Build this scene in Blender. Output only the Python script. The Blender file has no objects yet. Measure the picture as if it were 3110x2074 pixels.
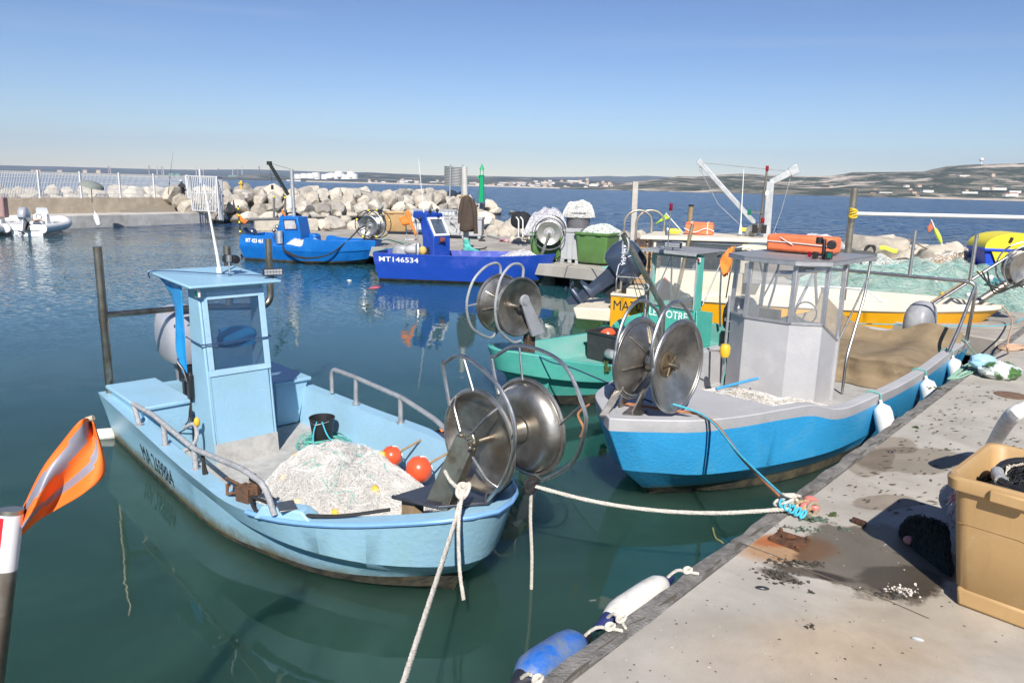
import bpy, bmesh, math, random
import numpy as np
from mathutils import Vector, Matrix, noise as mnoise
R = math.radians
rnd = random.Random(7)
C = bpy.context.scene.collection
# ------------------------------------------------------------------ camera geometry (metres; water level z = 0)
IW, IH, FPX, ROLL, EYE = 3110., 2074., 2250., R(1.5), 3.5
PITCH = math.atan((1037-566)*math.cos(ROLL)/FPX)
_c, _s = math.cos(ROLL), math.sin(ROLL)
FW = Vector((0, math.cos(PITCH), -math.sin(PITCH))); UP0 = Vector((0, math.sin(PITCH), math.cos(PITCH))); RX0 = Vector((1, 0, 0))
RX = RX0*_c + UP0*_s; UP = -RX0*_s + UP0*_c
EYEP = Vector((0, 0, EYE))
def ray(px, py):
    return FW + RX*((px-IW/2)/FPX) + UP*(-(py-IH/2)/FPX)
def P(px, py, z=0.):                       # point seen at pixel, at height z
    d = ray(px, py); return EYEP + d*((z-EYE)/d.z)
def D(px, py, Y):                          # point seen at pixel, at distance Y in front
    d = ray(px, py); return EYEP + d*(Y/d.y)
def V(*a): return Vector(a)

class Frame:                               # a local frame: x forward, y to the left, z up
    def __init__(s, o, deg, roll=0):
        s.o = Vector((o[0], o[1], o[2] if len(o) > 2 else 0.)); s.deg = deg
        s.M = Matrix.Translation(s.o) @ Matrix.Rotation(R(deg), 4, 'Z') @ Matrix.Rotation(R(roll), 4, 'X')
        s.I = s.M.inverted()
    def w(s, x, y, z): return s.M @ Vector((x, y, z))
    def l(s, p): return s.I @ Vector(p)
    def ony(s, px, py, y):                 # pixel ray met with the frame's plane y = const (local coordinates)
        e = s.I @ EYEP; d = s.I.to_3x3() @ ray(px, py)
        return e + d*((y-e.y)/d.y)
    def onx(s, px, py, x):
        e = s.I @ EYEP; d = s.I.to_3x3() @ ray(px, py)
        return e + d*((x-e.x)/d.x)
    def onz(s, px, py, z):
        return s.I @ P(px, py, z)

# ------------------------------------------------------------------ materials
MATS = {}
def lin(c):
    if isinstance(c, str):
        c = [int(c[i:i+2], 16)/255 for i in (0, 2, 4)]
        return tuple((x/12.92 if x <= .04045 else ((x+.055)/1.055)**2.4) for x in c)
    return tuple(c)
def mat(name, col, rough=.5, metal=0., var=.12, vs=6., bump=.0, bs=40., dirt=None, ds=3., dt=.55, dsoft=.12,
        trans=0., alpha=1., coat=0., spec=.5, streak=0., sss=0., dirt2=None, d2s=9., d2t=.62, grime=0., scuff=None, obvar=0., mott=0.):
    if name in MATS: return MATS[name]
    m = bpy.data.materials.new(name); m.use_nodes = True; nt = m.node_tree; N = nt.nodes; L = nt.links
    b = N['Principled BSDF']; tc = N.new('ShaderNodeTexCoord')
    c = lin(col)
    def nz(scale, det=6, rough_=.6, vec=None, dist=0.):
        n = N.new('ShaderNodeTexNoise'); n.inputs['Scale'].default_value = scale; n.inputs['Detail'].default_value = det
        n.inputs['Roughness'].default_value = rough_; n.inputs['Distortion'].default_value = dist
        L.new(vec or tc.outputs['Object'], n.inputs['Vector']); return n
    def ramp(src, a, bb):
        r = N.new('ShaderNodeMapRange'); r.inputs['From Min'].default_value = a; r.inputs['From Max'].default_value = bb
        L.new(src, r.inputs['Value']); return r.outputs['Result']
    def mix(fac, A, B):
        x = N.new('ShaderNodeMix'); x.data_type = 'RGBA'
        if isinstance(fac, (int, float)): x.inputs['Factor'].default_value = fac
        else: L.new(fac, x.inputs['Factor'])
        for sock, val in ((x.inputs['A'], A), (x.inputs['B'], B)):
            if isinstance(val, tuple): sock.default_value = (*val, 1)
            else: L.new(val, sock)
        return x.outputs['Result']
    n1 = nz(vs)
    lo = tuple(max(0, x*(1-var)) for x in c); hi = tuple(min(1, x*(1+var)) for x in c)
    out = mix(ramp(n1.outputs['Fac'], .3, .7), lo, hi)
    if streak:
        mp = N.new('ShaderNodeMapping'); mp.inputs['Scale'].default_value = (14, 14, .8); L.new(tc.outputs['Object'], mp.inputs['Vector'])
        n3 = nz(1.3, 4, .6, mp.outputs['Vector'])
        out = mix(ramp(n3.outputs['Fac'], .5, .85), out, tuple(x*(1-streak) for x in c))
    if dirt is not None:
        n2 = nz(ds, 8, .65, None, .4); out = mix(ramp(n2.outputs['Fac'], dt-dsoft, dt+dsoft), out, lin(dirt))
    if dirt2 is not None:
        n4 = nz(d2s, 8, .7, None, .2); out = mix(ramp(n4.outputs['Fac'], d2t-.05, d2t+.05), out, lin(dirt2))
    if mott:                                 # fine grain
        n6 = nz(260, 3, .7); out = mix(ramp(n6.outputs['Fac'], .36, .44), tuple(x*(1-mott) for x in c), out)
        n7 = nz(120, 4, .7); out = mix(ramp(n7.outputs['Fac'], .66, .72), out, tuple(min(1, x*(1+mott)) for x in c))
    if scuff is not None:                    # chips and scratches, stretched along the hull
        mp2 = N.new('ShaderNodeMapping'); mp2.inputs['Scale'].default_value = (1, 1, 3.5); L.new(tc.outputs['Object'], mp2.inputs['Vector'])
        n8 = nz(11, 9, .75, mp2.outputs['Vector'], .8); out = mix(ramp(n8.outputs['Fac'], .655, .68), out, lin(scuff))
    if grime:                                # weed and dirt just above the waterline, rust runs (local z = height above the water)
        sp = N.new('ShaderNodeSeparateXYZ'); L.new(tc.outputs['Object'], sp.inputs[0])
        n9 = nz(5, 6, .7); ad = N.new('ShaderNodeMath'); ad.operation = 'MULTIPLY_ADD'; ad.inputs[1].default_value = -.22; L.new(n9.outputs['Fac'], ad.inputs[0]); L.new(sp.outputs['Z'], ad.inputs[2])
        out = mix(ramp(ad.outputs[0], .10, -.04), out, (.16, .15, .085)); mp3 = N.new('ShaderNodeMapping'); mp3.inputs['Scale'].default_value = (7, 7, .5); L.new(tc.outputs['Object'], mp3.inputs['Vector'])
        n10 = nz(1.4, 3, .5, mp3.outputs['Vector']); out = mix(ramp(n10.outputs['Fac'], .68, .84), out, tuple(a*(1-grime)+g*grime for a, g in zip(c, (.34, .25, .10))))
    if obvar:
        oi = N.new('ShaderNodeObjectInfo'); rv = N.new('ShaderNodeMapRange'); rv.inputs['To Min'].default_value = 1-obvar; rv.inputs['To Max'].default_value = 1+obvar*.4; L.new(oi.outputs['Random'], rv.inputs['Value'])
        vm = N.new('ShaderNodeVectorMath'); vm.operation = 'SCALE'; L.new(out, vm.inputs[0]); L.new(rv.outputs['Result'], vm.inputs['Scale']); out = vm.outputs[0]
    L.new(out, b.inputs['Base Color'])
    b.inputs['Metallic'].default_value = metal
    rr = N.new('ShaderNodeMapRange'); rr.inputs['To Min'].default_value = max(.02, rough*.8); rr.inputs['To Max'].default_value = min(1, rough*1.25)
    L.new(n1.outputs['Fac'], rr.inputs['Value']); L.new(rr.outputs['Result'], b.inputs['Roughness'])
    b.inputs['Specular IOR Level'].default_value = spec
    if coat: b.inputs['Coat Weight'].default_value = coat; b.inputs['Coat Roughness'].default_value = .15
    if trans: b.inputs['Transmission Weight'].default_value = trans
    if alpha < 1: b.inputs['Alpha'].default_value = alpha
    if sss: b.inputs['Subsurface Weight'].default_value = sss; b.inputs['Subsurface Radius'].default_value = (.02, .02, .02)
    if bump:
        bn = N.new('ShaderNodeBump'); bn.inputs['Strength'].default_value = bump; bn.inputs['Distance'].default_value = .02
        n5 = nz(bs, 5, .6); L.new(n5.outputs['Fac'], bn.inputs['Height']); L.new(bn.outputs['Normal'], b.inputs['Normal'])
    MATS[name] = m; return m

# ------------------------------------------------------------------ mesh builder (world coordinates in, local out)
OBJ_M = {}                                  # object name -> its world matrix
class MB:
    sharp = 42
    def __init__(s, F=None): s.v = []; s.f = []; s.m = []; s.sm = []; s.F = F
    def add(s, vs, fs, mi=0, smooth=False, M=None):
        o = len(s.v)
        for p in vs:
            p = Vector(p)
            if M is not None: p = M @ p
            if s.F is not None: p = s.F.M @ p
            s.v.append(p)
        for f in fs: s.f.append([i+o for i in f]); s.m.append(mi); s.sm.append(smooth)
        return s
    def box(s, c, size, rot=None, mi=0, taper=1., M=None):
        x, y, z = (a/2 for a in size); t = taper
        vs = [(-x*t, -y*t, -z), (x*t, -y*t, -z), (x*t, y*t, -z), (-x*t, y*t, -z), (-x, -y, z), (x, -y, z), (x, y, z), (-x, y, z)]
        T = Matrix.Translation(Vector(c))
        if rot is not None:
            T = T @ (rot.to_4x4() if isinstance(rot, Matrix) else Matrix.Rotation(rot, 4, 'Z'))
        if M is not None: T = M @ T
        return s.add(vs, [(3, 2, 1, 0), (4, 5, 6, 7), (0, 1, 5, 4), (1, 2, 6, 5), (2, 3, 7, 6), (3, 0, 4, 7)], mi, False, T)
    def hexa(s, pts, mi=0):                 # 8 corners: bottom 4 ccw, top 4 ccw
        return s.add(pts, [(3, 2, 1, 0), (4, 5, 6, 7), (0, 1, 5, 4), (1, 2, 6, 5), (2, 3, 7, 6), (3, 0, 4, 7)], mi)
    def plate(s, pts, n, th, mi=0):         # polygon with thickness along n
        n = Vector(n)*th; k = len(pts); A = [Vector(p) for p in pts]; B = [p+n for p in A]
        fs = [tuple(range(k))[::-1], tuple(range(k, 2*k))] + [(i, (i+1) % k, k+(i+1) % k, k+i) for i in range(k)]
        return s.add(A+B, fs, mi)
    def loft(s, rings, closed=True, cap0=False, cap1=False, mi=0, smooth=True):
        n = len(rings[0]); vs = [p for r in rings for p in r]; fs = []
        for i in range(len(rings)-1):
            for j in range(n if closed else n-1):
                k = (j+1) % n; fs.append((i*n+j, i*n+k, (i+1)*n+k, (i+1)*n+j))
        s.add(vs, fs, mi, smooth); o = len(s.v)-len(vs)
        if cap0: s.f.append([o+j for j in range(n)][::-1]); s.m.append(mi); s.sm.append(False)
        if cap1: s.f.append([o+(len(rings)-1)*n+j for j in range(n)]); s.m.append(mi); s.sm.append(False)
        return s
    def tube(s, pts, r, n=8, closed=False, mi=0, cap=True, smooth=True, sq=None):
        pts = [Vector(p) for p in pts]; k = len(pts)
        rs = r if isinstance(r, (list, tuple)) else [r]*k
        T = []
        for i in range(k):
            a = pts[(i-1) % k] if (closed or i > 0) else pts[i]; b = pts[(i+1) % k] if (closed or i < k-1) else pts[i]
            t = (b-a); T.append(t.normalized() if t.length > 1e-9 else Vector((0, 0, 1)))
        up = Vector((0, 0, 1)) if abs(T[0].z) < .9 else Vector((1, 0, 0))
        N = (up - T[0]*up.dot(T[0])).normalized(); rings = []
        for i in range(k):
            N = N - T[i]*N.dot(T[i]); N = N.normalized() if N.length > 1e-6 else T[i].orthogonal().normalized()
            B = T[i].cross(N)
            if sq:
                rings.append([pts[i]+N*(a*sq[0])+B*(b*sq[1]) for a, b in ((1, 1), (-1, 1), (-1, -1), (1, -1))])
            else:
                rings.append([pts[i]+(N*math.cos(2*math.pi*j/n)+B*math.sin(2*math.pi*j/n))*rs[i] for j in range(n)])
        if closed: rings.append(rings[0])
        return s.loft(rings, True, cap and not closed, cap and not closed, mi, smooth and not sq)
    def lathe(s, prof, M, n=24, mi=0, smooth=True, arc=2*math.pi):      # profile (r, z) about local z of M
        rings = [[M @ Vector((r*math.cos(arc*j/n), r*math.sin(arc*j/n), z)) for j in range(n)] for r, z in prof]
        return s.loft(rings, True, prof[0][0] > 1e-4, prof[-1][0] > 1e-4, mi, smooth)
    def ball(s, c, rx, ry=None, rz=None, n=12, k=8, mi=0, rot=None):
        ry = ry or rx; rz = rz or rx; M = Matrix.Translation(Vector(c))
        if rot is not None: M = M @ rot.to_4x4()
        rings = [[M @ Vector((rx*math.sin(a)*math.cos(2*math.pi*j/n), ry*math.sin(a)*math.sin(2*math.pi*j/n), rz*math.cos(a))) for j in range(n)]
                 for a in [math.pi*(.02+.96*i/k) for i in range(k+1)]]
        return s.loft(rings, True, True, True, mi, True)
    def grid(s, fn, nu, nv, mi=0, smooth=True):
        vs = [fn(i/nu, j/nv) for i in range(nu+1) for j in range(nv+1)]
        fs = [(i*(nv+1)+j, (i+1)*(nv+1)+j, (i+1)*(nv+1)+j+1, i*(nv+1)+j+1) for i in range(nu) for j in range(nv)]
        return s.add(vs, fs, mi, smooth)
    def build(s, name, mats, parent=None, bevel=0., sub=0, solid=0., origin=None, seg=2):
        if not isinstance(mats, (list, tuple)): mats = [mats]
        if parent is not None:
            I = OBJ_M[parent.name].inverted(); W = OBJ_M[parent.name]
        else:
            if origin is None:
                xs = [p.x for p in s.v]; ys = [p.y for p in s.v]; zs = [p.z for p in s.v]
                origin = Vector(((min(xs)+max(xs))/2, (min(ys)+max(ys))/2, min(zs)))
            W = Matrix.Translation(Vector(origin)); I = W.inverted()
        me = bpy.data.meshes.new(name)
        me.from_pydata([tuple(I @ p) for p in s.v], [], s.f)
        me.polygons.foreach_set('material_index', s.m); me.polygons.foreach_set('use_smooth', s.sm)
        for m in mats: me.materials.append(m)
        me.validate(); 
        bm = bmesh.new(); bm.from_mesh(me); bmesh.ops.remove_doubles(bm, verts=bm.verts, dist=1e-5)
        bmesh.ops.recalc_face_normals(bm, faces=bm.faces); bm.to_mesh(me); bm.free()
        me.set_sharp_from_angle(angle=R(s.sharp))
        o = bpy.data.objects.new(name, me); C.objects.link(o)
        if parent is not None: o.parent = parent; OBJ_M[o.name] = W
        else: o.matrix_world = W; OBJ_M[o.name] = W.copy()
        if solid: md = o.modifiers.new('t', 'SOLIDIFY'); md.thickness = solid; md.offset = 0
        if sub: md = o.modifiers.new('s', 'SUBSURF'); md.levels = sub; md.render_levels = sub
        if bevel:
            md = o.modifiers.new('b', 'BEVEL'); md.width = bevel; md.segments = seg; md.limit_method = 'ANGLE'; md.angle_limit = R(35)
            md.harden_normals = False
        return o
def tag(o, label=None, cat=None, group=None, kind=None):
    if label: o['label'] = label
    if cat: o['category'] = cat
    if group: o['group'] = group
    if kind: o['kind'] = kind
    return o
def empty(name, M, label=None, cat=None, group=None):
    if not isinstance(M, Matrix): M = Matrix.Translation(Vector(M))
    o = bpy.data.objects.new(name, None); o.empty_display_size = .2; C.objects.link(o); o.matrix_world = M; OBJ_M[o.name] = M.copy()
    return tag(o, label, cat, group)
def interp(pts, t):                        # Catmull-Rom through tuples, t in 0..1
    n = len(pts)-1; x = min(max(t*n, 0), n-1e-9); i = int(x); f = x-i
    p0, p1, p2, p3 = pts[max(i-1, 0)], pts[i], pts[i+1], pts[min(i+2, n)]
    return tuple(.5*((2*b)+(c-a)*f+(2*a-5*b+4*c-d)*f*f+(3*b-a-3*c+d)*f**3) for a, b, c, d in zip(p0, p1, p2, p3))
def smooth(pts, n=24, closed=False):
    pts = [tuple(p) for p in pts]
    if closed: return [Vector(interp(pts[-1:]+pts+pts[:2], (1+i*(len(pts))/n)/(len(pts)+2))) for i in range(n)]
    return [Vector(interp(pts, i/(n-1))) for i in range(n)]
def fillet(pts, r=.1, k=5):                # polyline with rounded corners
    pts = [Vector(p) for p in pts]; out = [pts[0]]
    for a, b, c in zip(pts, pts[1:], pts[2:]):
        u = (a-b); v = (c-b); q = min(r, u.length*.45, v.length*.45); A = b+u.normalized()*q; B = b+v.normalized()*q
        for i in range(k+1):
            t = i/k; out.append(A*(1-t)**2+b*2*t*(1-t)+B*t*t)
    return out+[pts[-1]]
def axisM(c, zdir, xdir=None):             # matrix with local z along zdir
    z = Vector(zdir).normalized(); x = Vector(xdir) if xdir is not None else (Vector((0, 0, 1)) if abs(z.z) < .9 else Vector((1, 0, 0)))
    x = (x - z*x.dot(z)).normalized(); y = z.cross(x)
    M = Matrix((x, y, z)).transposed().to_4x4(); M.translation = Vector(c); return M
def rope(mb, pts, r, twist=9., mi=0, seg=None):   # three-strand laid rope along a polyline
    pts = [Vector(p) for p in pts]
    L = [0]
    for a, b in zip(pts, pts[1:]): L.append(L[-1]+(b-a).length)
    n = seg or max(8, int(L[-1]/(r*.9))); n = min(n, 420); q = []; j = 0
    for i in range(n+1):
        d = L[-1]*i/n
        while j < len(pts)-2 and L[j+1] < d: j += 1
        q.append(pts[j].lerp(pts[j+1], (d-L[j])/max(1e-9, L[j+1]-L[j])))
    T = [(q[min(i+1, n)]-q[max(i-1, 0)]).normalized() for i in range(n+1)]
    N = T[0].orthogonal().normalized(); ns = []
    for t in T:
        N = (N-t*N.dot(t)).normalized(); ns.append(N.copy())
    for k in range(3):
        path = []
        for i in range(n+1):
            a = twist*L[-1]*i/n/(r*10)*1.6 + k*2*math.pi/3
            path.append(q[i]+(ns[i]*math.cos(a)+T[i].cross(ns[i])*math.sin(a))*r*.5)
        mb.tube(path, r*.56, 5, mi=mi)
def wire(mb, pts, r, n=5, seg=20, mi=0): mb.tube(smooth(pts, seg), r, n, mi=mi)
def text_mesh(body, size, mapfn, name, m, parent, cw=1., font=None, spacing=1., bold=0., align='LEFT'):
    cu = bpy.data.curves.new(name, 'FONT'); cu.body = body; cu.size = size; cu.space_character = spacing; cu.offset = bold; cu.resolution_u = 3; cu.align_x = align
    o = bpy.data.objects.new(name, cu); C.objects.link(o)
    dg = bpy.context.evaluated_depsgraph_get(); dg.update()
    me0 = bpy.data.meshes.new_from_object(o.evaluated_get(dg)); bpy.data.objects.remove(o)
    bm = bmesh.new(); bm.from_mesh(me0); bmesh.ops.triangulate(bm, faces=bm.faces)
    mb = MB(); vs = [mapfn(v.co.x*cw, v.co.y) for v in bm.verts]; fs = [[v.index for v in f.verts] for f in bm.faces]
    bm.free(); mb.add(vs, fs); return mb.build(name, m, parent)
def copy_tree(o, M, label=None, group=None):   # a copy of a top-level thing and of its parts
    c = o.copy(); C.objects.link(c); c.matrix_world = M; OBJ_M[c.name] = M.copy()
    if label: c['label'] = label
    if group: c['group'] = group
    for ch in [q for q in list(C.objects) if q.parent == o]:
        d = ch.copy(); C.objects.link(d); d.parent = c
        for g in [q for q in list(C.objects) if q.parent == ch]:
            e = g.copy(); C.objects.link(e); e.parent = d
    return c
# ================================================================== camera, sky, sun
sc = bpy.context.scene
cd = bpy.data.cameras.new('camera'); cam = bpy.data.objects.new('camera', cd); C.objects.link(cam); sc.camera = cam
cd.sensor_fit = 'HORIZONTAL'; cd.sensor_width = 36; cd.lens = FPX/IW*36; cd.clip_start = .1; cd.clip_end = 40000
Mc = Matrix((RX, UP, -FW)).transposed().to_4x4(); Mc.translation = EYEP; cam.matrix_world = Mc
SUN_EL, SUN_AZ = R(40), R(1.5)              # light travels towards +Y (from behind the viewer), slightly from the left
sdir = Vector((-math.sin(SUN_AZ)*math.cos(SUN_EL), -math.cos(SUN_AZ)*math.cos(SUN_EL), math.sin(SUN_EL)))   # towards the sun
sd = bpy.data.lights.new('sun', 'SUN'); sd.energy = 4.7; sd.angle = R(.55); sd.color = (1, .955, .89)
sun = bpy.data.objects.new('sun', sd); C.objects.link(sun); sun.rotation_euler = sdir.to_track_quat('Z', 'Y').to_euler(); sun.location = (0, -10, 30)
wd = bpy.data.worlds.new('World'); sc.world = wd; wd.use_nodes = True; nt = wd.node_tree
sky = nt.nodes.new('ShaderNodeTexSky'); sky.sky_type = 'NISHITA'; sky.sun_disc = False; sky.sun_elevation = SUN_EL
sky.sun_rotation = math.atan2(sdir.x, sdir.y); sky.air_density = 1.0; sky.dust_density = .0; sky.ozone_density = 3.0; sky.altitude = 0
# a few very faint, high wisps of cirrus low in the sky
tcw = nt.nodes.new('ShaderNodeTexCoord'); mp = nt.nodes.new('ShaderNodeMapping'); mp.inputs['Scale'].default_value = (1.2, 1.2, 14)
nz_ = nt.nodes.new('ShaderNodeTexNoise'); nz_.inputs['Scale'].default_value = 1.6; nz_.inputs['Detail'].default_value = 7; nz_.inputs['Distortion'].default_value = .6
rm = nt.nodes.new('ShaderNodeMapRange'); rm.inputs['From Min'].default_value = .52; rm.inputs['From Max'].default_value = .82; rm.inputs['To Max'].default_value = .16
mx = nt.nodes.new('ShaderNodeMix'); mx.data_type = 'RGBA'; mx.inputs['B'].default_value = (5.2, 5.5, 6.0, 1)
nt.links.new(tcw.outputs['Generated'], mp.inputs['Vector']); nt.links.new(mp.outputs['Vector'], nz_.inputs['Vector'])
nt.links.new(nz_.outputs['Fac'], rm.inputs['Value']); nt.links.new(rm.outputs['Result'], mx.inputs['Factor']); 
gm_ = nt.nodes.new('ShaderNodeGamma'); gm_.inputs['Gamma'].default_value = 1.40; nt.links.new(sky.outputs['Color'], gm_.inputs['Color'])
tn = nt.nodes.new('ShaderNodeMix'); tn.data_type = 'RGBA'; tn.blend_type = 'MULTIPLY'; tn.inputs['Factor'].default_value = 1; tn.inputs['B'].default_value = (.315, .305, .335, 1)
nt.links.new(gm_.outputs['Color'], tn.inputs['A']); nt.links.new(tn.outputs['Result'], mx.inputs['A'])
bg = nt.nodes['Background']; bg.inputs['Strength'].default_value = .1; nt.links.new(mx.outputs['Result'], bg.inputs['Color'])
sc.view_settings.view_transform = 'Standard'; sc.view_settings.look = 'None'; sc.view_settings.exposure = 0.55; sc.view_settings.gamma = 1
try:
    sc.cycles.use_denoising = True; sc.cycles.max_bounces = 8; sc.cycles.transparent_max_bounces = 12; sc.cycles.caustics_reflective = False; sc.cycles.caustics_refractive = False
    sc.cycles.use_adaptive_sampling = True; sc.cycles.adaptive_threshold = .015; sc.cycles.sample_clamp_indirect = 6
except Exception: pass

# ================================================================== water
def water_mat():
    m = bpy.data.materials.new('water'); m.use_nodes = True; nt = m.node_tree; N = nt.nodes; L = nt.links; b = N['Principled BSDF']
    geo = N.new('ShaderNodeNewGeometry'); sep = N.new('ShaderNodeSeparateXYZ'); L.new(geo.outputs['Position'], sep.inputs[0])
    def math_(op, a, c=None):
        n = N.new('ShaderNodeMath'); n.operation = op
        for i, x in enumerate((a, c)):
            if x is None: continue
            if isinstance(x, (int, float)): n.inputs[i].default_value = x
            else: L.new(x, n.inputs[i])
        return n.outputs[0]
    def mr(v, a, c, lo=0., hi=1.):
        n = N.new('ShaderNodeMapRange'); n.interpolation_type = 'SMOOTHSTEP'
        n.inputs['From Min'].default_value = a; n.inputs['From Max'].default_value = c; n.inputs['To Min'].default_value = lo; n.inputs['To Max'].default_value = hi
        L.new(v, n.inputs['Value']); return n.outputs['Result']
    def nz(scale, det, vec, rough=.55, dist=0.):
        n = N.new('ShaderNodeTexNoise'); n.inputs['Scale'].default_value = scale; n.inputs['Detail'].default_value = det; n.inputs['Roughness'].default_value = rough
        n.inputs['Distortion'].default_value = dist; L.new(vec, n.inputs['Vector']); return n
    # how open the water is: harbour basin near, open lagoon beyond the breakwater; more wind to the left of the basin
    open_ = mr(sep.outputs['Y'], 34, 60)
    wind = mr(math_('SUBTRACT', sep.outputs['Y'], math_('MULTIPLY', sep.outputs['X'], .9)), 15, 46)
    mpn = N.new('ShaderNodeMapping'); mpn.inputs['Scale'].default_value = (.7, 1.3, 1); mpn.inputs['Rotation'].default_value = (0, 0, .25); L.new(geo.outputs['Position'], mpn.inputs['Vector'])
    v = mpn.outputs['Vector']
    patch = mr(nz(.09, 3, v).outputs['Fac'], .4, .62, .35, 1.)
    def slope(n, k):                        # colour noise -> slope vector scaled by k
        s = N.new('ShaderNodeVectorMath'); s.operation = 'SUBTRACT'; s.inputs[1].default_value = (.5, .5, .5); L.new(n.outputs['Color'], s.inputs[0])
        q = N.new('ShaderNodeVectorMath'); q.operation = 'SCALE'; L.new(s.outputs[0], q.inputs[0])
        if isinstance(k, (int, float)): q.inputs['Scale'].default_value = k
        else: L.new(k, q.inputs['Scale'])
        return q.outputs[0]
    def add(a, c):
        n = N.new('ShaderNodeVectorMath'); n.operation = 'ADD'; L.new(a, n.inputs[0]); L.new(c, n.inputs[1]); return n.outputs[0]
    k_calm = .022
    s1 = slope(nz(1.6, 2, v), k_calm)
    s2 = slope(nz(7., 3, v, .6, .2), math_('ADD', math_('MULTIPLY', math_('MULTIPLY', wind, patch), .8), .026))
    s3 = slope(nz(1.1, 5, v, .62, .3), math_('MULTIPLY', open_, 2.0))
    tot = add(add(s1, s2), s3)
    fl = N.new('ShaderNodeVectorMath'); fl.operation = 'MULTIPLY'; fl.inputs[1].default_value = (1, 1, 0); L.new(tot, fl.inputs[0])
    up = N.new('ShaderNodeVectorMath'); up.operation = 'ADD'; up.inputs[1].default_value = (0, 0, 1); L.new(fl.outputs[0], up.inputs[0])
    nn = N.new('ShaderNodeVectorMath'); nn.operation = 'NORMALIZE'; L.new(up.outputs[0], nn.inputs[0]); L.new(nn.outputs[0], b.inputs['Normal'])
    def mix(f, A, Bc):
        x = N.new('ShaderNodeMix'); x.data_type = 'RGBA'; L.new(f, x.inputs['Factor'])
        for so, val in ((x.inputs['A'], A), (x.inputs['B'], Bc)):
            if isinstance(val, tuple): so.default_value = (*val, 1)
            else: L.new(val, so)
        return x.outputs['Result']
    murk = nz(.35, 4, geo.outputs['Position'], .6, .6)
    c_near = mix(mr(murk.outputs['Fac'], .35, .7), WATER_NEAR_A, WATER_NEAR_B)
    c_mid = mix(mr(sep.outputs['Y'], 7, 20), c_near, WATER_MID)
    streaks = N.new('ShaderNodeMapping'); streaks.inputs['Scale'].default_value = (.006, .03, 1); L.new(geo.outputs['Position'], streaks.inputs['Vector'])
    c_sea = mix(mr(nz(1., 4, streaks.outputs['Vector']).outputs['Fac'], .45, .7), WATER_SEA, WATER_SEA2)
    L.new(mix(open_, c_mid, c_sea), b.inputs['Base Color'])
    b.inputs['IOR'].default_value = 1.33; L.new(mr(sep.outputs['Y'], 20, 90, .02, .2), b.inputs['Roughness'])
    L.new(mr(sep.outputs['Y'], 28, 70, .62, .09), b.inputs['Specular IOR Level']); b.inputs['Subsurface Weight'].default_value = .85; b.inputs['Subsurface Radius'].default_value = (.6, 1., .9); b.inputs['Subsurface Scale'].default_value = 7.
    return m
WATER_NEAR_A = (.021, .058, .044); WATER_NEAR_B = (.034, .084, .064); WATER_MID = (.02, .085, .10); WATER_SEA = (.006, .034, .095); WATER_SEA2 = (.011, .052, .13)
mb = MB()
xs = [-16000, -4000, -900, -200, -60, -20, 0, 20, 60, 200, 900, 4000, 16000]; ys = [-60, 0, 20, 60, 200, 900, 4000, 16000]
mb.grid(lambda u, v: Vector((xs[round(u*12)], ys[round(v*7)], 0)), 12, 7)
tag(mb.build('water', water_mat(), origin=(0, 0, 0)), kind='structure')
mb = MB(); mb.grid(lambda u, v: Vector((-300+600*u, -60+400*v, -3.2)), 2, 2)
tag(mb.build('seabed', mat('seabed', (.1, .1, .07)), origin=(0, 0, -3.2)), kind='structure')

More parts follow.
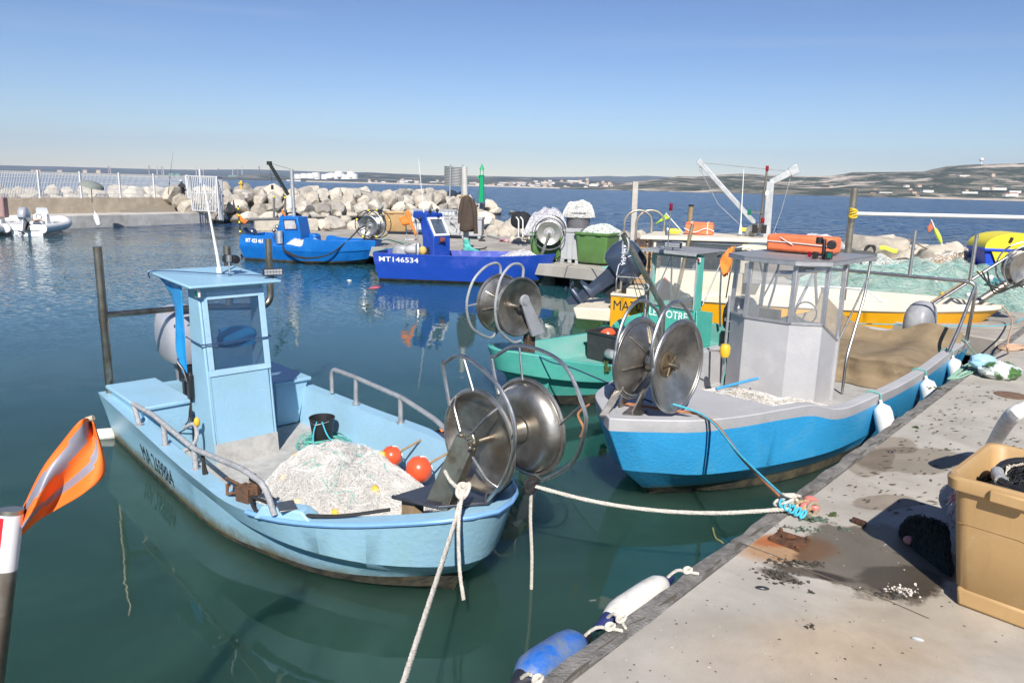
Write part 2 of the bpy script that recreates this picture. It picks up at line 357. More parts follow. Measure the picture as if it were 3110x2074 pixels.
# ================================================================== quay and jetty
QZ, JZ = 1.0, .8
QD = Vector((.666, .746, 0)).normalized(); QA = Vector((3.74, 7.40, 0))-QD*10.8; QN = Vector((QD.y, -QD.x, 0))   # quay edge: start, direction, inland
def qp(s, n, z=QZ): return Vector((QA.x+QD.x*s+QN.x*n, QA.y+QD.y*s+QN.y*n, z))
def q_of(p): d = Vector((p[0], p[1], 0))-QA; return d.dot(QD), d.dot(QN)
def quay_mat(name, marks):
    m = mat(name, (.455, .42, .365), rough=.9, var=.13, vs=2.2, bump=.3, bs=200, dirt=(.335, .305, .26), ds=1.3, dt=.58, dirt2=(.20, .18, .15), d2s=26, d2t=.73, mott=.22)
    nt = m.node_tree; N = nt.nodes; L = nt.links; b = N['Principled BSDF']; geo = N.new('ShaderNodeNewGeometry')
    src = b.inputs['Base Color'].links[0].from_socket
    wob = N.new('ShaderNodeTexNoise'); wob.inputs['Scale'].default_value = 3.2; wob.inputs['Detail'].default_value = 8; wob.inputs['Roughness'].default_value = .68; L.new(geo.outputs['Position'], wob.inputs['Vector'])
    rsrc = b.inputs['Roughness'].links[0].from_socket
    for (cx, cy, rx, ry, ang, col, soft, amp, wet) in marks:     # stains: ellipses with a ragged outline
        mp = N.new('ShaderNodeMapping'); mp.vector_type = 'TEXTURE'; mp.inputs['Location'].default_value = (cx, cy, QZ); mp.inputs['Rotation'].default_value = (0, 0, ang); mp.inputs['Scale'].default_value = (rx, ry, 1e3)
        L.new(geo.outputs['Position'], mp.inputs['Vector'])
        ln = N.new('ShaderNodeVectorMath'); ln.operation = 'LENGTH'; L.new(mp.outputs['Vector'], ln.inputs[0])
        ad = N.new('ShaderNodeMath'); ad.operation = 'MULTIPLY_ADD'; ad.inputs[1].default_value = amp; L.new(wob.outputs['Fac'], ad.inputs[0]); L.new(ln.outputs['Value'], ad.inputs[2])
        r = N.new('ShaderNodeMapRange'); r.inputs['From Min'].default_value = 1+amp*.5+soft; r.inputs['From Max'].default_value = 1+amp*.5-soft; L.new(ad.outputs[0], r.inputs['Value'])
        x = N.new('ShaderNodeMix'); x.data_type = 'RGBA'; x.blend_type = 'MULTIPLY'; L.new(r.outputs['Result'], x.inputs['Factor']); L.new(src, x.inputs['A']); x.inputs['B'].default_value = (*col, 1); src = x.outputs['Result']
        if wet:
            y = N.new('ShaderNodeMix'); L.new(r.outputs['Result'], y.inputs['Factor']); L.new(rsrc, y.inputs['A']); y.inputs['B'].default_value = .45; rsrc = y.outputs['Result']
    L.new(src, b.inputs['Base Color']); L.new(rsrc, b.inputs['Roughness'])
    return m
def mk(px, py, rx, ry, ang, col, soft=.12, amp=.9, wet=False):
    p = P(px, py, QZ); return (p.x, p.y, rx, ry, ang, col, soft, amp, wet)
WET = (.36, .335, .29)
marks = [mk(2660, 1690, .60, .50, .6, WET, .05, .9, True), mk(2740, 1760, .3, .2, .2, (.5, .47, .42), .06, .9),
         mk(2770, 1395, .62, .33, .3, (.62, .58, .53), .08, .8), mk(2650, 1400, .5, .18, .9, (.66, .62, .57), .06, .8), mk(2690, 1525, .3, .14, .3, (.66, .6, .55), .06, .7), mk(2720, 1350, .3, .2, .9, (.68, .63, .58), .06, .8),
         mk(2395, 1665, .36, .20, .2, (1.0, .66, .42), .2, .7), mk(2360, 1640, .2, .1, .3, (.9, .5, .3), .2, .7), mk(2460, 1740, .25, .06, -.35, (.3, .26, .22), .2, 1.2, True), mk(2360, 1745, .14, .07, -.6, (.35, .31, .27), .15, 1.3, True),
         mk(2760, 1870, .9, .35, .4, (1.0, .95, .88), .4, 1.0), mk(2500, 2000, .7, .35, .1, (1.0, .9, .8), .5, 1.2)]
mq = quay_mat('quay_concrete', marks)
E0, E1 = -6, 27.5
mb = MB(); W0 = .145
top = [qp(E0, W0), qp(E1, W0), qp(E1, 60), qp(E0, 60)]
mb.add(top, [(0, 3, 2, 1)]); bot = [Vector((p.x, p.y, -3.2)) for p in top]
mb.add(top+bot, [(0, 1, 5, 4), (1, 2, 6, 5), (2, 3, 7, 6), (3, 0, 4, 7)])
tag(mb.build('quay', mq, origin=qp(E0, W0, -3.2)), kind='structure')
# weathered edge beam in lengths, open joints between them
edge_m = mat('quay_edge', (.25, .235, .215), rough=.95, var=.3, vs=7, bump=1., bs=55, mott=.35, dirt=(.10, .095, .085), ds=6, dt=.56, dirt2=(.42, .39, .35), d2s=16, d2t=.7)
joint = q_of(P(2225, 1640, QZ))[0]
cuts = [E0, joint-4.4, joint-.03, joint+3.9, joint+8.1, joint+12.6, E1]
for a, b_ in zip(cuts, cuts[1:]):
    mb = MB(); k = max(4, int((b_-a)/.16)); prof = [(.0, -1.6), (-.01, -.25), (-.008, -.05), (.012, .0), (W0-.03, .006), (W0-.012, -.002), (W0-.012, -1.6)]
    rings = []
    for i in range(k+1):
        s_ = a+.03+(b_-a-.06)*i/k
        rings.append([qp(s_, n+.03*mnoise.noise(Vector((s_*3, n*5, 1)))+.02*mnoise.noise(Vector((s_*9, n*5, 4))), QZ+z+.012*mnoise.noise(Vector((s_*4.3, n*9, z)))) for n, z in prof])
    mb.loft(rings, True, True, True, 0, False)
    tag(mb.build('quay_edge', edge_m), kind='structure')
# jetty: thick slab on piles
jm = mat('jetty_concrete', (.40, .37, .325), rough=.9, var=.18, vs=.8, bump=.4, bs=50, dirt=(.26, .235, .2), ds=.6, dt=.58, dirt2=(.16, .14, .12), d2s=12, d2t=.72)
jf = [P(764, 706, JZ), P(915, 716, JZ)+Vector((0, .2, 0)), P(1140, 752, JZ), P(1690, 806, JZ), P(1830, 819, JZ), P(3030, 950, JZ)]
e = qp(E1-7.6, .12); jf[-1] = Vector((e.x-.4, e.y+.15, JZ))
jb = [qp(E1+20, 12, JZ), Vector((24, 30.5, JZ)), Vector((15.4, 32.2, JZ)), Vector((5, 37.5, JZ)), Vector((-1.7, 41.5, JZ)), Vector((-7, 43.6, JZ)), Vector((-12.6, 43.5, JZ))]
poly = jf+jb
mb = MB(); mb.plate(poly, (0, 0, -1), .42)
tag(mb.build('jetty', jm, bevel=.02, origin=(poly[0].x, poly[0].y, JZ-.42)), kind='structure')
pile_m = mat('pile_concrete', (.35, .3, .23), rough=.95, var=.25, vs=4, bump=.8, bs=20, dirt=(.12, .10, .07), ds=2, dt=.5)
for t, i in ((.25, 2), (.62, 2), (.90, 2), (.3, 3), (.9, 3), (.25, 4), (.5, 4), (.75, 4), (.3, 1)):
    p = jf[i].lerp(jf[i+1], t); dn = (jf[i+1]-jf[i]).normalized(); nn = Vector((-dn.y, dn.x, 0))
    mb = MB(); M = Matrix.Translation(p+nn*.75+Vector((0, 0, -1.9)))
    mb.lathe([(.42, -2), (.42, .9), (.38, 1.1), (.36, 1.3), (.38, 1.48)], M, 14)
    tag(mb.build('jetty_pile', pile_m), kind='structure')
mb = MB(); a = [jf[i]+Vector((.5, 1.9, -.43)) for i in range(1, 6)]       # dark sheet: the shaded void under the slab put into its colour
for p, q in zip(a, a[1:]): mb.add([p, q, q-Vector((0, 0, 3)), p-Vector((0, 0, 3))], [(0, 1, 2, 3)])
tag(mb.build('jetty_void_sheet', mat('jetty_void_shade', (.06, .055, .045), rough=.8, bump=1, bs=3), solid=.1), kind='structure')

# ================================================================== left pier: low quay, wall
pm = mat('pier_concrete', (.55, .53, .49), rough=.9, var=.12, vs=1.2, bump=.3, bs=20, dirt=(.36, .34, .315), ds=.9, dt=.57, streak=.4)
wm = mat('pier_wall', (.46, .38, .285), rough=.95, var=.18, vs=1.5, bump=1., bs=6, dirt=(.34, .28, .21), ds=.8, dt=.58, dirt2=(.5, .44, .35), d2s=4, d2t=.66)
p0, p1 = P(160, 696, 0), P(668, 677, 0); pd = (p1-p0).normalized(); pn = Vector((-pd.y, pd.x, 0)); PZ = .82
pa = p0-pd*40
mb = MB(); a = [pa, p1, p1+pn*5.5, pa+pn*5.5]
mb.plate([p+Vector((0, 0, PZ)) for p in a], (0, 0, -1), 4)
tag(mb.build('pier', pm, bevel=.03), kind='structure')
w1 = P(590, 641, PZ); w0 = P(0, 653.5, PZ); wdv = (w1-w0).normalized(); wn = Vector((-wdv.y, wdv.x, 0)); wa = w0-wdv*25; WZ = 1.9
mb = MB(); mb.plate([p+Vector((0, 0, WZ)) for p in [Vector((q.x, q.y, 0)) for q in (wa, w1, w1+wn*.5, wa+wn*.5)]], (0, 0, -1), WZ-PZ+.3)
tag(mb.build('pier_wall', wm, bevel=.03), 'long tan rough concrete wall along the far pier under the wire fence', 'wall')
# ================================================================== far shore: hills, houses, tanks, chimneys
def hill_mat(name, a, b_, c, s1, s2, t2, speck=None, st=.7):
    m = bpy.data.materials.new(name); m.use_nodes = True; nt = m.node_tree; N = nt.nodes; L = nt.links; b = N['Principled BSDF']; b.inputs['Roughness'].default_value = 1; b.inputs['Specular IOR Level'].default_value = 0
    geo = N.new('ShaderNodeNewGeometry')
    def nz(scale, det, sc=(1, 1, 2.5)):
        mp = N.new('ShaderNodeMapping'); mp.inputs['Scale'].default_value = sc; L.new(geo.outputs['Position'], mp.inputs['Vector'])
        n = N.new('ShaderNodeTexNoise'); n.inputs['Scale'].default_value = scale; n.inputs['Detail'].default_value = det; n.inputs['Roughness'].default_value = .7; L.new(mp.outputs['Vector'], n.inputs['Vector']); return n.outputs['Fac']
    def mix(f, t, w, A, Bc):
        r = N.new('ShaderNodeMapRange'); r.inputs['From Min'].default_value = t-w; r.inputs['From Max'].default_value = t+w; L.new(f, r.inputs['Value'])
        x = N.new('ShaderNodeMix'); x.data_type = 'RGBA'; L.new(r.outputs['Result'], x.inputs['Factor'])
        for so, val in ((x.inputs['A'], A), (x.inputs['B'], Bc)):
            if isinstance(val, tuple): so.default_value = (*val, 1)
            else: L.new(val, so)
        return x.outputs['Result']
    o = mix(nz(s1, 8), .53, .05, a, b_); o = mix(nz(s2, 8, (1, 1, 5)), t2, .04, o, c)
    if speck: o = mix(nz(speck, 4), st, .02, o, (.62, .56, .48))
    L.new(o, b.inputs['Base Color']); return m
def hill(name, ridge, d0, d1, m, seed, pw=1.25, rough=.10, foot=2.):
    mb = MB(); nu = 220; nv = 16; xs = [p[0] for p in ridge]
    def ry(px): return float(np.interp(px, xs, [p[1] for p in ridge]))
    def fn(u, v):
        px = xs[0]+(xs[-1]-xs[0])*u; a = ray(px, ry(px)); hz = math.hypot(a.x, a.y); el = a.z/hz; dx, dy = a.x/hz, a.y/hz
        H = max(6., d1*el+EYE)
        if v > .8: t = 1; dist = d1*(1+(v-.8)*1.2); z = H*(1-(v-.8)*3.5)
        else: t = v/.8; dist = d0+(d1-d0)*t; z = foot+(H-foot)*t**pw
        nn = mnoise.fractal(Vector((dx*dist/420+seed, dy*dist/420, .3)), 1., 2.2, 6)
        z += H*rough*nn*(math.sin(math.pi*min(t, 1))+.12)
        if v <= .001: z = -1.
        return Vector((dx*dist, dy*dist, z))
    mb.grid(fn, nu, nv, 0, True)
    return tag(mb.build(name, m, origin=(0, 0, 0)), kind='structure')
m_far = hill_mat('hill_far', (.05, .065, .055), (.085, .085, .065), (.2, .18, .15), .0016, .003, .62)
m_mid = hill_mat('hill_mid', (.04, .052, .038), (.11, .105, .075), (.36, .31, .26), .006, .006, .58, .02, .69)
m_near = hill_mat('hill_near', (.045, .058, .035), (.21, .185, .135), (.58, .49, .40), .011, .0045, .56, .035, .66)
hill('far_hills', [(-500, 492), (-200, 498), (0, 501), (88, 504), (210, 506), (330, 509), (456, 513), (596, 515), (720, 514), (800, 514), (915, 518), (986, 521), (1126, 522), (1300, 531), (1450, 533), (1661, 537), (1766, 536), (1850, 533), (1900, 535), (1960, 532), (2045, 536), (2200, 540), (2500, 545)], 5200, 9000, m_far, 3)
hill('middle_hills', [(480, 545), (640, 541), (720, 534), (770, 528), (820, 527), (880, 538), (960, 540), (1020, 536), (1060, 527), (1110, 524), (1205, 529), (1345, 534), (1450, 534.5), (1560, 537), (1661, 541), (1766, 545), (1850, 549), (1950, 553), (2050, 558), (2200, 566)], 3300, 4600, m_mid, 9)
hill('limestone_hills', [(1700, 576), (1850, 566), (1920, 553), (1975, 545), (2045, 537), (2060, 534), (2120, 536), (2186, 530), (2256, 526.5), (2326, 529), (2400, 532), (2466, 533), (2516, 532), (2560, 526), (2589, 520), (2700, 518), (2803, 517), (2838, 508), (2873, 501), (2944, 496), (3110, 492), (3400, 480), (3900, 505)], 2000, 2900, m_near, 21, 1.05, .14)
# pale dyke along the far shore
mb = MB(); rings = []
for i in range(61):
    px = 930+i*(3500-930)/60; sh = 2500 if px < 1500 else 2500-(px-1500)/2000*750
    if px < 1250: sh += (1250-px)*1.2
    a = ray(px, 560); h_ = math.hypot(a.x, a.y); q = Vector((a.x/h_, a.y/h_, 0)); rings.append([q*sh+Vector((0, 0, -.3)), q*(sh+6)+Vector((0, 0, 3.6)), q*(sh+40)+Vector((0, 0, 4.)), q*(sh+60)+Vector((0, 0, -.3))])
mb.loft(rings, False, mi=0, smooth=False)
tag(mb.build('far_shore', mat('shore_sand', (.47, .40, .31), rough=1, var=.2, vs=.02), origin=(0, 2500, 0)), kind='structure')
mb = MB(); rings = []
for i in range(41):
    px = -500+i*1560/40; sh = 4600-max(0, px-300)*.9; a = ray(px, 560); h_ = math.hypot(a.x, a.y); q = Vector((a.x/h_, a.y/h_, 0)); rings.append([q*sh+Vector((0, 0, -.3)), q*(sh+20)+Vector((0, 0, 7)), q*(sh+400)+Vector((0, 0, 16)), q*(sh+900)+Vector((0, 0, 9))])
mb.loft(rings, False, mi=0, smooth=False)
tag(mb.build('far_shore', mat('shore_flat', (.26, .23, .18), rough=1, var=.35, vs=.01), origin=(0, 4500, 0)), kind='structure')
# houses of the far towns: a few kinds, each copied
white = mat('far_white', (.72, .69, .63), rough=.9, var=.05); cream = mat('far_cream', (.55, .46, .35), rough=.9, var=.1); tile = mat('far_tile', (.38, .2, .13), rough=.9, var=.2)
def house_mesh(k):
    mb = MB(); w, d, h_ = [(14, 10, 6), (22, 11, 8), (34, 14, 7), (16, 12, 14), (60, 20, 7)][k]
    mb.box((0, 0, h_/2), (w, d, h_))
    if k in (2, 4): mb.box((0, 0, h_+.3), (w+1, d+1, .6), mi=1)
    else: mb.add([(-w/2-.6, -d/2-.6, h_), (w/2+.6, -d/2-.6, h_), (w/2+.6, d/2+.6, h_), (-w/2-.6, d/2+.6, h_), (-w/2, 0, h_+2.6), (w/2, 0, h_+2.6)], [(0, 1, 5, 4), (2, 3, 4, 5), (0, 4, 3), (1, 2, 5), (0, 3, 2, 1)], 1)
    return mb
protos = []
HL = ['small pale house with a tiled roof in the far town', 'long pale house with a tiled roof in the far town', 'flat roofed white block among the far town houses', 'tall pale house with a tiled roof in the far town', 'long white flat roofed warehouse on the far shore']
HG = 'houses of the towns across the water'
rnd.seed(11)
def put_house(px, py, dist, k, sc_=1., white_=True):
    a = ray(px, py); h_ = math.hypot(a.x, a.y); p = Vector((a.x/h_*dist, a.y/h_*dist, EYE+a.z/h_*dist))
    while len(protos) <= k: protos.append(None)
    M = Matrix.Translation(p-Vector((0, 0, 3*sc_)))@Matrix.Rotation(rnd.uniform(-.5, .5), 4, 'Z')@Matrix.Scale(sc_, 4)
    if protos[k] is None:
        o = house_mesh(k).build('house', [white if k in (2, 4, 1) else cream, tile if k not in (2, 4) else white], origin=(0, 0, 0)); tag(o, HL[k], 'house', HG); protos[k] = o; o.matrix_world = M
    else:
        o = protos[k].copy(); C.objects.link(o); o.matrix_world = M
# pixel bands of the towns: x range, y range, distance, number
for x0, x1, y0, y1, dd, n in ((1120, 1350, 549, 556, 3250, 20), (1420, 1640, 556, 566, 2950, 26), (1620, 1800, 545, 575, 3000, 26), (1800, 2120, 556, 577, 2650, 44), (2120, 2420, 566, 582, 2350, 26), (2420, 2700, 572, 588, 2150, 18), (2650, 3110, 560, 598, 2050, 18), (2860, 3060, 528, 537, 2500, 12)):
    for i in range(n):
        px = rnd.uniform(x0, x1); t = rnd.random(); py = y0+(y1-y0)*t
        put_house(px, py, dd+(1-t)*260, rnd.choice((0, 0, 1, 1, 2, 3) if i % 9 else (4,)), rnd.uniform(.5, .95))
for px in (880, 905, 1128, 1150, 1168, 1235, 1263, 1275): put_house(px, 549+(px-880)*.028, 3300, 2, .8)
for px in (102, 112, 120, 182, 260, 300): put_house(px, 526, 5000, 3, 1.4)
# oil tanks, chimneys
def tank(px, py, dist, r, h_, m, lab):
    a = ray(px, py); q = math.hypot(a.x, a.y); p = Vector((a.x/q*dist, a.y/q*dist, EYE+a.z/q*dist)); mb = MB()
    mb.lathe([(r, -6), (r, h_), (r*.97, h_+.4), (r*.5, h_+r*.08), (.1, h_+r*.1)], Matrix.Translation(p), 20)
    return tag(mb.build('storage_tank', m), lab, 'storage tank', 'oil tanks on the far shore')
tm = mat('tank_white', (.8, .78, .74), rough=.6, var=.04); tg = mat('tank_green', (.2, .34, .26), rough=.7)
for px, py in ((905, 540), (925, 538), (945, 539), (962, 541), (986, 541), (1000, 538), (1008, 536), (1022, 540), (1042, 541), (1058, 541), (1075, 540), (960, 535), (1030, 534), (1066, 535)):
    tank(px, py, 3700, rnd.uniform(14, 21), rnd.uniform(13, 20), tm, 'white oil storage tank in the tank farm across the water')
for px, py in ((702, 541), (716, 541), (522, 535), (541, 536)):
    tank(px, py, 4300, 16, 12, tg, 'pale green oil storage tank beside the refinery chimneys')
cm = [mat('chimney_rust', (.34, .24, .2), rough=.9), mat('chimney_grey', (.5, .47, .44), rough=.9), mat('chimney_dark', (.12, .11, .12), rough=.9)]
for px, pt, pb, w, k, lab in ((331, 504, 527, 3, 0, 'leftmost slim brown chimney on the far shore'), (336, 505, 527, 2, 1, 'thin grey chimney right beside the leftmost brown one'), (454, 504, 529, 3.5, 0, 'banded brown chimney standing alone over the pier fence'), (478, 505, 530, 3, 1, 'slim pale chimney left of the pair of chimneys'),
        (492, 506, 530, 2.6, 0, 'left chimney of the pair above the pier fence'), (497, 505, 530, 2.6, 1, 'right chimney of the pair above the pier fence'), (597, 508, 535, 2.4, 1, 'slim grey chimney behind the left part of the white gate'), (708, 512, 541, 2.6, 1, 'grey chimney between the gate and the blue crane boat'),
        (723, 513, 541, 2.4, 0, 'brown chimney between the gate and the blue crane boat'), (736, 506, 536, 2.2, 1, 'thin white chimney nearest the dark wooded mound'), (788, 505, 530, 3, 2, 'dark lattice tower on the wooded mound'), (812, 530, 545, 2.6, 0, 'short red and white mast on the far shore'), (618, 510, 534, 2, 1, 'thin chimney behind the tall gate post'), (665, 512, 536, 2.4, 2, 'dark flare stack right of the white gate')):
    dist = 4700; a = ray(px, pb+2); b_ = ray(px, pt); mb = MB()
    A = EYEP+a*(dist/a.y); B = EYEP+b_*(dist/b_.y); B = Vector((A.x, A.y, B.z)); r = w*dist/FPX/2
    mb.tube([A, A.lerp(B, .5), B], [r*1.25, r, r*.8], 10); mb.tube([A.lerp(B, .93), A.lerp(B, .97)], r*1.15, 10)
    tag(mb.build('chimney', cm[k]), lab, 'chimney', 'refinery chimneys across the water')
p = D(2980, 497, 2880); mb = MB(); mb.tube([p-Vector((0, 0, 4)), p+Vector((0, 0, 8))], 3, 8); mb.ball(p+Vector((0, 0, 14)), 7.5)
tag(mb.build('radar_tower', white), 'tiny white radar dome on the ridge of the limestone hill', 'radar tower')
# ------------------------------------------------------------------ air
mb = MB(); mb.box((0, 4800, 247.5), (18000, 10400, 503)); hz = mb.build('haze', [], origin=(0, 0, 0))
hm = bpy.data.materials.new('haze'); hm.use_nodes = True; N = hm.node_tree.nodes; N.remove(N['Principled BSDF']); pv = N.new('ShaderNodeVolumePrincipled')
pv.inputs['Color'].default_value = (.62, .76, 1, 1); pv.inputs['Density'].default_value = 9.5e-5; pv.inputs['Anisotropy'].default_value = 0
hm.node_tree.links.new(pv.outputs['Volume'], N['Material Output'].inputs['Volume']); hz.data.materials.clear(); hz.data.materials.append(hm); tag(hz, kind='stuff')

# ================================================================== boulders
stone = mat('limestone', (.58, .515, .42), rough=.95, var=.14, vs=1.6, bump=1., bs=5, dirt=(.36, .32, .265), ds=1.3, dt=.56, dirt2=(.66, .60, .50), d2s=3, d2t=.6, obvar=.38)
stone2 = mat('limestone_grey', (.47, .43, .37), rough=.95, var=.16, vs=1.6, bump=1., bs=5, dirt=(.28, .26, .23), ds=1.2, dt=.55, obvar=.3)
for m_ in (stone, stone2):                   # dark weed line just above the water
    nt = m_.node_tree; N = nt.nodes; L = nt.links; b = N['Principled BSDF']; geo = N.new('ShaderNodeNewGeometry'); sp = N.new('ShaderNodeSeparateXYZ'); L.new(geo.outputs['Position'], sp.inputs[0])
    r = N.new('ShaderNodeMapRange'); r.inputs['From Min'].default_value = .42; r.inputs['From Max'].default_value = .22; L.new(sp.outputs['Z'], r.inputs['Value'])
    x = N.new('ShaderNodeMix'); x.data_type = 'RGBA'; L.new(r.outputs['Result'], x.inputs['Factor']); L.new(b.inputs['Base Color'].links[0].from_socket, x.inputs['A']); x.inputs['B'].default_value = (.035, .032, .022, 1); L.new(x.outputs['Result'], b.inputs['Base Color'])
def boulder_mesh(seed):
    r_ = random.Random(seed); bm = bmesh.new(); bmesh.ops.create_icosphere(bm, subdivisions=4, radius=1.)
    cuts_ = [(Vector((r_.gauss(0, 1), r_.gauss(0, 1), r_.gauss(0, .8))).normalized(), r_.uniform(.58, .9)) for _ in range(15)]
    ax = Vector((r_.uniform(.9, 1.35), r_.uniform(.75, 1.), r_.uniform(.62, .85)))
    for v in bm.verts:
        p = v.co.copy()
        for n, d in cuts_:
            e_ = p.dot(n)-d
            if e_ > 0: p -= n*e_*.97
        p *= 1+.10*mnoise.fractal(p*1.7+Vector((seed*3.1, 0, 0)), 1, 2.1, 5)
        v.co = Vector((p.x*ax.x, p.y*ax.y, p.z*ax.z))
    me = bpy.data.meshes.new('boulder'); bm.to_mesh(me); bm.free(); me.polygons.foreach_set('use_smooth', [True]*len(me.polygons)); me.materials.append(stone if seed % 3 else stone2); me.set_sharp_from_angle(angle=R(24)); return me
bmesh_ = [boulder_mesh(i) for i in range(12)]
BL = {0: ('pale limestone boulder piled on the breakwater', 'boulders of the breakwater'), 1: ('pale limestone boulder behind the wire fence of the pier', 'boulders behind the pier fence'), 2: ('white limestone boulder along the back of the jetty', 'boulders behind the jetty')}
def boulder(p, s_, k, zs=1., rz=None):
    o = bpy.data.objects.new('boulder', rnd.choice(bmesh_)); C.objects.link(o)
    o.location = p; o.rotation_euler = (rnd.uniform(-.5, .5), rnd.uniform(-.5, .5), rnd.uniform(0, 6.3) if rz is None else rz); o.scale = (s_, s_*rnd.uniform(.85, 1.1), s_*zs)
    return tag(o, BL[k][0], 'boulder', BL[k][1])
rnd.seed(5)
B0, B1 = P(660, 679, 0), P(1530, 653.5, 0); bd = (B1-B0).normalized(); bn = Vector((-bd.y, bd.x, 0)); BLn = (B1-B0).length
mb = MB(); rings = []
for s_ in np.linspace(-6, BLn-2.5, 24):
    taper = min(1, (BLn-1.5-s_)/6); q = B0+bd*s_
    rings.append([q+bn*1.0+Vector((0, 0, -1.5)), q+bn*2.4+Vector((0, 0, .6*taper)), q+bn*4+Vector((0, 0, 1.6*taper)), q+bn*7+Vector((0, 0, 1.6*taper)), q+bn*11+Vector((0, 0, -1.5))])
mb.loft(rings, False, mi=0)
tag(mb.build('breakwater_core', mat('core_rubble', (.22, .19, .15), rough=1, bump=1, bs=3)), kind='structure')
for row, (off, z, sp, s0) in enumerate(((.5, .12, 1.55, .85), (1.3, .95, 1.75, .95), (2.5, 1.6, 1.85, 1.05), (3.9, 2.05, 1.9, 1.05), (5.8, 2.2, 2.3, 1.05))):
    s_ = -1.5 if row else .5
    while s_ < BLn-(0, .8, 2.0, 3.2, 4.5)[row]:
        q = B0+bd*s_+bn*(off+rnd.uniform(-.25, .25)); boulder(Vector((q.x, q.y, z+rnd.uniform(-.15, .2))), s0*rnd.uniform(.72, 1.25), 0)
        s_ += sp*rnd.uniform(.75, 1.2)
for a in range(9):                          # round head
    q = B1+bd*-1.6+bn*2.5+(bd*math.cos(a*.35-.2)+bn*math.sin(a*.35-.2))*2.6; boulder(Vector((q.x, q.y, rnd.uniform(0, .5))), rnd.uniform(.7, 1.0), 0)
boulder(P(1556, 653, -.1), .7, 0)
# behind the fence of the pier
s_ = 0; L_ = (w1-wa).length
s_ = L_-24.
for s_ in np.arange(L_-24, L_+.3, 1.3):
    for off, z in ((1.6, 1.75), (3.2, 2.15)):
        q = wa+wdv*(s_+rnd.uniform(-.3, .3))+wn*(off+rnd.uniform(-.3, .3)); boulder(Vector((q.x, q.y, z+rnd.uniform(-.25, .2))), rnd.uniform(.7, 1.1), 1)
q = wa+wdv*(L_-21.3)+wn*2.6; boulder(Vector((q.x, q.y, 1.9)), 1.7, 1, .8)
# along the back of the jetty (right of the jacket pole) and in the right background
for px, py, s_ in ((1448, 712, .55), (1470, 690, 1.05), (1500, 715, .6), (1523, 705, .85), (1545, 716, .75), (1560, 700, .9), (1580, 714, .7), (1600, 700, .85), (1490, 720, .4), (1885, 745, .8), (1930, 742, .7), (1975, 745, .8)):
    p = P(px, py+4, JZ-.1); boulder(p+Vector((0, .4, .25*s_)), s_, 2)
for px, py, Y, s_ in ((2605, 770, 27, .9), (2650, 760, 26, 1.2), (2700, 768, 26, 1.0), (2745, 772, 25.5, .8), (2790, 772, 25.5, .7), (2880, 790, 24.5, .95), (2855, 800, 24, .9), (2905, 785, 25, .9), (2950, 790, 24.5, .8), (2985, 792, 24.5, .8), (3040, 790, 25, .9), (2765, 790, 25, .7), (2820, 795, 25, .8), (2560, 770, 28, .9), (2510, 765, 29, .9)):
    boulder(D(px, py+14, Y), s_, 2)
# ================================================================== shared materials
M_ = {}
steel = mat('steel_polished', (.52, .51, .495), rough=.38, metal=1, var=.12, vs=14, dirt=(.33, .30, .26), ds=5, dt=.66)
steel_dull = mat('steel_dull', (.43, .405, .365), rough=.36, metal=.92, var=.3, vs=5, dirt=(.25, .205, .15), ds=3, dt=.58, dirt2=(.30, .17, .08), d2s=6, d2t=.72)
steel_brown = mat('steel_brown', (.38, .34, .28), rough=.34, metal=1, var=.2, vs=6, dirt=(.2, .13, .08), ds=4, dt=.62)
galv = mat('galvanised', (.50, .51, .51), rough=.5, metal=.65, var=.15, vs=9, dirt=(.62, .62, .6), ds=7, dt=.6)
alu = mat('aluminium', (.50, .50, .51), rough=.42, metal=.75, var=.12, vs=7, bump=.2, bs=40)
black = mat('black_plastic', (.018, .018, .02), rough=.4, var=.2)
rubber = mat('rubber', (.02, .02, .02), rough=.75, var=.3)
white_p = mat('white_plastic', (.78, .77, .74), rough=.35, var=.05, dirt=(.6, .57, .5), ds=6, dt=.68)
white_old = mat('white_weathered', (.72, .70, .65), rough=.6, var=.08, dirt=(.42, .38, .32), ds=9, dt=.62)
yellow_p = mat('yellow_plastic', (.78, .47, .03), rough=.45, var=.1)
yellow_b = mat('yellow_bright', (.85, .72, .06), rough=.45, var=.06)
orange_c = mat('orange_cloth', (.86, .21, .03), rough=.75, var=.12)
red_p = mat('orange_float', (.76, .10, .035), rough=.3, var=.1, dirt=(.5, .08, .04), ds=6, dt=.65)
rope_w = mat('rope_white', (.56, .52, .45), rough=.95, var=.2, vs=30)
rope_g = mat('rope_green', (.12, .45, .38), rough=.9, var=.25, vs=20)
rope_b = mat('rope_blue', (.06, .42, .55), rough=.9, var=.25, vs=20)
rope_r = mat('rope_rust', (.42, .17, .08), rough=.95, var=.25, vs=20)
rope_d = mat('rope_dark', (.03, .06, .14), rough=.95)
tan_p = mat('tan_plastic', (.45, .285, .125), rough=.5, var=.08, vs=1.5, dirt=(.52, .36, .19), ds=2.5, dt=.64, streak=.12, scuff=(.62, .50, .34))
wood = mat('old_wood', (.30, .21, .12), rough=.9, var=.25, vs=8, streak=.3)
glass_c = mat('clear_sheet', (.82, .84, .84), rough=.08, alpha=.11, var=.05, dirt=(.7, .7, .68), ds=4, dt=.7)
glass_d = mat('dark_glass', (.02, .03, .045), rough=.04, var=.1, spec=.6)
green_l = mat('green_lens', (.0, .14, .09), rough=.15); red_l = mat('red_lens', (.22, .0, .015), rough=.15)
led = mat('lamp_lens', (.6, .62, .65), rough=.1, metal=.4)

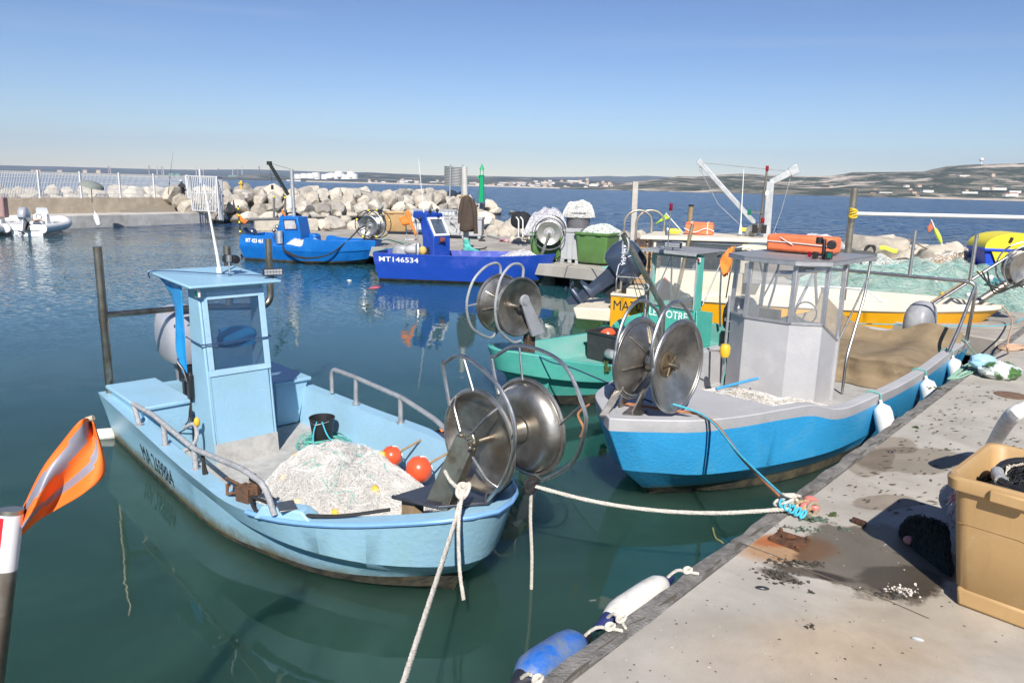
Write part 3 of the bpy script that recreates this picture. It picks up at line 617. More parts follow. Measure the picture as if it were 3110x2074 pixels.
class Hull:
    """lines: from the keel up to the gunwale; each a list of (x, y, z) for the port half."""
    def __init__(s, F, parent, lines, mats, strake_mats, floor=.2, cap=.1, cap_mi=3, in_mi=4, floor_mi=5, N=46, name='hull', flat_in=.94, tcap=None, deckz=None, bevel=.012):
        s.F = F; s.N = N; g = lines[-1]; T = [0.]
        for a, b in zip(g, g[1:]): T.append(T[-1]+max(.05, (Vector(b)-Vector(a)).length))
        def herm(l):                          # non-uniform cubic through the control points, common knots for all lines
            l = np.array(l, float); t = np.array(T); n = len(t); d = (l[1:]-l[:-1])/(t[1:]-t[:-1])[:, None]; m = np.zeros_like(l); m[0] = d[0]; m[-1] = d[-1]
            for j in range(1, n-1):
                h0, h1 = t[j]-t[j-1], t[j+1]-t[j]; m[j] = (d[j-1]*h1+d[j]*h0)/(h0+h1)
            out = []
            for q in np.linspace(0, t[-1], N):
                j = min(max(int(np.searchsorted(t, q, 'right'))-1, 0), n-2); h = t[j+1]-t[j]; f = (q-t[j])/h
                p = l[j]*(2*f**3-3*f**2+1)+m[j]*h*(f**3-2*f**2+f)+l[j+1]*(-2*f**3+3*f**2)+m[j+1]*h*(f**3-f**2); p[1] = max(0, p[1]); out.append(Vector(p))
            return out
        s.lines = [herm(l) for l in lines]
        mb = MB(F); Ls = s.lines
        for k in range(len(Ls)-1):
            for side in (1, -1):
                vs = []; fs = []
                for i in range(N):
                    for l in (Ls[k], Ls[k+1]): p = l[i]; vs.append((p.x, side*max(p.y, 0), p.z))
                for i in range(N-1): fs.append((2*i, 2*i+2, 2*i+3, 2*i+1))
                mb.add(vs, fs, strake_mats[k], True)
        ring = lambda i: [(l[i].x, l[i].y, l[i].z) for l in Ls]+[(l[i].x, -l[i].y, l[i].z) for l in Ls[::-1]]
        r0 = ring(0); nL = len(Ls)                                   # transom, strake by strake
        for k in range(nL-1): a, b = r0[k], r0[k+1]; mb.add([a, b, (b[0], -b[1], b[2]), (a[0], -a[1], a[2])], [(0, 1, 2, 3)], strake_mats[k])
        r1 = ring(N-1)
        for k in range(nL-1):
            a, b = r1[k], r1[k+1]
            if max(a[1], b[1]) > .01: mb.add([a, b, (b[0], -b[1], b[2]), (a[0], -a[1], a[2])], [(3, 2, 1, 0)], strake_mats[k])
        g = Ls[-1]; gi = []; tcap = tcap or cap; x0 = g[0].x+tcap
        for i in range(N):
            t = (g[min(i+1, N-1)]-g[max(i-1, 0)]); t.z = 0; t = t.normalized() if t.length > 1e-6 else Vector((0, -1, 0)); n = Vector((t.y, -t.x, 0))
            q = g[i]+n*cap; q.x = max(q.x, x0); q.y = max(q.y, 0.0); gi.append(q)
        xm = max(q.x for q in gi if q.y > .02) if any(q.y > .02 for q in gi) else gi[-1].x
        for q in gi: q.x = min(q.x, xm+.0)
        s.gi = gi
        fz = floor if callable(floor) else (lambda x: floor)
        for side in (1, -1):
            vs = []
            for i in range(N):
                p, q = g[i], gi[i]; f = min(fz(q.x), q.z-.03); col = [l[i] for l in Ls]; bx, by = col[0].x, 0.
                for c0, c1 in zip(col, col[1:]):
                    if c0.z <= f <= c1.z: k = (f-c0.z)/max(1e-6, c1.z-c0.z); bx, by = c0.x+(c1.x-c0.x)*k, c0.y+(c1.y-c0.y)*k
                bx = min(q.x, bx-.05) if i > N*.5 else q.x; by = max(0, min(q.y*flat_in, by-.05))
                vs += [(p.x, side*p.y, p.z), (q.x, side*q.y, q.z), (bx, side*by, f), (bx, 0, f)]
            fs0 = []; 
            for i in range(N-1):
                for j, mi in ((0, cap_mi), (1, in_mi), (2, floor_mi)):
                    mb.add([vs[4*i+j], vs[4*i+4+j], vs[4*i+5+j], vs[4*i+1+j]], [(0, 1, 2, 3)], mi, j != 2)
            a = vs[0:4]
            mb.add([a[0], a[1], (a[1][0], 0, a[1][2]), (a[0][0], 0, a[0][2])], [(0, 1, 2, 3)], cap_mi)
            mb.add([a[1], a[2], (a[2][0], 0, a[2][2]), (a[1][0], 0, a[1][2])], [(0, 1, 2, 3)], in_mi)
        mb.sharp = 20; s.o = mb.build(name, mats, parent); md = s.o.modifiers.new('b', 'BEVEL'); md.width = bevel; md.segments = 2; md.limit_method = 'ANGLE'; md.angle_limit = R(40)
    def pt(s, k, x, v, side=1, out=.006):     # a point of strake k (between lines k and k+1) at lengthwise x, height share v
        def at(l):
            for a, b in zip(l, l[1:]):
                if a.x <= x <= b.x: f = (x-a.x)/max(1e-6, b.x-a.x); return a.lerp(b, f)
            return l[-1] if x > l[-1].x else l[0]
        p = at(s.lines[k]).lerp(at(s.lines[k+1]), v); q = at(s.lines[k]).lerp(at(s.lines[k+1]), min(1, v+.05))
        e = Vector((0, q.z-p.z, -(q.y-p.y))); e = e.normalized() if e.length > 1e-6 else Vector((0, 1, 0))
        return s.F.w(p.x, side*(p.y+e.y*out), p.z+e.z*out)
    def gun(s, x, side=1, din=0, dz=0):
        for a, b, c, d in zip(s.lines[-1], s.lines[-1][1:], s.gi, s.gi[1:]):
            if a.x <= x <= b.x:
                f = (x-a.x)/max(1e-6, b.x-a.x); p = a.lerp(b, f).lerp(c.lerp(d, f), din); return s.F.w(p.x, side*p.y, p.z+dz)
        p = s.lines[-1][-1]; return s.F.w(p.x, side*p.y, p.z+dz)

def steel_tube(F, parent, name, pts, r, m, n=10, fil=.08):
    mb = MB(F); mb.tube(fillet(pts, fil) if len(pts) > 2 else pts, r, n); return mb.build(name, m, parent)
def net_reel(F, parent, x, y0, y1, z, rad, m=None, hub=.14, hoop=None, hoop_pts=None, rim=.022, cone=.1, spokes=8, hoop_r=.016, pan=0, rad2=None):
    """two dished flanges on an axle across the boat, rims, spokes, guard hoops"""
    m = m or steel_dull; ym = (y0+y1)/2
    mb = MB(F); Ma = axisM((x, y0, z), (0, 1, 0), (1, 0, 0)); w = y1-y0
    dd = (pan or cone)+.005; mb.lathe([(.03, -.02), (.03, dd), (hub, dd+.005), (hub*.9, w*.5), (hub, w-dd-.005), (.03, w-dd), (.03, w+.02)], Ma, 20)
    drum = mb.build('net_reel', m, parent)
    for yy, sg in ((y0, 1), (y1, -1)):
        mb = MB(F); Mf = axisM((x, yy, z), (0, sg, 0), (1, 0, 0)); k = rad if yy == y0 else (rad2 or rad)
        if pan: mb.lathe([(.03, pan), (k*.6, pan), (k*.78, pan*.94), (k*.9, pan*.55), (k*.96, .0), (k*.96, -.006), (k*.89, pan*.55-.006), (k*.77, pan*.94-.01), (k*.6, pan-.01), (.03, pan-.01)], Mf, 56)
        else: mb.lathe([(.03, cone*.95), (hub, cone), (k*.55, cone*.62), (k*.9, .02), (k*.97, 0), (k*.97, -.008), (k*.9, .006), (k*.55, cone*.62-.012), (hub, cone-.014), (.03, cone-.02)], Mf, 48)
        mb.tube([Mf @ Vector((k*math.cos(a), k*math.sin(a), -.004)) for a in np.linspace(0, 2*math.pi, 49)[:-1]], rim, 8, closed=True)
        for i in range(0 if pan else spokes):
            a = 2*math.pi*i/spokes+.2
            mb.plate([Mf @ Vector((q*math.cos(a)-.003*math.sin(a), q*math.sin(a)+.003*math.cos(a), zz)) for q, zz in ((hub, cone+.0), (k*.88, .03), (k*.86, .05), (hub, cone+.035))], Mf.to_3x3() @ Vector((math.sin(a), -math.cos(a), 0)), .006)
        mb.build('flange', m, drum)
    return drum
def guard(F, drum, pts, ringp, m, r=.017, n=26, closed=False, name='guard_hoop'):
    mb = MB(F); mb.tube(smooth(pts, n), r, 8)
    for a, b in ringp: mb.tube([a, b], r*.6, 6)
    return mb.build(name, m, drum)
def outboard(F, parent, x, y, z, yaw=0, tilt=0, s=1., m_cowl=None, m_leg=None, prop=True):
    """outboard engine on a transom: cowling, mid leg, gearcase with skeg"""
    M = Matrix.Translation(Vector((x, y, z))) @ Matrix.Rotation(yaw, 4, 'Z') @ Matrix.Rotation(tilt, 4, 'Y') @ Matrix.Scale(s, 4)
    mb = MB(F)
    def sec(zz, xb, xf, w, e=3.2): # superellipse section; xb is the aft end (towards -x)
        cx, ax = (xb+xf)/2, (xf-xb)/2
        return [M @ Vector((cx+ax*math.copysign(abs(math.cos(t))**(2/e), math.cos(t)), w*math.copysign(abs(math.sin(t))**(2/e), math.sin(t)), zz)) for t in np.linspace(0, 2*math.pi, 29)[:-1]]
    mb.loft([sec(.02, -.36, .05, .10), sec(.05, -.50, .12, .17), sec(.12, -.55, .15, .20), sec(.28, -.58, .16, .215), sec(.42, -.57, .14, .21), sec(.53, -.53, .09, .19), sec(.60, -.45, .02, .15), sec(.635, -.36, -.06, .09)], True, True, True)
    o = mb.build('outboard_motor', m_cowl, parent)
    mb = MB(F)
    mb.loft([sec(.03, -.34, .04, .09), sec(-.1, -.30, .0, .07), sec(-.5, -.27, -.05, .05), sec(-.56, -.42, -.02, .10), sec(-.575, -.42, -.02, .10), sec(-.6, -.28, -.06, .05), sec(-.78, -.26, -.08, .035)], True, True, True)
    Ml = M @ axisM((-.42, 0, -.80), (1, 0, 0)); mb.lathe([(.03, -.02), (.055, .05), (.06, .2), (.05, .38), (.01, .46)], Ml, 12)
    mb.plate([M @ Vector(p) for p in ((-.32, -.005, -.82), (-.08, -.005, -.84), (-.20, -.005, -1.02), (-.30, -.005, -1.02))], M.to_3x3() @ Vector((0, 1, 0)), .012)
    if prop:
        for k in range(3):
            a = 2*math.pi*k/3; c = M @ Vector((-.45, .09*math.cos(a), -.80+.09*math.sin(a))); mb.ball(c, .02*s, .065*s, .065*s, 8, 5, rot=Matrix.Rotation(a, 3, 'X'))
    mb.build('motor_leg', m_leg or m_cowl, o)
    mb = MB(F); mb.box((.10, 0, -.14), (.14, .26, .34), M=M); mb.box((.02, 0, -.02), (.2, .2, .06), M=M); mb.build('motor_bracket', black, o)
    return o, M
def led_bar(F, parent, c, w, h, yaw):
    M = Matrix.Translation(Vector(c)) @ Matrix.Rotation(yaw, 4, 'Z'); mb = MB(F); mb.box((0, 0, 0), (.05, w, h), M=M); mb.tube([M @ Vector((0, 0, -h/2)), M @ Vector((0, 0, -h/2-.05))], .012)
    o = mb.build('light_bar', black, parent, bevel=.006); mb = MB(F); nx = max(2, int(w/.035))
    for i in range(nx):
        for j in range(2): mb.box((.028, (i+.5)/nx*w*.92-w*.46, (j-.5)*h*.42), (.008, w*.8/nx, h*.34), M=M)
    mb.build('lamp_lens', led, o); return o

# ------------------------------------------------------------------ fishing nets: soft heaps of fine mesh
def net_heap(name, outline, h_, mats, label, group=None, base_mat=None, n_str=1500, seed=1, z0=0., r=.0016, floats=(), float_mats=None, lumps=.18, cat='fishing net', cords=6, cord_mat=None, zfun=None, wild=.10, parent=None, fsz=.04):
    """outline: ground polygon; a lumpy mound with fine loose filaments all over it"""
    r_ = random.Random(seed); out = [Vector((p[0], p[1], 0)) for p in smooth([(p[0], p[1], 0) for p in outline], 40, True)]
    c = sum(out, Vector())/len(out)
    zf = zfun or (lambda p: z0)
    def pt(a, q, off=0.):                    # angle a (0..1), share q of the radius
        k = a % 1*40; i = int(k); e = out[i % 40].lerp(out[(i+1) % 40], k-i); p = c.lerp(e, q)
        hh = h_*(max(0, 1-q**2.4))**.75*(1+lumps*2.2*mnoise.noise(Vector((p.x*1.5+seed, p.y*1.5, 0)))+lumps*mnoise.noise(Vector((p.x*4.2+seed, p.y*4.2, 3))))
        hh += .02*mnoise.noise(Vector((p.x*14, p.y*14, seed)))
        return Vector((p.x, p.y, zf(p)+hh+off))
    mb = MB(); mb.grid(lambda u, v: pt(u, v*1.0, 0) if v < 1 else pt(u, 1., 0)-Vector((0, 0, .01)), 56, 22)
    if parent is None:
        root = mb.build(name, base_mat or mats[0], origin=(c.x, c.y, zf(c))); tag(root, label, cat, group)
    else: root = mb.build(name, base_mat or mats[0], parent)
    for mi, m in enumerate(mats):
        mb = MB()
        for s_ in range(n_str//len(mats)):
            a = r_.random(); q = math.sqrt(r_.random())*1.0; da = r_.gauss(0, .05); dq = r_.gauss(0, .12); ph = r_.uniform(0, 6); am = min(.05, abs(r_.gauss(0, wild))*.3); pts = []; nn = 7; k2 = r_.uniform(2, 6)
            for i in range(nn):
                t = i/(nn-1); a2 = a+da*t+.012*math.sin(ph+k2*t); q2 = min(1.03, abs(q+dq*t+.04*math.sin(ph*2+k2*1.7*t))); pts.append(pt(a2, q2, .004+am*math.sin(math.pi*t)))
            rr = r*r_.uniform(.6, 1.3); mb.tube(pts, rr, 3, cap=False)
        mb.build('net_mesh', m, root)
    for i in range(cords):
        mb = MB(); a = r_.random(); q = r_.uniform(.1, .9); pts = []
        for k in range(9):
            pts.append(pt(a, q, .012)); a += r_.gauss(0, .05); q = min(.97, max(.05, q+r_.gauss(0, .16)))
        mb.tube(smooth(pts, 34), .0045, 5); mb.build('head_rope', cord_mat or rope_g, root)
    for i, f in enumerate(floats):
        p = pt(f[0], f[1], .0); mb = MB(); mb.ball(p, fsz, fsz*.8, fsz*1.15 if i % 2 else fsz*.8, 12, 8, rot=Matrix.Rotation(r_.uniform(0, 3), 3, 'Z') @ Matrix.Rotation(r_.uniform(.3, 1.3), 3, 'Y'))
        mb.build('net_float', (float_mats or [yellow_p])[i % len(float_mats or [1])], root)
    return root, pt
net_white = mat('net_white', (.84, .83, .79), rough=.9, var=.1); net_grey = mat('net_grey', (.70, .68, .66), rough=.9, var=.15); net_base = mat('net_base', (.60, .59, .55), rough=1, var=.25, vs=7, bump=1., bs=60, dirt=(.48, .47, .44), ds=6, dt=.53)  # net_base: its dirt tone is shade of gaps in the mesh, put into the colour
net_pink = mat('net_pink', (.70, .66, .60), rough=.9); net_green = mat('net_green', (.36, .53, .46), rough=.9, var=.15); net_teal = mat('net_teal', (.12, .38, .36), rough=.9, var=.2)
net_gbase = mat('net_gbase', (.27, .39, .35), rough=1, var=.3, vs=5, bump=1., bs=50, dirt=(.44, .47, .42), ds=4, dt=.52); net_sheer = mat('net_sheer', (.62, .61, .57), rough=1, alpha=.42, var=.3, vs=8, bump=1, bs=40); net_sea = mat('net_seafoam', (.52, .63, .57), rough=.9)
net_lilac = mat('net_lilac', (.50, .48, .56), rough=.9); net_brown = mat('net_brown', (.40, .25, .10), rough=.9); net_black = mat('net_black', (.012, .013, .016), rough=.8)
def curve_rope(name, pts, r, m, label, cat='rope', laid=False, seg=30, parent=None, group=None):
    mb = MB()
    if laid: rope(mb, smooth(pts, seg), r)
    else: mb.tube(smooth(pts, seg), r, 6)
    o = mb.build(name, m, parent)
    return o if parent is not None else tag(o, label, cat, group)
# ================================================================== boat A: light blue boat in front
FA = Frame((-4.64, 10.3, 0), -46)
A = empty('fishing_boat', FA.M, 'light blue open fishing boat with a narrow wheelhouse and steel net reel, nearest the camera', 'fishing boat')
lb = mat('light_blue_paint', (.295, .50, .645), rough=.38, var=.06, vs=1.2, bump=.22, bs=22, scuff=(.50, .60, .62), dirt=(.28, .47, .55), ds=2, dt=.6, dirt2=(.36, .44, .43), d2s=2.2, d2t=.70)
lbs = mat('light_blue_side', (.29, .50, .645), rough=.35, var=.06, vs=1.2, bump=.28, bs=16, grime=.30, scuff=(.48, .58, .60), dirt=(.29, .49, .55), ds=1.6, dt=.58, dirt2=(.40, .43, .31), d2s=1.8, d2t=.70, streak=.06)
lb2 = mat('blue_rub', (.19, .38, .68), rough=.4, var=.08)
deckg = mat('deck_grey', (.44, .43, .405), rough=.8, var=.12, vs=5, bump=.3, bs=60, dirt=(.30, .29, .28), ds=6, dt=.6)
antif = mat('bottom_dark', (.035, .033, .028), rough=.7, var=.3, vs=8, bump=.6, bs=20, dirt=(.10, .085, .05), ds=5, dt=.55)
kx = [0, 2, 2.9, 3.8, 4.55, 5.07, 5.6, 6.1, 6.4, 6.52, 6.55]
def ln(ys, zs, xs=None): return list(zip(xs or kx, ys, zs))
A_l = [ln([0]*11, [-.28, -.3, -.3, -.3, -.29, -.27, -.24, -.18, -.1, -.05, -.0], [-.05, 2, 2.9, 3.8, 4.5, 5.0, 5.4, 5.7, 5.9, 6.0, 6.03]),
       ln([1.02, 1.09, 1.12, 1.10, .97, .82, .60, .31, .13, .05, .0], [-.03, -.01, .0, .01, .02, .03, .05, .07, .08, .09, .09], [-.02, 2, 2.9, 3.8, 4.42, 4.98, 5.45, 5.84, 6.0, 6.05, 6.07]),
       ln([1.03, 1.10, 1.13, 1.115, .99, .84, .63, .34, .15, .06, .0], [.04, .05, .05, .06, .08, .10, .14, .19, .22, .23, .23], [-.02, 2, 2.9, 3.8, 4.44, 5.0, 5.48, 5.88, 6.06, 6.12, 6.14]),
       ln([1.11, 1.165, 1.195, 1.17, 1.065, .90, .70, .42, .2, .08, .0], [.42, .42, .42, .40, .33, .29, .28, .27, .27, .27, .27], [-.01, 2, 2.9, 3.8, 4.5, 5.06, 5.52, 5.92, 6.12, 6.2, 6.22]),
       ln([1.115, 1.17, 1.20, 1.23, 1.22, 1.12, .90, .58, .30, .13, .0], [.44, .44, .44, .46, .46, .45, .43, .42, .42, .42, .42], [-.01, 2, 2.9, 3.8, 4.5, 5.04, 5.56, 6.0, 6.25, 6.34, 6.36]),
       ln([1.18, 1.26, 1.3, 1.33, 1.32, 1.2, .95, .62, .36, .18, .0], [.68, .66, .65, .66, .67, .7, .76, .85, .91, .93, .93])]
HA = Hull(FA, A, A_l, [antif, lbs, lbs, lb, lb, deckg], [0, 0, 1, 1, 1], floor=lambda x: .16 if x < 5 else .16+(x-5)*.25, cap=.17)
mb = MB(FA)                                  # rub rail round the bow
pts = [HA.F.l(HA.gun(x, -1))+Vector((0, -.006, -.005)) for x in np.linspace(4.75, 6.5, 14)]+[Vector((6.56, 0, .925))]
pts += [Vector((p.x, -p.y, p.z)) for p in pts[:-1][::-1]]
mb.tube(pts, .022, 8); mb.build('rub_rail', lb2, A)
text_mesh('MA 269884', .235, lambda x, y: HA.pt(2, 1.42+x, .24+.62*y/.17, -1, .004), 'registration_number', mat('letter_black', (.02, .02, .02), rough=.5), A, cw=1.02, spacing=1.02)
# stern lockers either side of the engine well, transom beam
def locker(sy, y0, y1, x0, x1, z1, nm='stern_locker'):
    mb = MB(FA); yb = min(y1-.02, .97); mb.hexa([(x0+.03, sy*a, z) for z in (.17,) for a in ()]+[(x0+.03, sy*(y0+.02), .17), (x1-.03, sy*(y0+.02), .17), (x1-.03, sy*yb, .17), (x0+.03, sy*yb, .17), (x0+.03, sy*(y0+.02), z1-.04), (x1-.03, sy*(y0+.02), z1-.04), (x1-.03, sy*(y1-.04), z1-.04), (x0+.03, sy*(y1-.04), z1-.04)]); o = mb.build(nm, lb, A, bevel=.02)
    mb = MB(FA); mb.box(((x0+x1)/2, sy*(y0+y1)/2, z1-.02), (x1-x0, y1-y0, .055)); mb.build('lid', lb, o, bevel=.018, seg=3); return o
locker(-1, .52, 1.15, .24, 1.58, .82); locker(1, .62, 1.18, .24, 1.42, .80)
# wheelhouse: a narrow console with raked window, open at the back
W_ = dict(fx=lambda z: 2.22-(z-.2)*.125, bx=lambda z: 1.62+(z-.2)*.02)
def whp(x, y, z): return (x, y, z)
y0, y1 = -.54, .26; mb = MB(FA); th = .035
zb, zw0, zw1, zt = .16, 1.27, 2.12, 2.27
fx = W_['fx']; bx = W_['bx']
def panel(pts, n, mi=0): mb.plate(pts, n, th, mi)
mb.hexa([(bx(zb), y0, zb), (fx(zb), y0, zb), (fx(zb), y0+th, zb), (bx(zb), y0+th, zb), (bx(zt), y0, zt), (fx(zt), y0, zt), (fx(zt), y0+th, zt), (bx(zt), y0+th, zt)])
mb.hexa([(bx(zb), y1-th, zb), (fx(zb), y1-th, zb), (fx(zb), y1, zb), (bx(zb), y1, zb), (bx(zt), y1-th, zt), (fx(zt), y1-th, zt), (fx(zt), y1, zt), (bx(zt), y1, zt)])
def front(za, zc, ya, yb, d0=0., d1=th, mi=0): mb.hexa([(fx(za)-d1, ya, za), (fx(za)-d0, ya, za), (fx(za)-d0, yb, za), (fx(za)-d1, yb, za), (fx(zc)-d1, ya, zc), (fx(zc)-d0, ya, zc), (fx(zc)-d0, yb, zc), (fx(zc)-d1, yb, zc)], mi)
front(zb, zw0, y0+th, y1-th, .001); front(zw1, zt, y0+th, y1-th, .001)
front(zw0, zw1, y0+th, y0+.09, .001); front(zw0, zw1, y1-.07, y1-th, .001)
mb.box(((fx(1.1)+bx(1.1))/2-.03, (y0+y1)/2, 1.15), (.5, y1-y0-.08, .03))
wh = mb.build('wheelhouse', lb, A, bevel=.014)
mb = MB(FA); front(zb, .40, y0+.002, y1-.002, -.003, .0); mb.build('kick_panel', deckg, wh)
mb = MB(FA)                                  # window frame standing proud
for a, c, p, q in ((zw0-.06, zw0+.005, y0+.03, y1-.005), (zw1-.01, zw1+.08, y0+.09, y1-.005)): front(a, c, p, q, -.014, -.002)
front(zw0+.006, zw1-.011, y0+.03, y0+.095, -.014, -.002); front(zw0+.006, zw1-.011, y1-.08, y1-.005, -.014, -.002)
for za in (1.3, 1.5, 1.7, 1.9, 2.1):
    for yy in (y0+.06, y1-.04): mb.ball((fx(za)+.017, yy, za), .006, n=6, k=4)
mb.build('window_frame', mat('frame_blue', (.36, .56, .72), rough=.4, var=.08), wh, bevel=.004)
mb = MB(FA); front(zw0+.002, zw1-.002, y0+.09, y1-.07, .006, .014); mb.build('window', mat('window_tint', (.03, .08, .17), rough=.07, alpha=.36, var=.3, vs=3, dirt=(.2, .26, .32), ds=5, dt=.72), wh)
mb = MB(FA); mb.hexa([(.72, -.68, 2.31), (2.10, -.68, 2.26), (2.10, .44, 2.26), (.72, .44, 2.31), (.72, -.68, 2.345), (2.10, -.68, 2.295), (2.10, .44, 2.295), (.72, .44, 2.345)])
rf = mb.build('roof', lb, wh, bevel=.015, seg=3)
for sy, len_ in ((-.60, 1), (.36, 1)):
    mb = MB(FA); mb.tube([(.80, sy, 2.3), (.95, sy, 1.6), (1.62, sy+.04*(-sy/abs(sy)), 1.3)], .012); 
mb = MB(FA); mb.box((2.02, y0-.02, 2.20), (.06, .05, .10)); nl = mb.build('navigation_light', white_p, wh, bevel=.008); mb = MB(FA); mb.box((2.04, y0-.046, 2.20), (.045, .01, .07)); mb.build('lens', green_l, nl)
mb = MB(FA); mb.tube([(1.35, -.02, 2.32), (1.35, -.02, 2.40)], .035, 12); mb.tube([(1.35, -.02, 2.38), (1.335, -.03, 2.55), (1.22, -.10, 3.42)], [.022, .018, .009], 8); mb.build('antenna', white_p, A)
mb = MB(FA); mb.tube([(1.55, .02, 2.31), (1.52, .04, 2.50)], .012); mb.tube([(1.52, .04, 2.49), (1.52, .04, 2.57)], .035, 12); mb.build('mast_light', steel, A)
mb = MB(FA); Mk = axisM(FA.l(D(700, 787, 9.35)), (.75, .25, 0)); mb.lathe([(.03, -.10), (.055, -.09), (.055, .10), (.05, .115), (.02, .12)], Mk, 16); mb.tube([Mk @ Vector((0, 0, 0)), Mk @ Vector((.13, 0, -.02))], .012); mb.build('search_light', black, A)
led_bar(FA, A, (1.95, .40, 2.385), .24, .085, R(-8))
# stern goal posts: two uprights and bent bars
mb = MB(FA); mb.tube([(.1, -1.06, .55), (.1, -1.06, 2.61)], .052, 16); mb.tube([(.1, -1.06, 1.62), (.1, -1.06, 1.86)], .058, 16); mb.build('stern_post', steel_brown, A)
mb = MB(FA); mb.tube([(.1, -1.02, 1.72), (.1, .2, 1.715)], .04, 14); mb.tube(fillet([(.1, .2, 1.715), (.1, 1.25, 1.62), (.1, 1.25, 2.64)], .22, 8), .05, 14); mb.tube([(.1, .62, 1.7), (.1, .62, 2.56)], .052, 14); mb.build('stern_post', steel_brown, A)
# side rails
def rail(name, top, feet, r, m, side):
    mb = MB(FA); mb.tube(fillet(top, .12), r, 12)
    for a, b in feet: mb.tube([a, b], r*1.05, 10); mb.tube([Vector(b), Vector(b)+Vector((0, 0, .02))], r*1.7, 12)
    return mb.build(name, m, A)
grey_tape = mat('taped_pipe', (.36, .36, .37), rough=.6, var=.25, vs=14, bump=.8, bs=40)
rail('side_rail', [(1.52, -1.2, .88), (2.2, -1.2, .91), (3.4, -1.22, .86), (4.55, -1.22, .99), (4.98, -1.22, .98), (5.10, -1.2, .74)], [((1.55, -1.2, .88), (1.7, -1.2, .66)), ((2.52, -1.2, .9), (2.54, -1.2, .64)), ((3.40, -1.21, .86), (3.44, -1.22, .64))], .027, grey_tape, -1)
mb = MB(FA); mb.hexa([(4.88, -1.30, .66), (5.42, -1.02, .70), (5.30, -.86, .70), (4.84, -1.05, .66), (4.96, -1.25, .79), (5.30, -1.06, .80), (5.22, -.94, .80), (4.93, -1.09, .79)]); mb.build('rail_pad', lb, A, bevel=.015)
mb = MB(FA); mb.box((5.12, -1.10, .80), (.2, .15, .012), -.3); mb.build('rail_plate', steel_dull, A, bevel=.003)
rail('side_rail', [(1.93, 1.2, .68), (1.93, 1.2, 1.02), (2.5, 1.2, 1.02), (3.55, 1.2, .98), (4.3, 1.14, .9), (4.9, 1.02, .78), (5.1, .98, .72)], [((2.54, 1.2, 1.0), (2.53, 1.2, .66)), ((3.53, 1.2, .97), (3.53, 1.2, .65))], .03, galv, 1)
# engine
silver = mat('silver_cowl', (.50, .50, .54), rough=.25, metal=.35, var=.06, coat=.5)
om, oM = outboard(FA, A, .02, .02, .86, 0, 0, 1.32, silver, mat('silver_leg', (.42, .42, .45), rough=.35, metal=.3))
mb = MB(FA); mb.box((1.66, -.585, 1.02), (.11, .05, .34)); tc_ = mb.build('throttle_box', black, A, bevel=.02); mb = MB(FA); mb.tube([(1.66, -.615, 1.08), (1.6, -.63, 1.22), (1.52, -.66, 1.3)], [.016, .014, .02]); mb.build('lever', black, tc_)
mb = MB(FA)
for k in range(3): mb.tube(smooth([(1.66, -.58, .86), (1.64+.03*k, -.6, .72), (1.60+.05*k, -.62, .55), (1.35+.1*k, -.66-.03*k, .42)], 16), .008)
mb.build('control_cables', rubber, A)
# bow: net reels on a slanted cantilever arm
c_z = 1.45
dr = net_reel(FA, A, 6.30, .02, .58, c_z, .42, steel_dull, hub=.12, cone=.10, spokes=6, pan=.11)
for (yy, P6) in ((0., [(5.78, 1.78), (5.84, 2.01), (6.11, 2.13), (6.54, 1.97), (6.74, 1.66), (6.65, 1.27), (6.39, .92)]), (.56, [(5.78, 1.78), (5.84, 1.98), (6.19, 2.16), (6.68, 2.11), (6.93, 1.81), (6.97, 1.61), (6.85, 1.29), (6.52, 1.03)])):
    def rg(a, y): return (6.30+.42*math.cos(a), y, c_z+.42*math.sin(a))
    pts = [rg(R(148), yy)]+[(a, yy, b) for a, b in P6[1:]]
    guard(FA, dr, [Vector(pts[0])]+smooth(pts[1:], 30), [((P6[2][0], yy, P6[2][1]), rg(R(98), yy)), ((P6[4][0], yy, P6[4][1]), rg(R(18), yy)), ((P6[-1][0], yy, P6[-1][1]), rg(R(-72), yy))], steel, .017, 60)
mb = MB(FA)                                  # bracket on the outside of the near flange
mb.hexa([(6.00, -.32, .88), (6.20, -.26, .88), (6.16, -.15, .88), (5.98, -.2, .88), (6.18, -.13, 1.50), (6.36, -.12, 1.50), (6.36, -.07, 1.52), (6.18, -.07, 1.52)])
mb.hexa([(6.19, -.31, .9), (6.25, -.28, .9), (6.22, -.15, .9), (6.17, -.16, .9), (6.35, -.16, 1.42), (6.39, -.15, 1.42), (6.39, -.07, 1.44), (6.35, -.07, 1.44)])
mb.lathe([(.11, -.03), (.11, .0), (.09, .012)], axisM((6.28, -.10, 1.47), (0, -1, 0)), 20)
for a in range(4): mb.lathe([(.018, 0), (.018, .02), (.01, .028)], axisM((6.28+.06*math.cos(a*1.57+.7), -.112, 1.47+.06*math.sin(a*1.57+.7)), (0, -1, 0)), 6)
mb.tube([(6.32, -.1, 1.47), (6.42, -.18, 1.46)], .018, 8)
mb.build('bracket', mat('bracket_steel', (.36, .33, .27), rough=.3, metal=.9, var=.25, vs=6, dirt=(.2, .13, .07), ds=5, dt=.62), dr, bevel=.006)
for a in (55, 130, 225, -50):                # four bent ties from the hub to the rim
    mb = MB(FA); ca, sa = math.cos(R(a)), math.sin(R(a)); mb.tube(fillet([(6.28+.1*ca, -.11, 1.46+.1*sa), (6.30+.34*ca, -.07, 1.45+.34*sa), (6.30+.42*ca, .0, 1.45+.42*sa)], .04), .011, 8)
    mb.build('flange_tie', steel, dr)
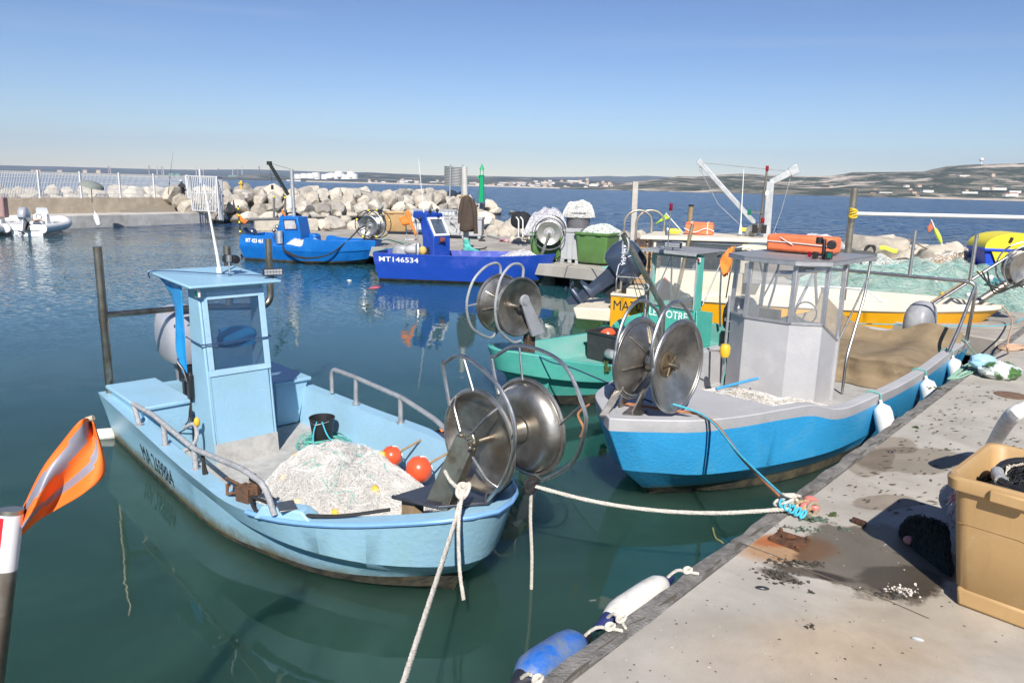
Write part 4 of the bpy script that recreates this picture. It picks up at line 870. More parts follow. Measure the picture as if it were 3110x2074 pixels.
mb = MB(FA); mb.plate([(5.70, -.42, .87), (6.22, -.34, .93), (6.46, 0, .95), (6.22, .5, .93), (5.72, .42, .87)], (0, 0, 1), .025); mb.tube([(5.70, -.42, .885), (6.22, -.34, .945)], .02, 6); mb.build('bow_plate', mat('bow_plate', (.07, .075, .09), rough=.4, metal=.5, var=.3, vs=6), A, bevel=.005)
for sy in (-.3, .3): mb = MB(FA); mb.box((5.82, sy, .70), (.18, .1, .34)); mb.build('bow_block', wood, A)
# hydraulic valve and hoses along the near gunwale
rusty = mat('rusty_iron', (.10, .055, .035), rough=.85, var=.4, vs=20, bump=.8, bs=60, dirt=(.2, .09, .04), ds=12, dt=.55)
mb = MB(FA); mb.box((4.52, -1.18, .74), (.16, .12, .14), .3); mb.box((4.60, -1.14, .80), (.1, .08, .1), .6); mb.tube([(4.46, -1.2, .80), (4.36, -1.26, .84), (4.30, -1.27, .84)], .014); mb.tube([(4.5, -1.12, .83), (4.5, -1.1, .9)], .03, 8); mb.tube([(4.42, -1.2, .72), (4.33, -1.28, .70), (4.3, -1.26, .78)], .018)
mb.build('hydraulic_valve', rusty, A, bevel=.01)
mb = MB(FA)
for k, o in ((0, 0), (1, .03)): mb.tube(smooth([(3.46+o, -1.16, .78), (3.70, -1.2-o, .62), (4.0, -1.22, .52+.05*k), (4.30, -1.22+o, .66), (4.48, -1.2, .72)], 24), .016, 8)
for k, o in ((0, 0), (1, .05)): mb.tube(smooth([(4.6, -1.18, .74), (4.85, -1.24+2*o, .70+o), (5.15, -1.13+o, .74), (5.55, -.86, .79), (5.85, -.55, .86)], 24), .016, 8)
mb.build('hydraulic_hose', rubber, A)
mb = MB(FA)                                  # taped anchor-like bracket lying inside
mb.tube(smooth([(1.78, -.72, .55), (1.95, -.66, .62), (2.02, -.7, .42), (2.0, -.95, .32), (1.75, -1.05, .42)], 16), .025, 8); mb.build('taped_bracket', grey_tape, A)
mb = MB(FA); mb.ball((1.99, -.65, .66), .035, .035, .06); mb.build('grip', yellow_p, A)
# ---- things lying in or tied to the boat
tarp_b = mat('blue_tarp', (.02, .27, .62), rough=.32, var=.15, vs=4, bump=.5, bs=9)
mb = MB(); 
def tp(u, v):
    a = FA.w(.82+.86*u, -.64-.01*math.sin(u*9)+.04*math.sin(v*5), 2.30); b = FA.w(1.66, -.585, 2.25-1.5*v)
    x = .86+(1.64-.86)*(u+(1-u)*v**.55); return FA.w(x, -.60+.05*math.sin(v*7+u*3)*(1-u), 2.28-(1.35*v)-.02*math.sin(u*12))
mb.grid(tp, 14, 22); tpo = tag(mb.build('tarpaulin', tarp_b, solid=.006), 'bright blue tarpaulin hanging at the side of the light blue wheelhouse', 'tarpaulin')
mb = MB()
for v in (.12, .4, .68, .86): Mx = axisM(tp(.12, v)+Vector((-.01, -.01, 0)), FA.M.to_3x3() @ Vector((-.1, -1, .1))); mb.tube([Mx @ Vector((.018*math.cos(a), .018*math.sin(a), 0)) for a in np.linspace(0, 6.283, 11)[:-1]], .006, 5, closed=True)
mb.build('eyelet', steel, tpo)
mb = MB(); mb.grid(lambda u, v: FA.w(1.80-.05*v+.03*math.sin(v*9+u*5), -.26+.48*u, 1.70+.06*math.sin(u*3)-(.16+.14*math.sin(u*2.6+.4))*v-.05*u), 14, 10); tag(mb.build('tarpaulin', tarp_b, solid=.006), 'bright blue tarpaulin bunched behind the wheelhouse window', 'tarpaulin')
curve_rope('lashing_rope', [FA.w(.83, -.69, 2.26), FA.w(.95, -.66, 2.36), FA.w(1.5, -.1, 2.345), FA.w(1.78, .3, 2.33), FA.w(1.95, .45, 2.31)], .008, rope_d, 'dark blue cord lashed over the light blue roof')
curve_rope('lashing_rope', [FA.w(1.60, -.57, 1.62), FA.w(1.98, -.575, 1.60), FA.w(2.085, -.53, 1.60), FA.w(2.08, 0, 1.60), FA.w(2.07, .27, 1.60), FA.w(1.95, .3, 1.6)], .008, rope_d, 'dark blue cord tied across the wheelhouse window')
bk = FA.w(2.35, .80, .17); mb = MB(); mb.lathe([(.115, 0), (.16, .33), (.166, .335), (.166, .35), (.155, .35), (.11, .015), (.0, .015)], Matrix.Translation(bk), 28)
bo = tag(mb.build('bucket', mat('bucket_black', (.02, .02, .022), rough=.45, var=.2)), 'black bucket standing in the light blue boat with cord on its rim', 'bucket')
mb = MB(); mb.tube(smooth([bk+Vector((-.16, -.02, .33)), bk+Vector((-.05, -.18, .30)), bk+Vector((.12, -.12, .33))], 14), .005); mb.build('handle', steel, bo)
mb = MB(); r2 = random.Random(3)
for k in range(20):
    c0 = bk+Vector((r2.uniform(-.05, .12), -.06+r2.uniform(-.12, .08), 0)); rr = r2.uniform(.16, .3); ph = r2.random()*6
    mb.tube([c0+Vector((rr*math.cos(a+ph), rr*.8*math.sin(a+ph), .012+.004*k+.012*math.sin(3*a+ph))) for a in np.linspace(0, 5.9, 26)], .0055, 5)
tag(mb.build('rope_coil', rope_g), 'green cord coiled on the deck round the black bucket', 'rope')
curve_rope('bucket_rope', [bk+Vector((-.02, -.17, .34)), bk+Vector((-.06, -.2, .2)), bk+Vector((-.04, -.25, .06)), bk+Vector((.1, -.3, .03)), bk+Vector((.28, -.26, .03)), bk+Vector((.12, -.18, .15)), bk+Vector((.04, -.155, .34))], .009, rope_b, 'turquoise rope tied to the rim of the black bucket')
net_heap('fishing_net', [FA.w(*p) for p in ((3.25, -.35, 0), (3.15, .3, 0), (3.3, .75, 0), (4.0, .72, 0), (4.6, .72, 0), (5.2, .6, 0), (5.6, .15, 0), (5.5, -.35, 0), (5.1, -.75, 0), (4.3, -.8, 0), (3.7, -.72, 0))], .50, [net_white, net_grey, net_grey, net_pink], 'large heap of pale nylon net with yellow floats in the light blue boat', base_mat=net_base, n_str=9000, seed=4, z0=.18, r=.0011,
         floats=[(.02, .75), (.28, .5), (.9, .72), (.62, .55), (.72, .72), (.80, .8), (.56, .8), (.40, .35)], float_mats=[yellow_p, yellow_p, mat('float_faded', (.72, .5, .3), rough=.7)], cords=16, lumps=.2, wild=.10, fsz=.05)
mb = MB()
for k in range(60):
    c0 = FA.w(3.05+r2.gauss(0, .12), .72+r2.gauss(0, .12), .2); mb.tube(smooth([c0+Vector((r2.gauss(0, .1), r2.gauss(0, .1), abs(r2.gauss(0, .05)))) for _ in range(5)], 12), .004, 4, cap=False)
tag(mb.build('net_bundle', mat('net_bluegrey', (.32, .40, .50), rough=.9)), 'small blue grey bundle of netting beside the pale net heap', 'fishing net')
for (px, py, yy, ex, lab) in ((1190, 1385, .80, (1345, 1325), 'orange buoy on a stick, further from the reels, in the light blue boat'), (1273, 1425, .70, (1365, 1365), 'larger orange buoy on a stick touching the net reel of the light blue boat')):
    c0 = FA.w(*FA.ony(px, py, yy)); bu = None; mb = MB(); dv = Vector((.62, .35, .28)).normalized(); Mx = axisM(c0, dv); rr = .125 if px < 1200 else .15
    mb.lathe([(.02, -rr*.95), (rr*.5, -rr*.82), (rr*.85, -rr*.5), (rr, 0), (rr*.85, rr*.5), (rr*.5, rr*.78), (.04, rr*.72)], Mx, 22)
    bu = tag(mb.build('marker_buoy', red_p), lab, 'buoy', 'orange marker buoys')
    mb = MB(); mb.tube([c0+dv*rr*.6, c0+dv*(.75 if px < 1200 else .6)], .014, 8); mb.build('stick', wood, bu)
    mb = MB(); a = c0+dv*(.55 if px < 1200 else .45); mb.grid(lambda u, v: a+dv*.2*u+Vector((.02*math.sin(5*v), .03*math.sin(u*6+v*4), .01-.12*v*(1-.3*u))), 6, 6); mb.build('flag', orange_c, bu, solid=.004)
    mb = MB(); mb.tube([Mx @ Vector((rr*1.0*math.cos(t), .02*math.sin(t*3), rr*1.0*math.sin(t))) for t in np.linspace(.4, 2.7, 12)], .008, 5); mb.build('cord', white_p, bu)
# mooring ropes of the bow
tip = FA.w(6.05, -.2, 1.0); kn = FA.w(*FA.ony(1400, 1490, -.3))
mb = MB()
for k in range(4): mb.tube([kn+Vector((.03*math.cos(a+k)+.012*k, .03*math.sin(a*1.3+k), .05*math.sin(a+1.3*k))) for a in np.linspace(0, 6.2, 14)], .016, 6)
rope(mb, smooth([FA.w(*FA.ony(1352, 1430, -.30)), FA.w(*FA.ony(1370, 1462, -.36)), kn], 12), .016)
rope(mb, smooth([kn, FA.w(*FA.ony(1380, 1590, -.42))-Vector((0, .0, 0)), P(1225, 2074, 1.02), P(1185, 2200, 1.0)], 40), .018)
rope(mb, smooth([kn+Vector((.02, 0, 0)), FA.w(*FA.ony(1393, 1580, -.42)), FA.w(*FA.ony(1395, 1720, -.44)), FA.w(*FA.ony(1408, 1820, -.44))], 24), .016)
tag(mb.build('mooring_rope', rope_w), 'white mooring rope knotted round the reel bracket, running down to the near quay', 'rope')
k2 = FA.w(6.45, .50, .98)
curve_rope('hanging_rope', [k2, k2+Vector((.0, 0, -.3)), D(1615, 1700, k2.y), D(1611, 1864, k2.y)], .016, rope_w, 'loose white rope end hanging straight down from the far reel over the water', laid=True)
end_k = P(2395, 1545, QZ+.06); mid = k2.lerp(end_k, .5)-Vector((0, 0, .12))
curve_rope('mooring_rope', [k2, k2.lerp(end_k, .25)-Vector((0, 0, .09)), mid, k2.lerp(end_k, .75)-Vector((0, 0, .09)), end_k], .018, rope_w, 'white mooring rope stretched low over the water to the float knot on the quay', laid=True)
mb = MB()
for k in range(5): mb.tube([k2+Vector((.05*math.cos(a+k), .04*math.sin(a*1.2+k), .05*math.sin(a+1.7*k))) for a in np.linspace(0, 6.2, 14)], .02, 6)
tag(mb.build('rope_knot', rubber), 'dark tangled knot under the far reel of the light blue boat', 'rope')
fd = P(300, 1322, .03); mb = MB(); dv = Vector((.95, .2, .08)).normalized(); mb.lathe([(.02, -.26), (.05, -.25), (.085, -.18), (.09, 0), (.085, .2), (.05, .27), (.02, .3)], axisM(fd, dv), 18)
tag(mb.build('fender', white_old), 'white fender floating at the stern of the light blue boat', 'fender')
# ================================================================== boat B: blue and grey boat along the quay
FB = Frame((7.6-.65*.731, 13.6+.65*.682, 0), 227)
B = empty('fishing_boat', FB.M, 'bright blue fishing boat with grey bulwarks and windowed grey wheelhouse at the near quay', 'fishing boat')
bb = mat('boat_blue', (.04, .35, .68), rough=.35, var=.08, vs=2, bump=.35, bs=26, dirt=(.08, .37, .62), ds=2, dt=.62, dirt2=(.45, .6, .7), d2s=22, d2t=.76, grime=.06, scuff=(.25, .5, .66))
bg_ = mat('boat_grey', (.43, .425, .43), rough=.5, var=.07, vs=2, bump=.2, bs=18, dirt=(.50, .49, .485), ds=3, dt=.62, dirt2=(.55, .53, .5), d2s=14, d2t=.74, scuff=(.56, .55, .53))
bdeck = mat('boat_deck', (.42, .41, .39), rough=.75, var=.1, vs=4, bump=.2, bs=70, dirt=(.28, .27, .25), ds=4, dt=.6)
bx_ = [-.45, 1, 3, 5.0, 6.15, 6.5, 7.0, 7.65, 8.3, 8.58, 8.78, 8.9]
def lb_(ys, zs, xs=None): return list(zip(xs or bx_, ys, zs))
B_l = [lb_([0]*12, [-.3]*8+[-.22, -.12, -.05, 0], [-.45, 1, 3, 4.6, 5.6, 6.1, 6.6, 7.0, 7.5, 7.8, 7.95, 8.02]),
       lb_([1.1, 1.18, 1.24, 1.2, 1.08, 1.0, .84, .6, .36, .2, .08, 0], [.0]*7+[.01, .03, .04, .04, .04], [-.45, 1, 3, 4.9, 5.9, 6.25, 6.7, 7.2, 7.6, 7.82, 7.96, 8.02]),
       lb_([1.16, 1.23, 1.28, 1.23, 1.09, 1.0, .84, .58, .34, .18, .07, 0], [.13]*12, [-.45, 1, 3, 4.95, 5.95, 6.3, 6.8, 7.35, 7.76, 7.98, 8.12, 8.18]),
       lb_([1.26, 1.33, 1.39, 1.37, 1.28, 1.21, 1.07, .86, .54, .30, .13, 0], [.31, .31, .32, .34, .36, .37, .38, .40, .42, .44, .45, .46], [-.45, 1, 3, 4.95, 6.05, 6.4, 6.88, 7.5, 8.1, 8.34, 8.50, 8.60]),
       lb_([1.38, 1.41, 1.50, 1.47, 1.33, 1.25, 1.10, .91, .63, .36, .15, 0], [.80, .80, .80, .81, .83, .93, .96, .97, .98, .98, .98, .98], None),
       lb_([1.40, 1.42, 1.52, 1.49, 1.345, 1.265, 1.115, .925, .645, .37, .155, 0], [.94, .94, .94, .95, .97, 1.07, 1.09, 1.10, 1.12, 1.12, 1.12, 1.12], None)]
HB = Hull(FB, B, B_l, [antif, bb, bg_, bg_, bg_, bdeck], [0, 0, 1, 1, 2], floor=.36, cap=.15, N=60)
def decked(F, H, parent, xa, z, m, name='foredeck'):
    gi = [q for q in H.gi if q.x >= xa]; xs_ = [xa]+[q.x for q in gi]; y0_ = np.interp(xa, [q.x for q in H.gi], [q.y for q in H.gi])
    pts = [(xa, y0_*.985, z)]+[(q.x, q.y*.985, z) for q in gi if q.y > .01]; poly = pts+[(x, -y, z_) for x, y, z_ in pts[::-1]]
    mb = MB(F); mb.plate(poly, (0, 0, -1), .05); mb.plate([(xa, y0_*.9, z-.05), (xa, -y0_*.9, z-.05), (xa, -y0_*.72, z-.68), (xa, y0_*.72, z-.68)], (1, 0, 0), .02); return mb.build(name, m, parent)
decked(FB, HB, B, 6.95, 1.075, bg_)
text_mesh('785', .2, lambda x, y: HB.pt(3, .95-x, .35+(y)/.2*.36, 1, .004), 'registration_number', mat('letter_navy', (.02, .05, .2), rough=.5), B)
# octagonal wheelhouse
oc = [(3.50, .38), (4.18, .38), (4.5, .02), (4.5, -.68), (4.16, -1.08), (3.1, -1.08)]
zs_ = [1.30, 1.62, 1.63, 1.63, 1.62, 1.62]; mb = MB(FB); t_ = .03
for (p, q, za, zc) in zip(oc, oc[1:], zs_, zs_[1:]):
    a = Vector((*p, 0)); b = Vector((*q, 0)); n = (b-a).cross(Vector((0, 0, 1))).normalized()
    mb.hexa([a+Vector((0, 0, .34)), b+Vector((0, 0, .34)), b+n*t_+Vector((0, 0, .34)), a+n*t_+Vector((0, 0, .34)), a+Vector((0, 0, za)), b+Vector((0, 0, zc)), b+n*t_+Vector((0, 0, zc)), a+n*t_+Vector((0, 0, za))])
mb.box((3.5, .39, .86), (.04, .05, 1.0))
whb = mb.build('wheelhouse', bg_, B)
mb = MB(FB)                                   # dark lip under the windows and corner frames
for (p, q, za, zc) in zip(oc, oc[1:], zs_, zs_[1:]):
    a = Vector((*p, za)); b = Vector((*q, zc)); mb.tube([a, b], .022, 6)
mb.build('window_sill', alu, whb)
zr = 2.50
for i, (p, z0) in enumerate(zip(oc, zs_)):
    mb = MB(FB); mb.tube([(p[0], p[1], z0), (p[0]-.04, p[1]*.98, zr)], .02, 6, sq=(.024, .03)); mb.build('window_post', alu, whb, bevel=.004)
mid_posts = [(4.5, -.33)]
for i, (p, q) in enumerate(zip(oc, oc[1:])):
    mb = MB(FB); a = Vector((*p, zs_[i])); b = Vector((*q, zs_[i+1])); A2 = Vector((p[0]-.04, p[1]*.98, zr)); B2 = Vector((q[0]-.04, q[1]*.98, zr))
    mb.plate([a, b, B2, A2], (b-a).cross(A2-a).normalized(), .004); mb.build('window', glass_c, whb)
    mb = MB(FB)
    for k in range(5): c0 = a.lerp(A2, .1+.2*k); d0 = b.lerp(B2, .1+.2*k); mb.ball(c0.lerp(d0, .03), .009, n=6, k=4); mb.ball(c0.lerp(d0, .97), .009, n=6, k=4)
    for za in (.015, .985): mb.tube([a.lerp(A2, za), b.lerp(B2, za)], .014, 6)
    mb.build('window_frame', alu, whb)
ro = [(2.35, .46), (4.25, .46), (4.60, .06), (4.60, -.72), (4.22, -1.18), (2.35, -1.18)]
tread = mat('tread_plate', (.47, .48, .48), rough=.45, metal=.6, var=.1, vs=30, bump=.8, bs=130)
mb = MB(FB); mb.plate([(x, y, 2.56) for x, y in ro], (0, 0, -1), .014); mb.build('roof', tread, whb)
mb = MB(FB); 
for (p, q) in zip(ro, ro[1:]+ro[:1]): mb.plate([(p[0], p[1], 2.559), (q[0], q[1], 2.559), (q[0], q[1], 2.49), (p[0], p[1], 2.49)], (Vector((*q, 0))-Vector((*p, 0))).cross(Vector((0, 0, 1))).normalized(), .012)
mb.build('roof_edge', alu, whb)
for y in (.40, -1.1):
    mb = MB(FB); mb.tube(fillet([(2.45, y, 2.50), (2.55, y, 1.9), (3.05, y, .95), (3.05, y, .38)], .15), .022, 10); mb.tube([(2.5, y, 2.2), (3.45, y, 1.32)], .016, 8); mb.build('roof_strut', steel, whb)
mb = MB(FB); mb.box((3.85, -.35, 1.52), (.55, .95, .06)); mb.box((3.9, -.55, 1.62), (.14, .3, .18)); mb.tube([(3.62, -.1+.17*math.cos(a), 1.68+.17*math.sin(a)) for a in np.linspace(0, 6.283, 25)[:-1]], .013, 6, closed=True); mb.tube([(3.62, -.1, 1.68), (3.75, -.1, 1.56)], .015); mb.build('dashboard', black, whb)
mb = MB(FB); Mx = FB.M; mb.box((4.02, .30, 2.63), (.09, .09, .11)); mb.box((4.06, .12, 2.62), (.07, .07, .1)); mb.tube([(4.0, .22, 2.56), (3.98, .2, 2.86)], .03, 8); mb.lathe([(.06, -.06), (.07, .0), (.065, .07)], axisM((3.95, .3, 2.78), (1, .3, 0)), 14); mb.lathe([(.05, 0), (.05, .1)], Matrix.Translation((3.96, .12, 2.78)), 12)
nlb = mb.build('deck_lamp', black, B, bevel=.008)
for y, m_ in ((.352, green_l), (.08, red_l)): mb = MB(FB); mb.box((4.066+.03*(y < .2), y-.03, 2.63), (.01, .05, .07)); mb.build('lens', m_, nlb)
# stern gantry, outboard
mb = MB(FB); mb.tube(fillet([(-.30, 1.36, .95), (-.12, 1.42, 1.75), (0, 1.42, 2.05), (0, -1.42, 2.05), (-.12, -1.42, 1.75), (-.30, -1.36, .95)], .16, 7), .032, 14); mb.build('stern_gantry', steel, B)
for sy in (1, -1): mb = MB(FB); mb.tube(fillet([(0, 1.42*sy, 1.96), (.72, 1.42*sy, 1.30), (1.13, 1.40*sy, .94)], .15), .03, 12); mb.build('gantry_leg', steel, B)
for y in (.34, 1.33): mb = MB(FB); mb.tube([(0, y, 2.05), (-.0, y, 2.89)], .032, 12); mb.build('gantry_post', steel, B)
mb = MB(FB); mb.tube(fillet([(0, -1.1, 2.05), (1.5, -1.12, 2.05), (2.6, -1.1, 2.1)], .1), .03, 10); mb.tube([(1.5, -1.12, 2.05), (1.5, -1.2, .95)], .026, 10); mb.build('gantry_rail', steel, B)
cowl175 = mat('grey_cowl', (.26, .265, .28), rough=.42, var=.08, vs=3, dirt=(.40, .40, .40), ds=3, dt=.55)
om, oM = outboard(FB, B, -.52, .45, .72, 0, R(8), 1.18, cowl175, mat('grey_leg', (.2, .2, .21), rough=.4))
text_mesh('175', .09, lambda x, y: FB.M @ (oM @ Vector((.165-.02*(y/.1), .10-x, .22+y))), 'engine_number', mat('letter_white', (.8, .8, .8)), om)
# reel on the bow
drb = net_reel(FB, B, 8.2, -.14, .36, 1.64, .43, steel_brown if False else steel_dull, hub=.12, cone=.15, spokes=6, rim=.02, rad2=.475)
for yy, rr, P6 in ((.37, .50, [(7.72, 1.72), (7.95, 2.09), (8.26, 2.35), (8.56, 2.28), (8.74, 1.98), (8.72, 1.72)]), (-.15, .455, [(7.72, 1.66), (7.8, 2.09), (8.19, 2.3), (8.45, 2.2), (8.6, 1.95), (8.64, 1.70)])):
    guard(FB, drb, [(a, yy, b) for a, b in P6], [], steel, .02, 26)
    mb = MB(FB); mb.tube([(8.2+rr*math.cos(a), yy+.0, 1.64+rr*math.sin(a)) for a in np.linspace(0, 6.283, 49)[:-1]], .021, 8, closed=True); mb.build('guard_ring', steel, drb)
mb = MB(FB); mb.lathe([(.14, 0), (.145, .02), (.13, .03), (.05, .05)], axisM((8.2, .22, 1.64), (0, 1, 0)), 24)
for a in range(5): mb.tube([(8.2, .27, 1.64), (8.2+.13*math.cos(a*1.257), .27, 1.64+.13*math.sin(a*1.257))], .012, 6)
mb.tube([(8.2, .2, 1.64), (8.2, .31, 1.64)], .026, 10); mb.build('motor_hub', mat('hub_rust', (.16, .12, .07), rough=.5, metal=.6, var=.3, vs=20), drb)
mb = MB(FB); mb.plate([(8.38, -.26, 1.08), (8.28, -.26, 1.08), (8.16, -.20, 1.70), (8.24, -.20, 1.70)], (0, 1, 0), .03); mb.plate([(8.86, -.16, 1.09), (8.80, -.10, 1.09), (8.28, -.14, 1.50), (8.30, -.20, 1.52)], (0, 0, 1), .02); mb.build('bracket', steel_dull, drb)
mb = MB(FB); mb.box((8.42, .0, 1.09), (.30, .2, .015), .3); mb.plate([(8.5, .0, 1.09), (8.34, .0, 1.09), (8.26, .02, 1.34), (8.32, .02, 1.34)], (0, 1, 0), .02); mb.build('foot_plate', steel_dull, drb)
# grey pipe with a yellow float at the wheelhouse, blue stick
pb = FB.w(4.88, -.77, .36); mb = MB(); mb.tube([pb, pb+Vector((.005, 0, 1.62))], .022, 10); mb.tube(fillet([pb+Vector((0, 0, .62)), pb+Vector((-.1, -.1, .8)), pb+Vector((-.3, -.2, .82))], .05), .014); mb.build('vertical_pipe', alu, B)
mb = MB(); p = D(2202, 1065, 10.85); mb.lathe([(.02, -.105), (.055, -.095), (.075, -.05), (.078, .05), (.055, .095), (.02, .105)], Matrix.Translation(p), 18); fo = tag(mb.build('net_float', yellow_p), 'yellow float hung on the grey pipe beside the grey wheelhouse', 'float')
curve_rope('float_cord', [p-Vector((0, .03, .1)), p+Vector((.02, -.03, -.3)), p+Vector((-.01, -.03, -.5)), p+Vector((.01, -.03, -.72))], .006, rope_g, None, parent=fo)
mb = MB(); mb.tube([FB.w(5.35, -.62, .66), FB.w(4.72, -.28, .78)], .022, 8); tag(mb.build('blue_stick', mat('blue_stick', (.05, .3, .6), rough=.5)), 'short bright blue rod leaning on the grey wheelhouse foot', 'rod')
net_heap('fishing_net', [FB.w(*p) for p in ((4.55, -.75, 0), (4.6, .2, 0), (4.35, .75, 0), (5.2, 1.15, 0), (6.2, 1.0, 0), (6.9, .7, 0), (6.9, -.4, 0), (6.3, -1.0, 0), (5.3, -1.1, 0))], .24, [net_white, net_grey, mat('net_sand', (.55, .48, .38), rough=.9)], 'sandy heap of fine net with yellow floats in front of the grey wheelhouse', base_mat=mat('net_sandbase', (.46, .44, .39), rough=1, var=.18, vs=8, bump=1, bs=60), n_str=2600, seed=8, z0=.40, r=.0018, floats=[(.40, .75), (.52, .8), (.46, .6), (.86, .72)], float_mats=[yellow_p], cords=2, lumps=.1, cord_mat=mat('cord_purple', (.3, .24, .45), rough=.9), fsz=.075)
curve_rope('rope_coil', [FB.w(4.15+.2*math.cos(a*1.1)+.02*a, .95+.12*math.sin(a), .40+.006*a) for a in np.linspace(0, 22, 60)], .011, mat('rope_dkgreen', (.05, .2, .12), rough=.9), 'dark green cord coiled along the grey bulwark beside the wheelhouse', seg=160)
# brown cover over the stern
cloth = mat('brown_cover', (.30, .225, .135), rough=.95, var=.14, vs=2.5, bump=.6, bs=220, dirt=(.20, .15, .09), ds=2.2, dt=.55, dirt2=(.36, .29, .19), d2s=5, d2t=.64)
prof = [(2.32, .37), (2.22, .42), (2.12, .50), (2.08, .72), (2.02, .80), (1.5, .80), (.9, .78), (.3, .80), (.05, .92), (-.05, 1.12)]
def cl(u, v):
    y = -1.28+2.62*v; a = interp([(p[0], p[1], 0) for p in prof], u); x, z = a[0], a[1]
    hump = .42*math.exp(-((v-.0)/.16)**2)*(1 if u > .3 else u/.3); hump2 = .12*math.exp(-((v-.80)/.13)**2)*(0 if u < .35 else min(1, (u-.35)/.2)); dip = -.16*math.exp(-((v-.45)/.22)**2)*max(0, (u-.7)/.3)
    f = .035*math.sin(v*31+4*u)*(1-u)*(u < .5)+.03*mnoise.noise(Vector((u*6, v*9, 2)))+.018*math.sin(v*17+u*6)
    return FB.w(x+f+.12*(mnoise.noise(Vector((v*3, .3, 1))) if u < .3 else 0), y, max(z+hump+hump2+dip+.03*mnoise.noise(Vector((u*4, v*6, 7))), .375))
mb = MB(); mb.grid(cl, 40, 60); tag(mb.build('cover_sheet', cloth, solid=.012), 'brown canvas cover draped over the stern of the blue and grey boat', 'cover')
mb = MB(FB); mb.box((1.15, .0, .57), (1.7, 2.3, .36)); mb.build('fish_hold', bdeck, B)
# raft pack on the roof
mb = MB(FB); mb.box((3.2, -.42, 2.715), (.42, 1.06, .27)); rp = tag(mb.build('raft_pack', mat('raft_orange', (.80, .19, .075), rough=.6, var=.12, vs=4, bump=.6, bs=12), bevel=.05, seg=3), 'long orange raft pack strapped on the roof of the grey wheelhouse', 'raft pack')
mb = MB(FB); mb.tube(smooth([(3.42, -.98, 2.74), (3.425, -.4, 2.73), (3.425, .12, 2.71)], 12), .008, 5); mb.tube(smooth([(3.2, -.9, 2.857), (3.42, -.7, 2.80), (3.425, -.5, 2.70)], 10), .008, 5); mb.build('strap', white_p, rp)
# fenders on the quay side
for (x, dx, lab) in ((4.95, .10, 'white fender nearest the bow of the blue and grey boat'), (2.96, .22, 'white fender in the middle of the blue boat side, over the quay edge'), (.97, .32, 'white fender at the stern of the blue and grey boat')):
    p = HB.gun(x, 1, -.03, -.02); q = p+FB.M.to_3x3() @ Vector((-.09-.05*dx, .16, -.62)); d_ = (q-p).normalized(); mb = MB(); Mx = axisM(p+d_*.10, d_)
    mb.lathe([(.02, -.05), (.022, .0), (.045, .02), (.10, .06), (.118, .13), (.12, .42), (.11, .50), (.06, .56), (.01, .58)], Mx, 20)
    fe = tag(mb.build('fender', white_p), lab, 'fender', 'white fenders along the quay'); mb = MB(); g = HB.gun(x, 1, 1.05, .0); mb.tube(smooth([g-Vector((0, 0, .1)), g+Vector((0, 0, .012)), HB.gun(x, 1, -.03, .01), p+d_*.06], 12), .009, 6); mb.build('lanyard', rope_g, fe)
# ropes of the bow to the quay
kq = P(2400, 1540, QZ+.05)
b1 = FB.w(8.35, .05, 1.12)
curve_rope('mooring_rope', [FB.w(8.6, -.5, 1.10), FB.w(8.95, -.38, 1.09), FB.w(9.02, -.25, .98), FB.w(9.0, -.3, .86)], .014, rope_r, 'rust coloured rope loop over the bow of the blue boat')
curve_rope('mooring_rope', [FB.w(8.3, -.3, 1.11), FB.w(8.22, .25, 1.13), FB.w(8.14, .74, 1.135), FB.w(8.14, .74, 1.135).lerp(kq, .5)-Vector((0, 0, .03)), kq], .016, rope_r, 'rust coloured mooring rope from the blue boat bow to the float knot')
curve_rope('mooring_rope', [FB.w(8.28, .2, 1.24), FB.w(8.18, .72, 1.16), FB.w(8.18, .72, 1.16).lerp(kq, .5)-Vector((0, 0, .01)), kq+Vector((.03, 0, .01))], .011, rope_b, 'turquoise mooring rope from the reel foot to the float knot')
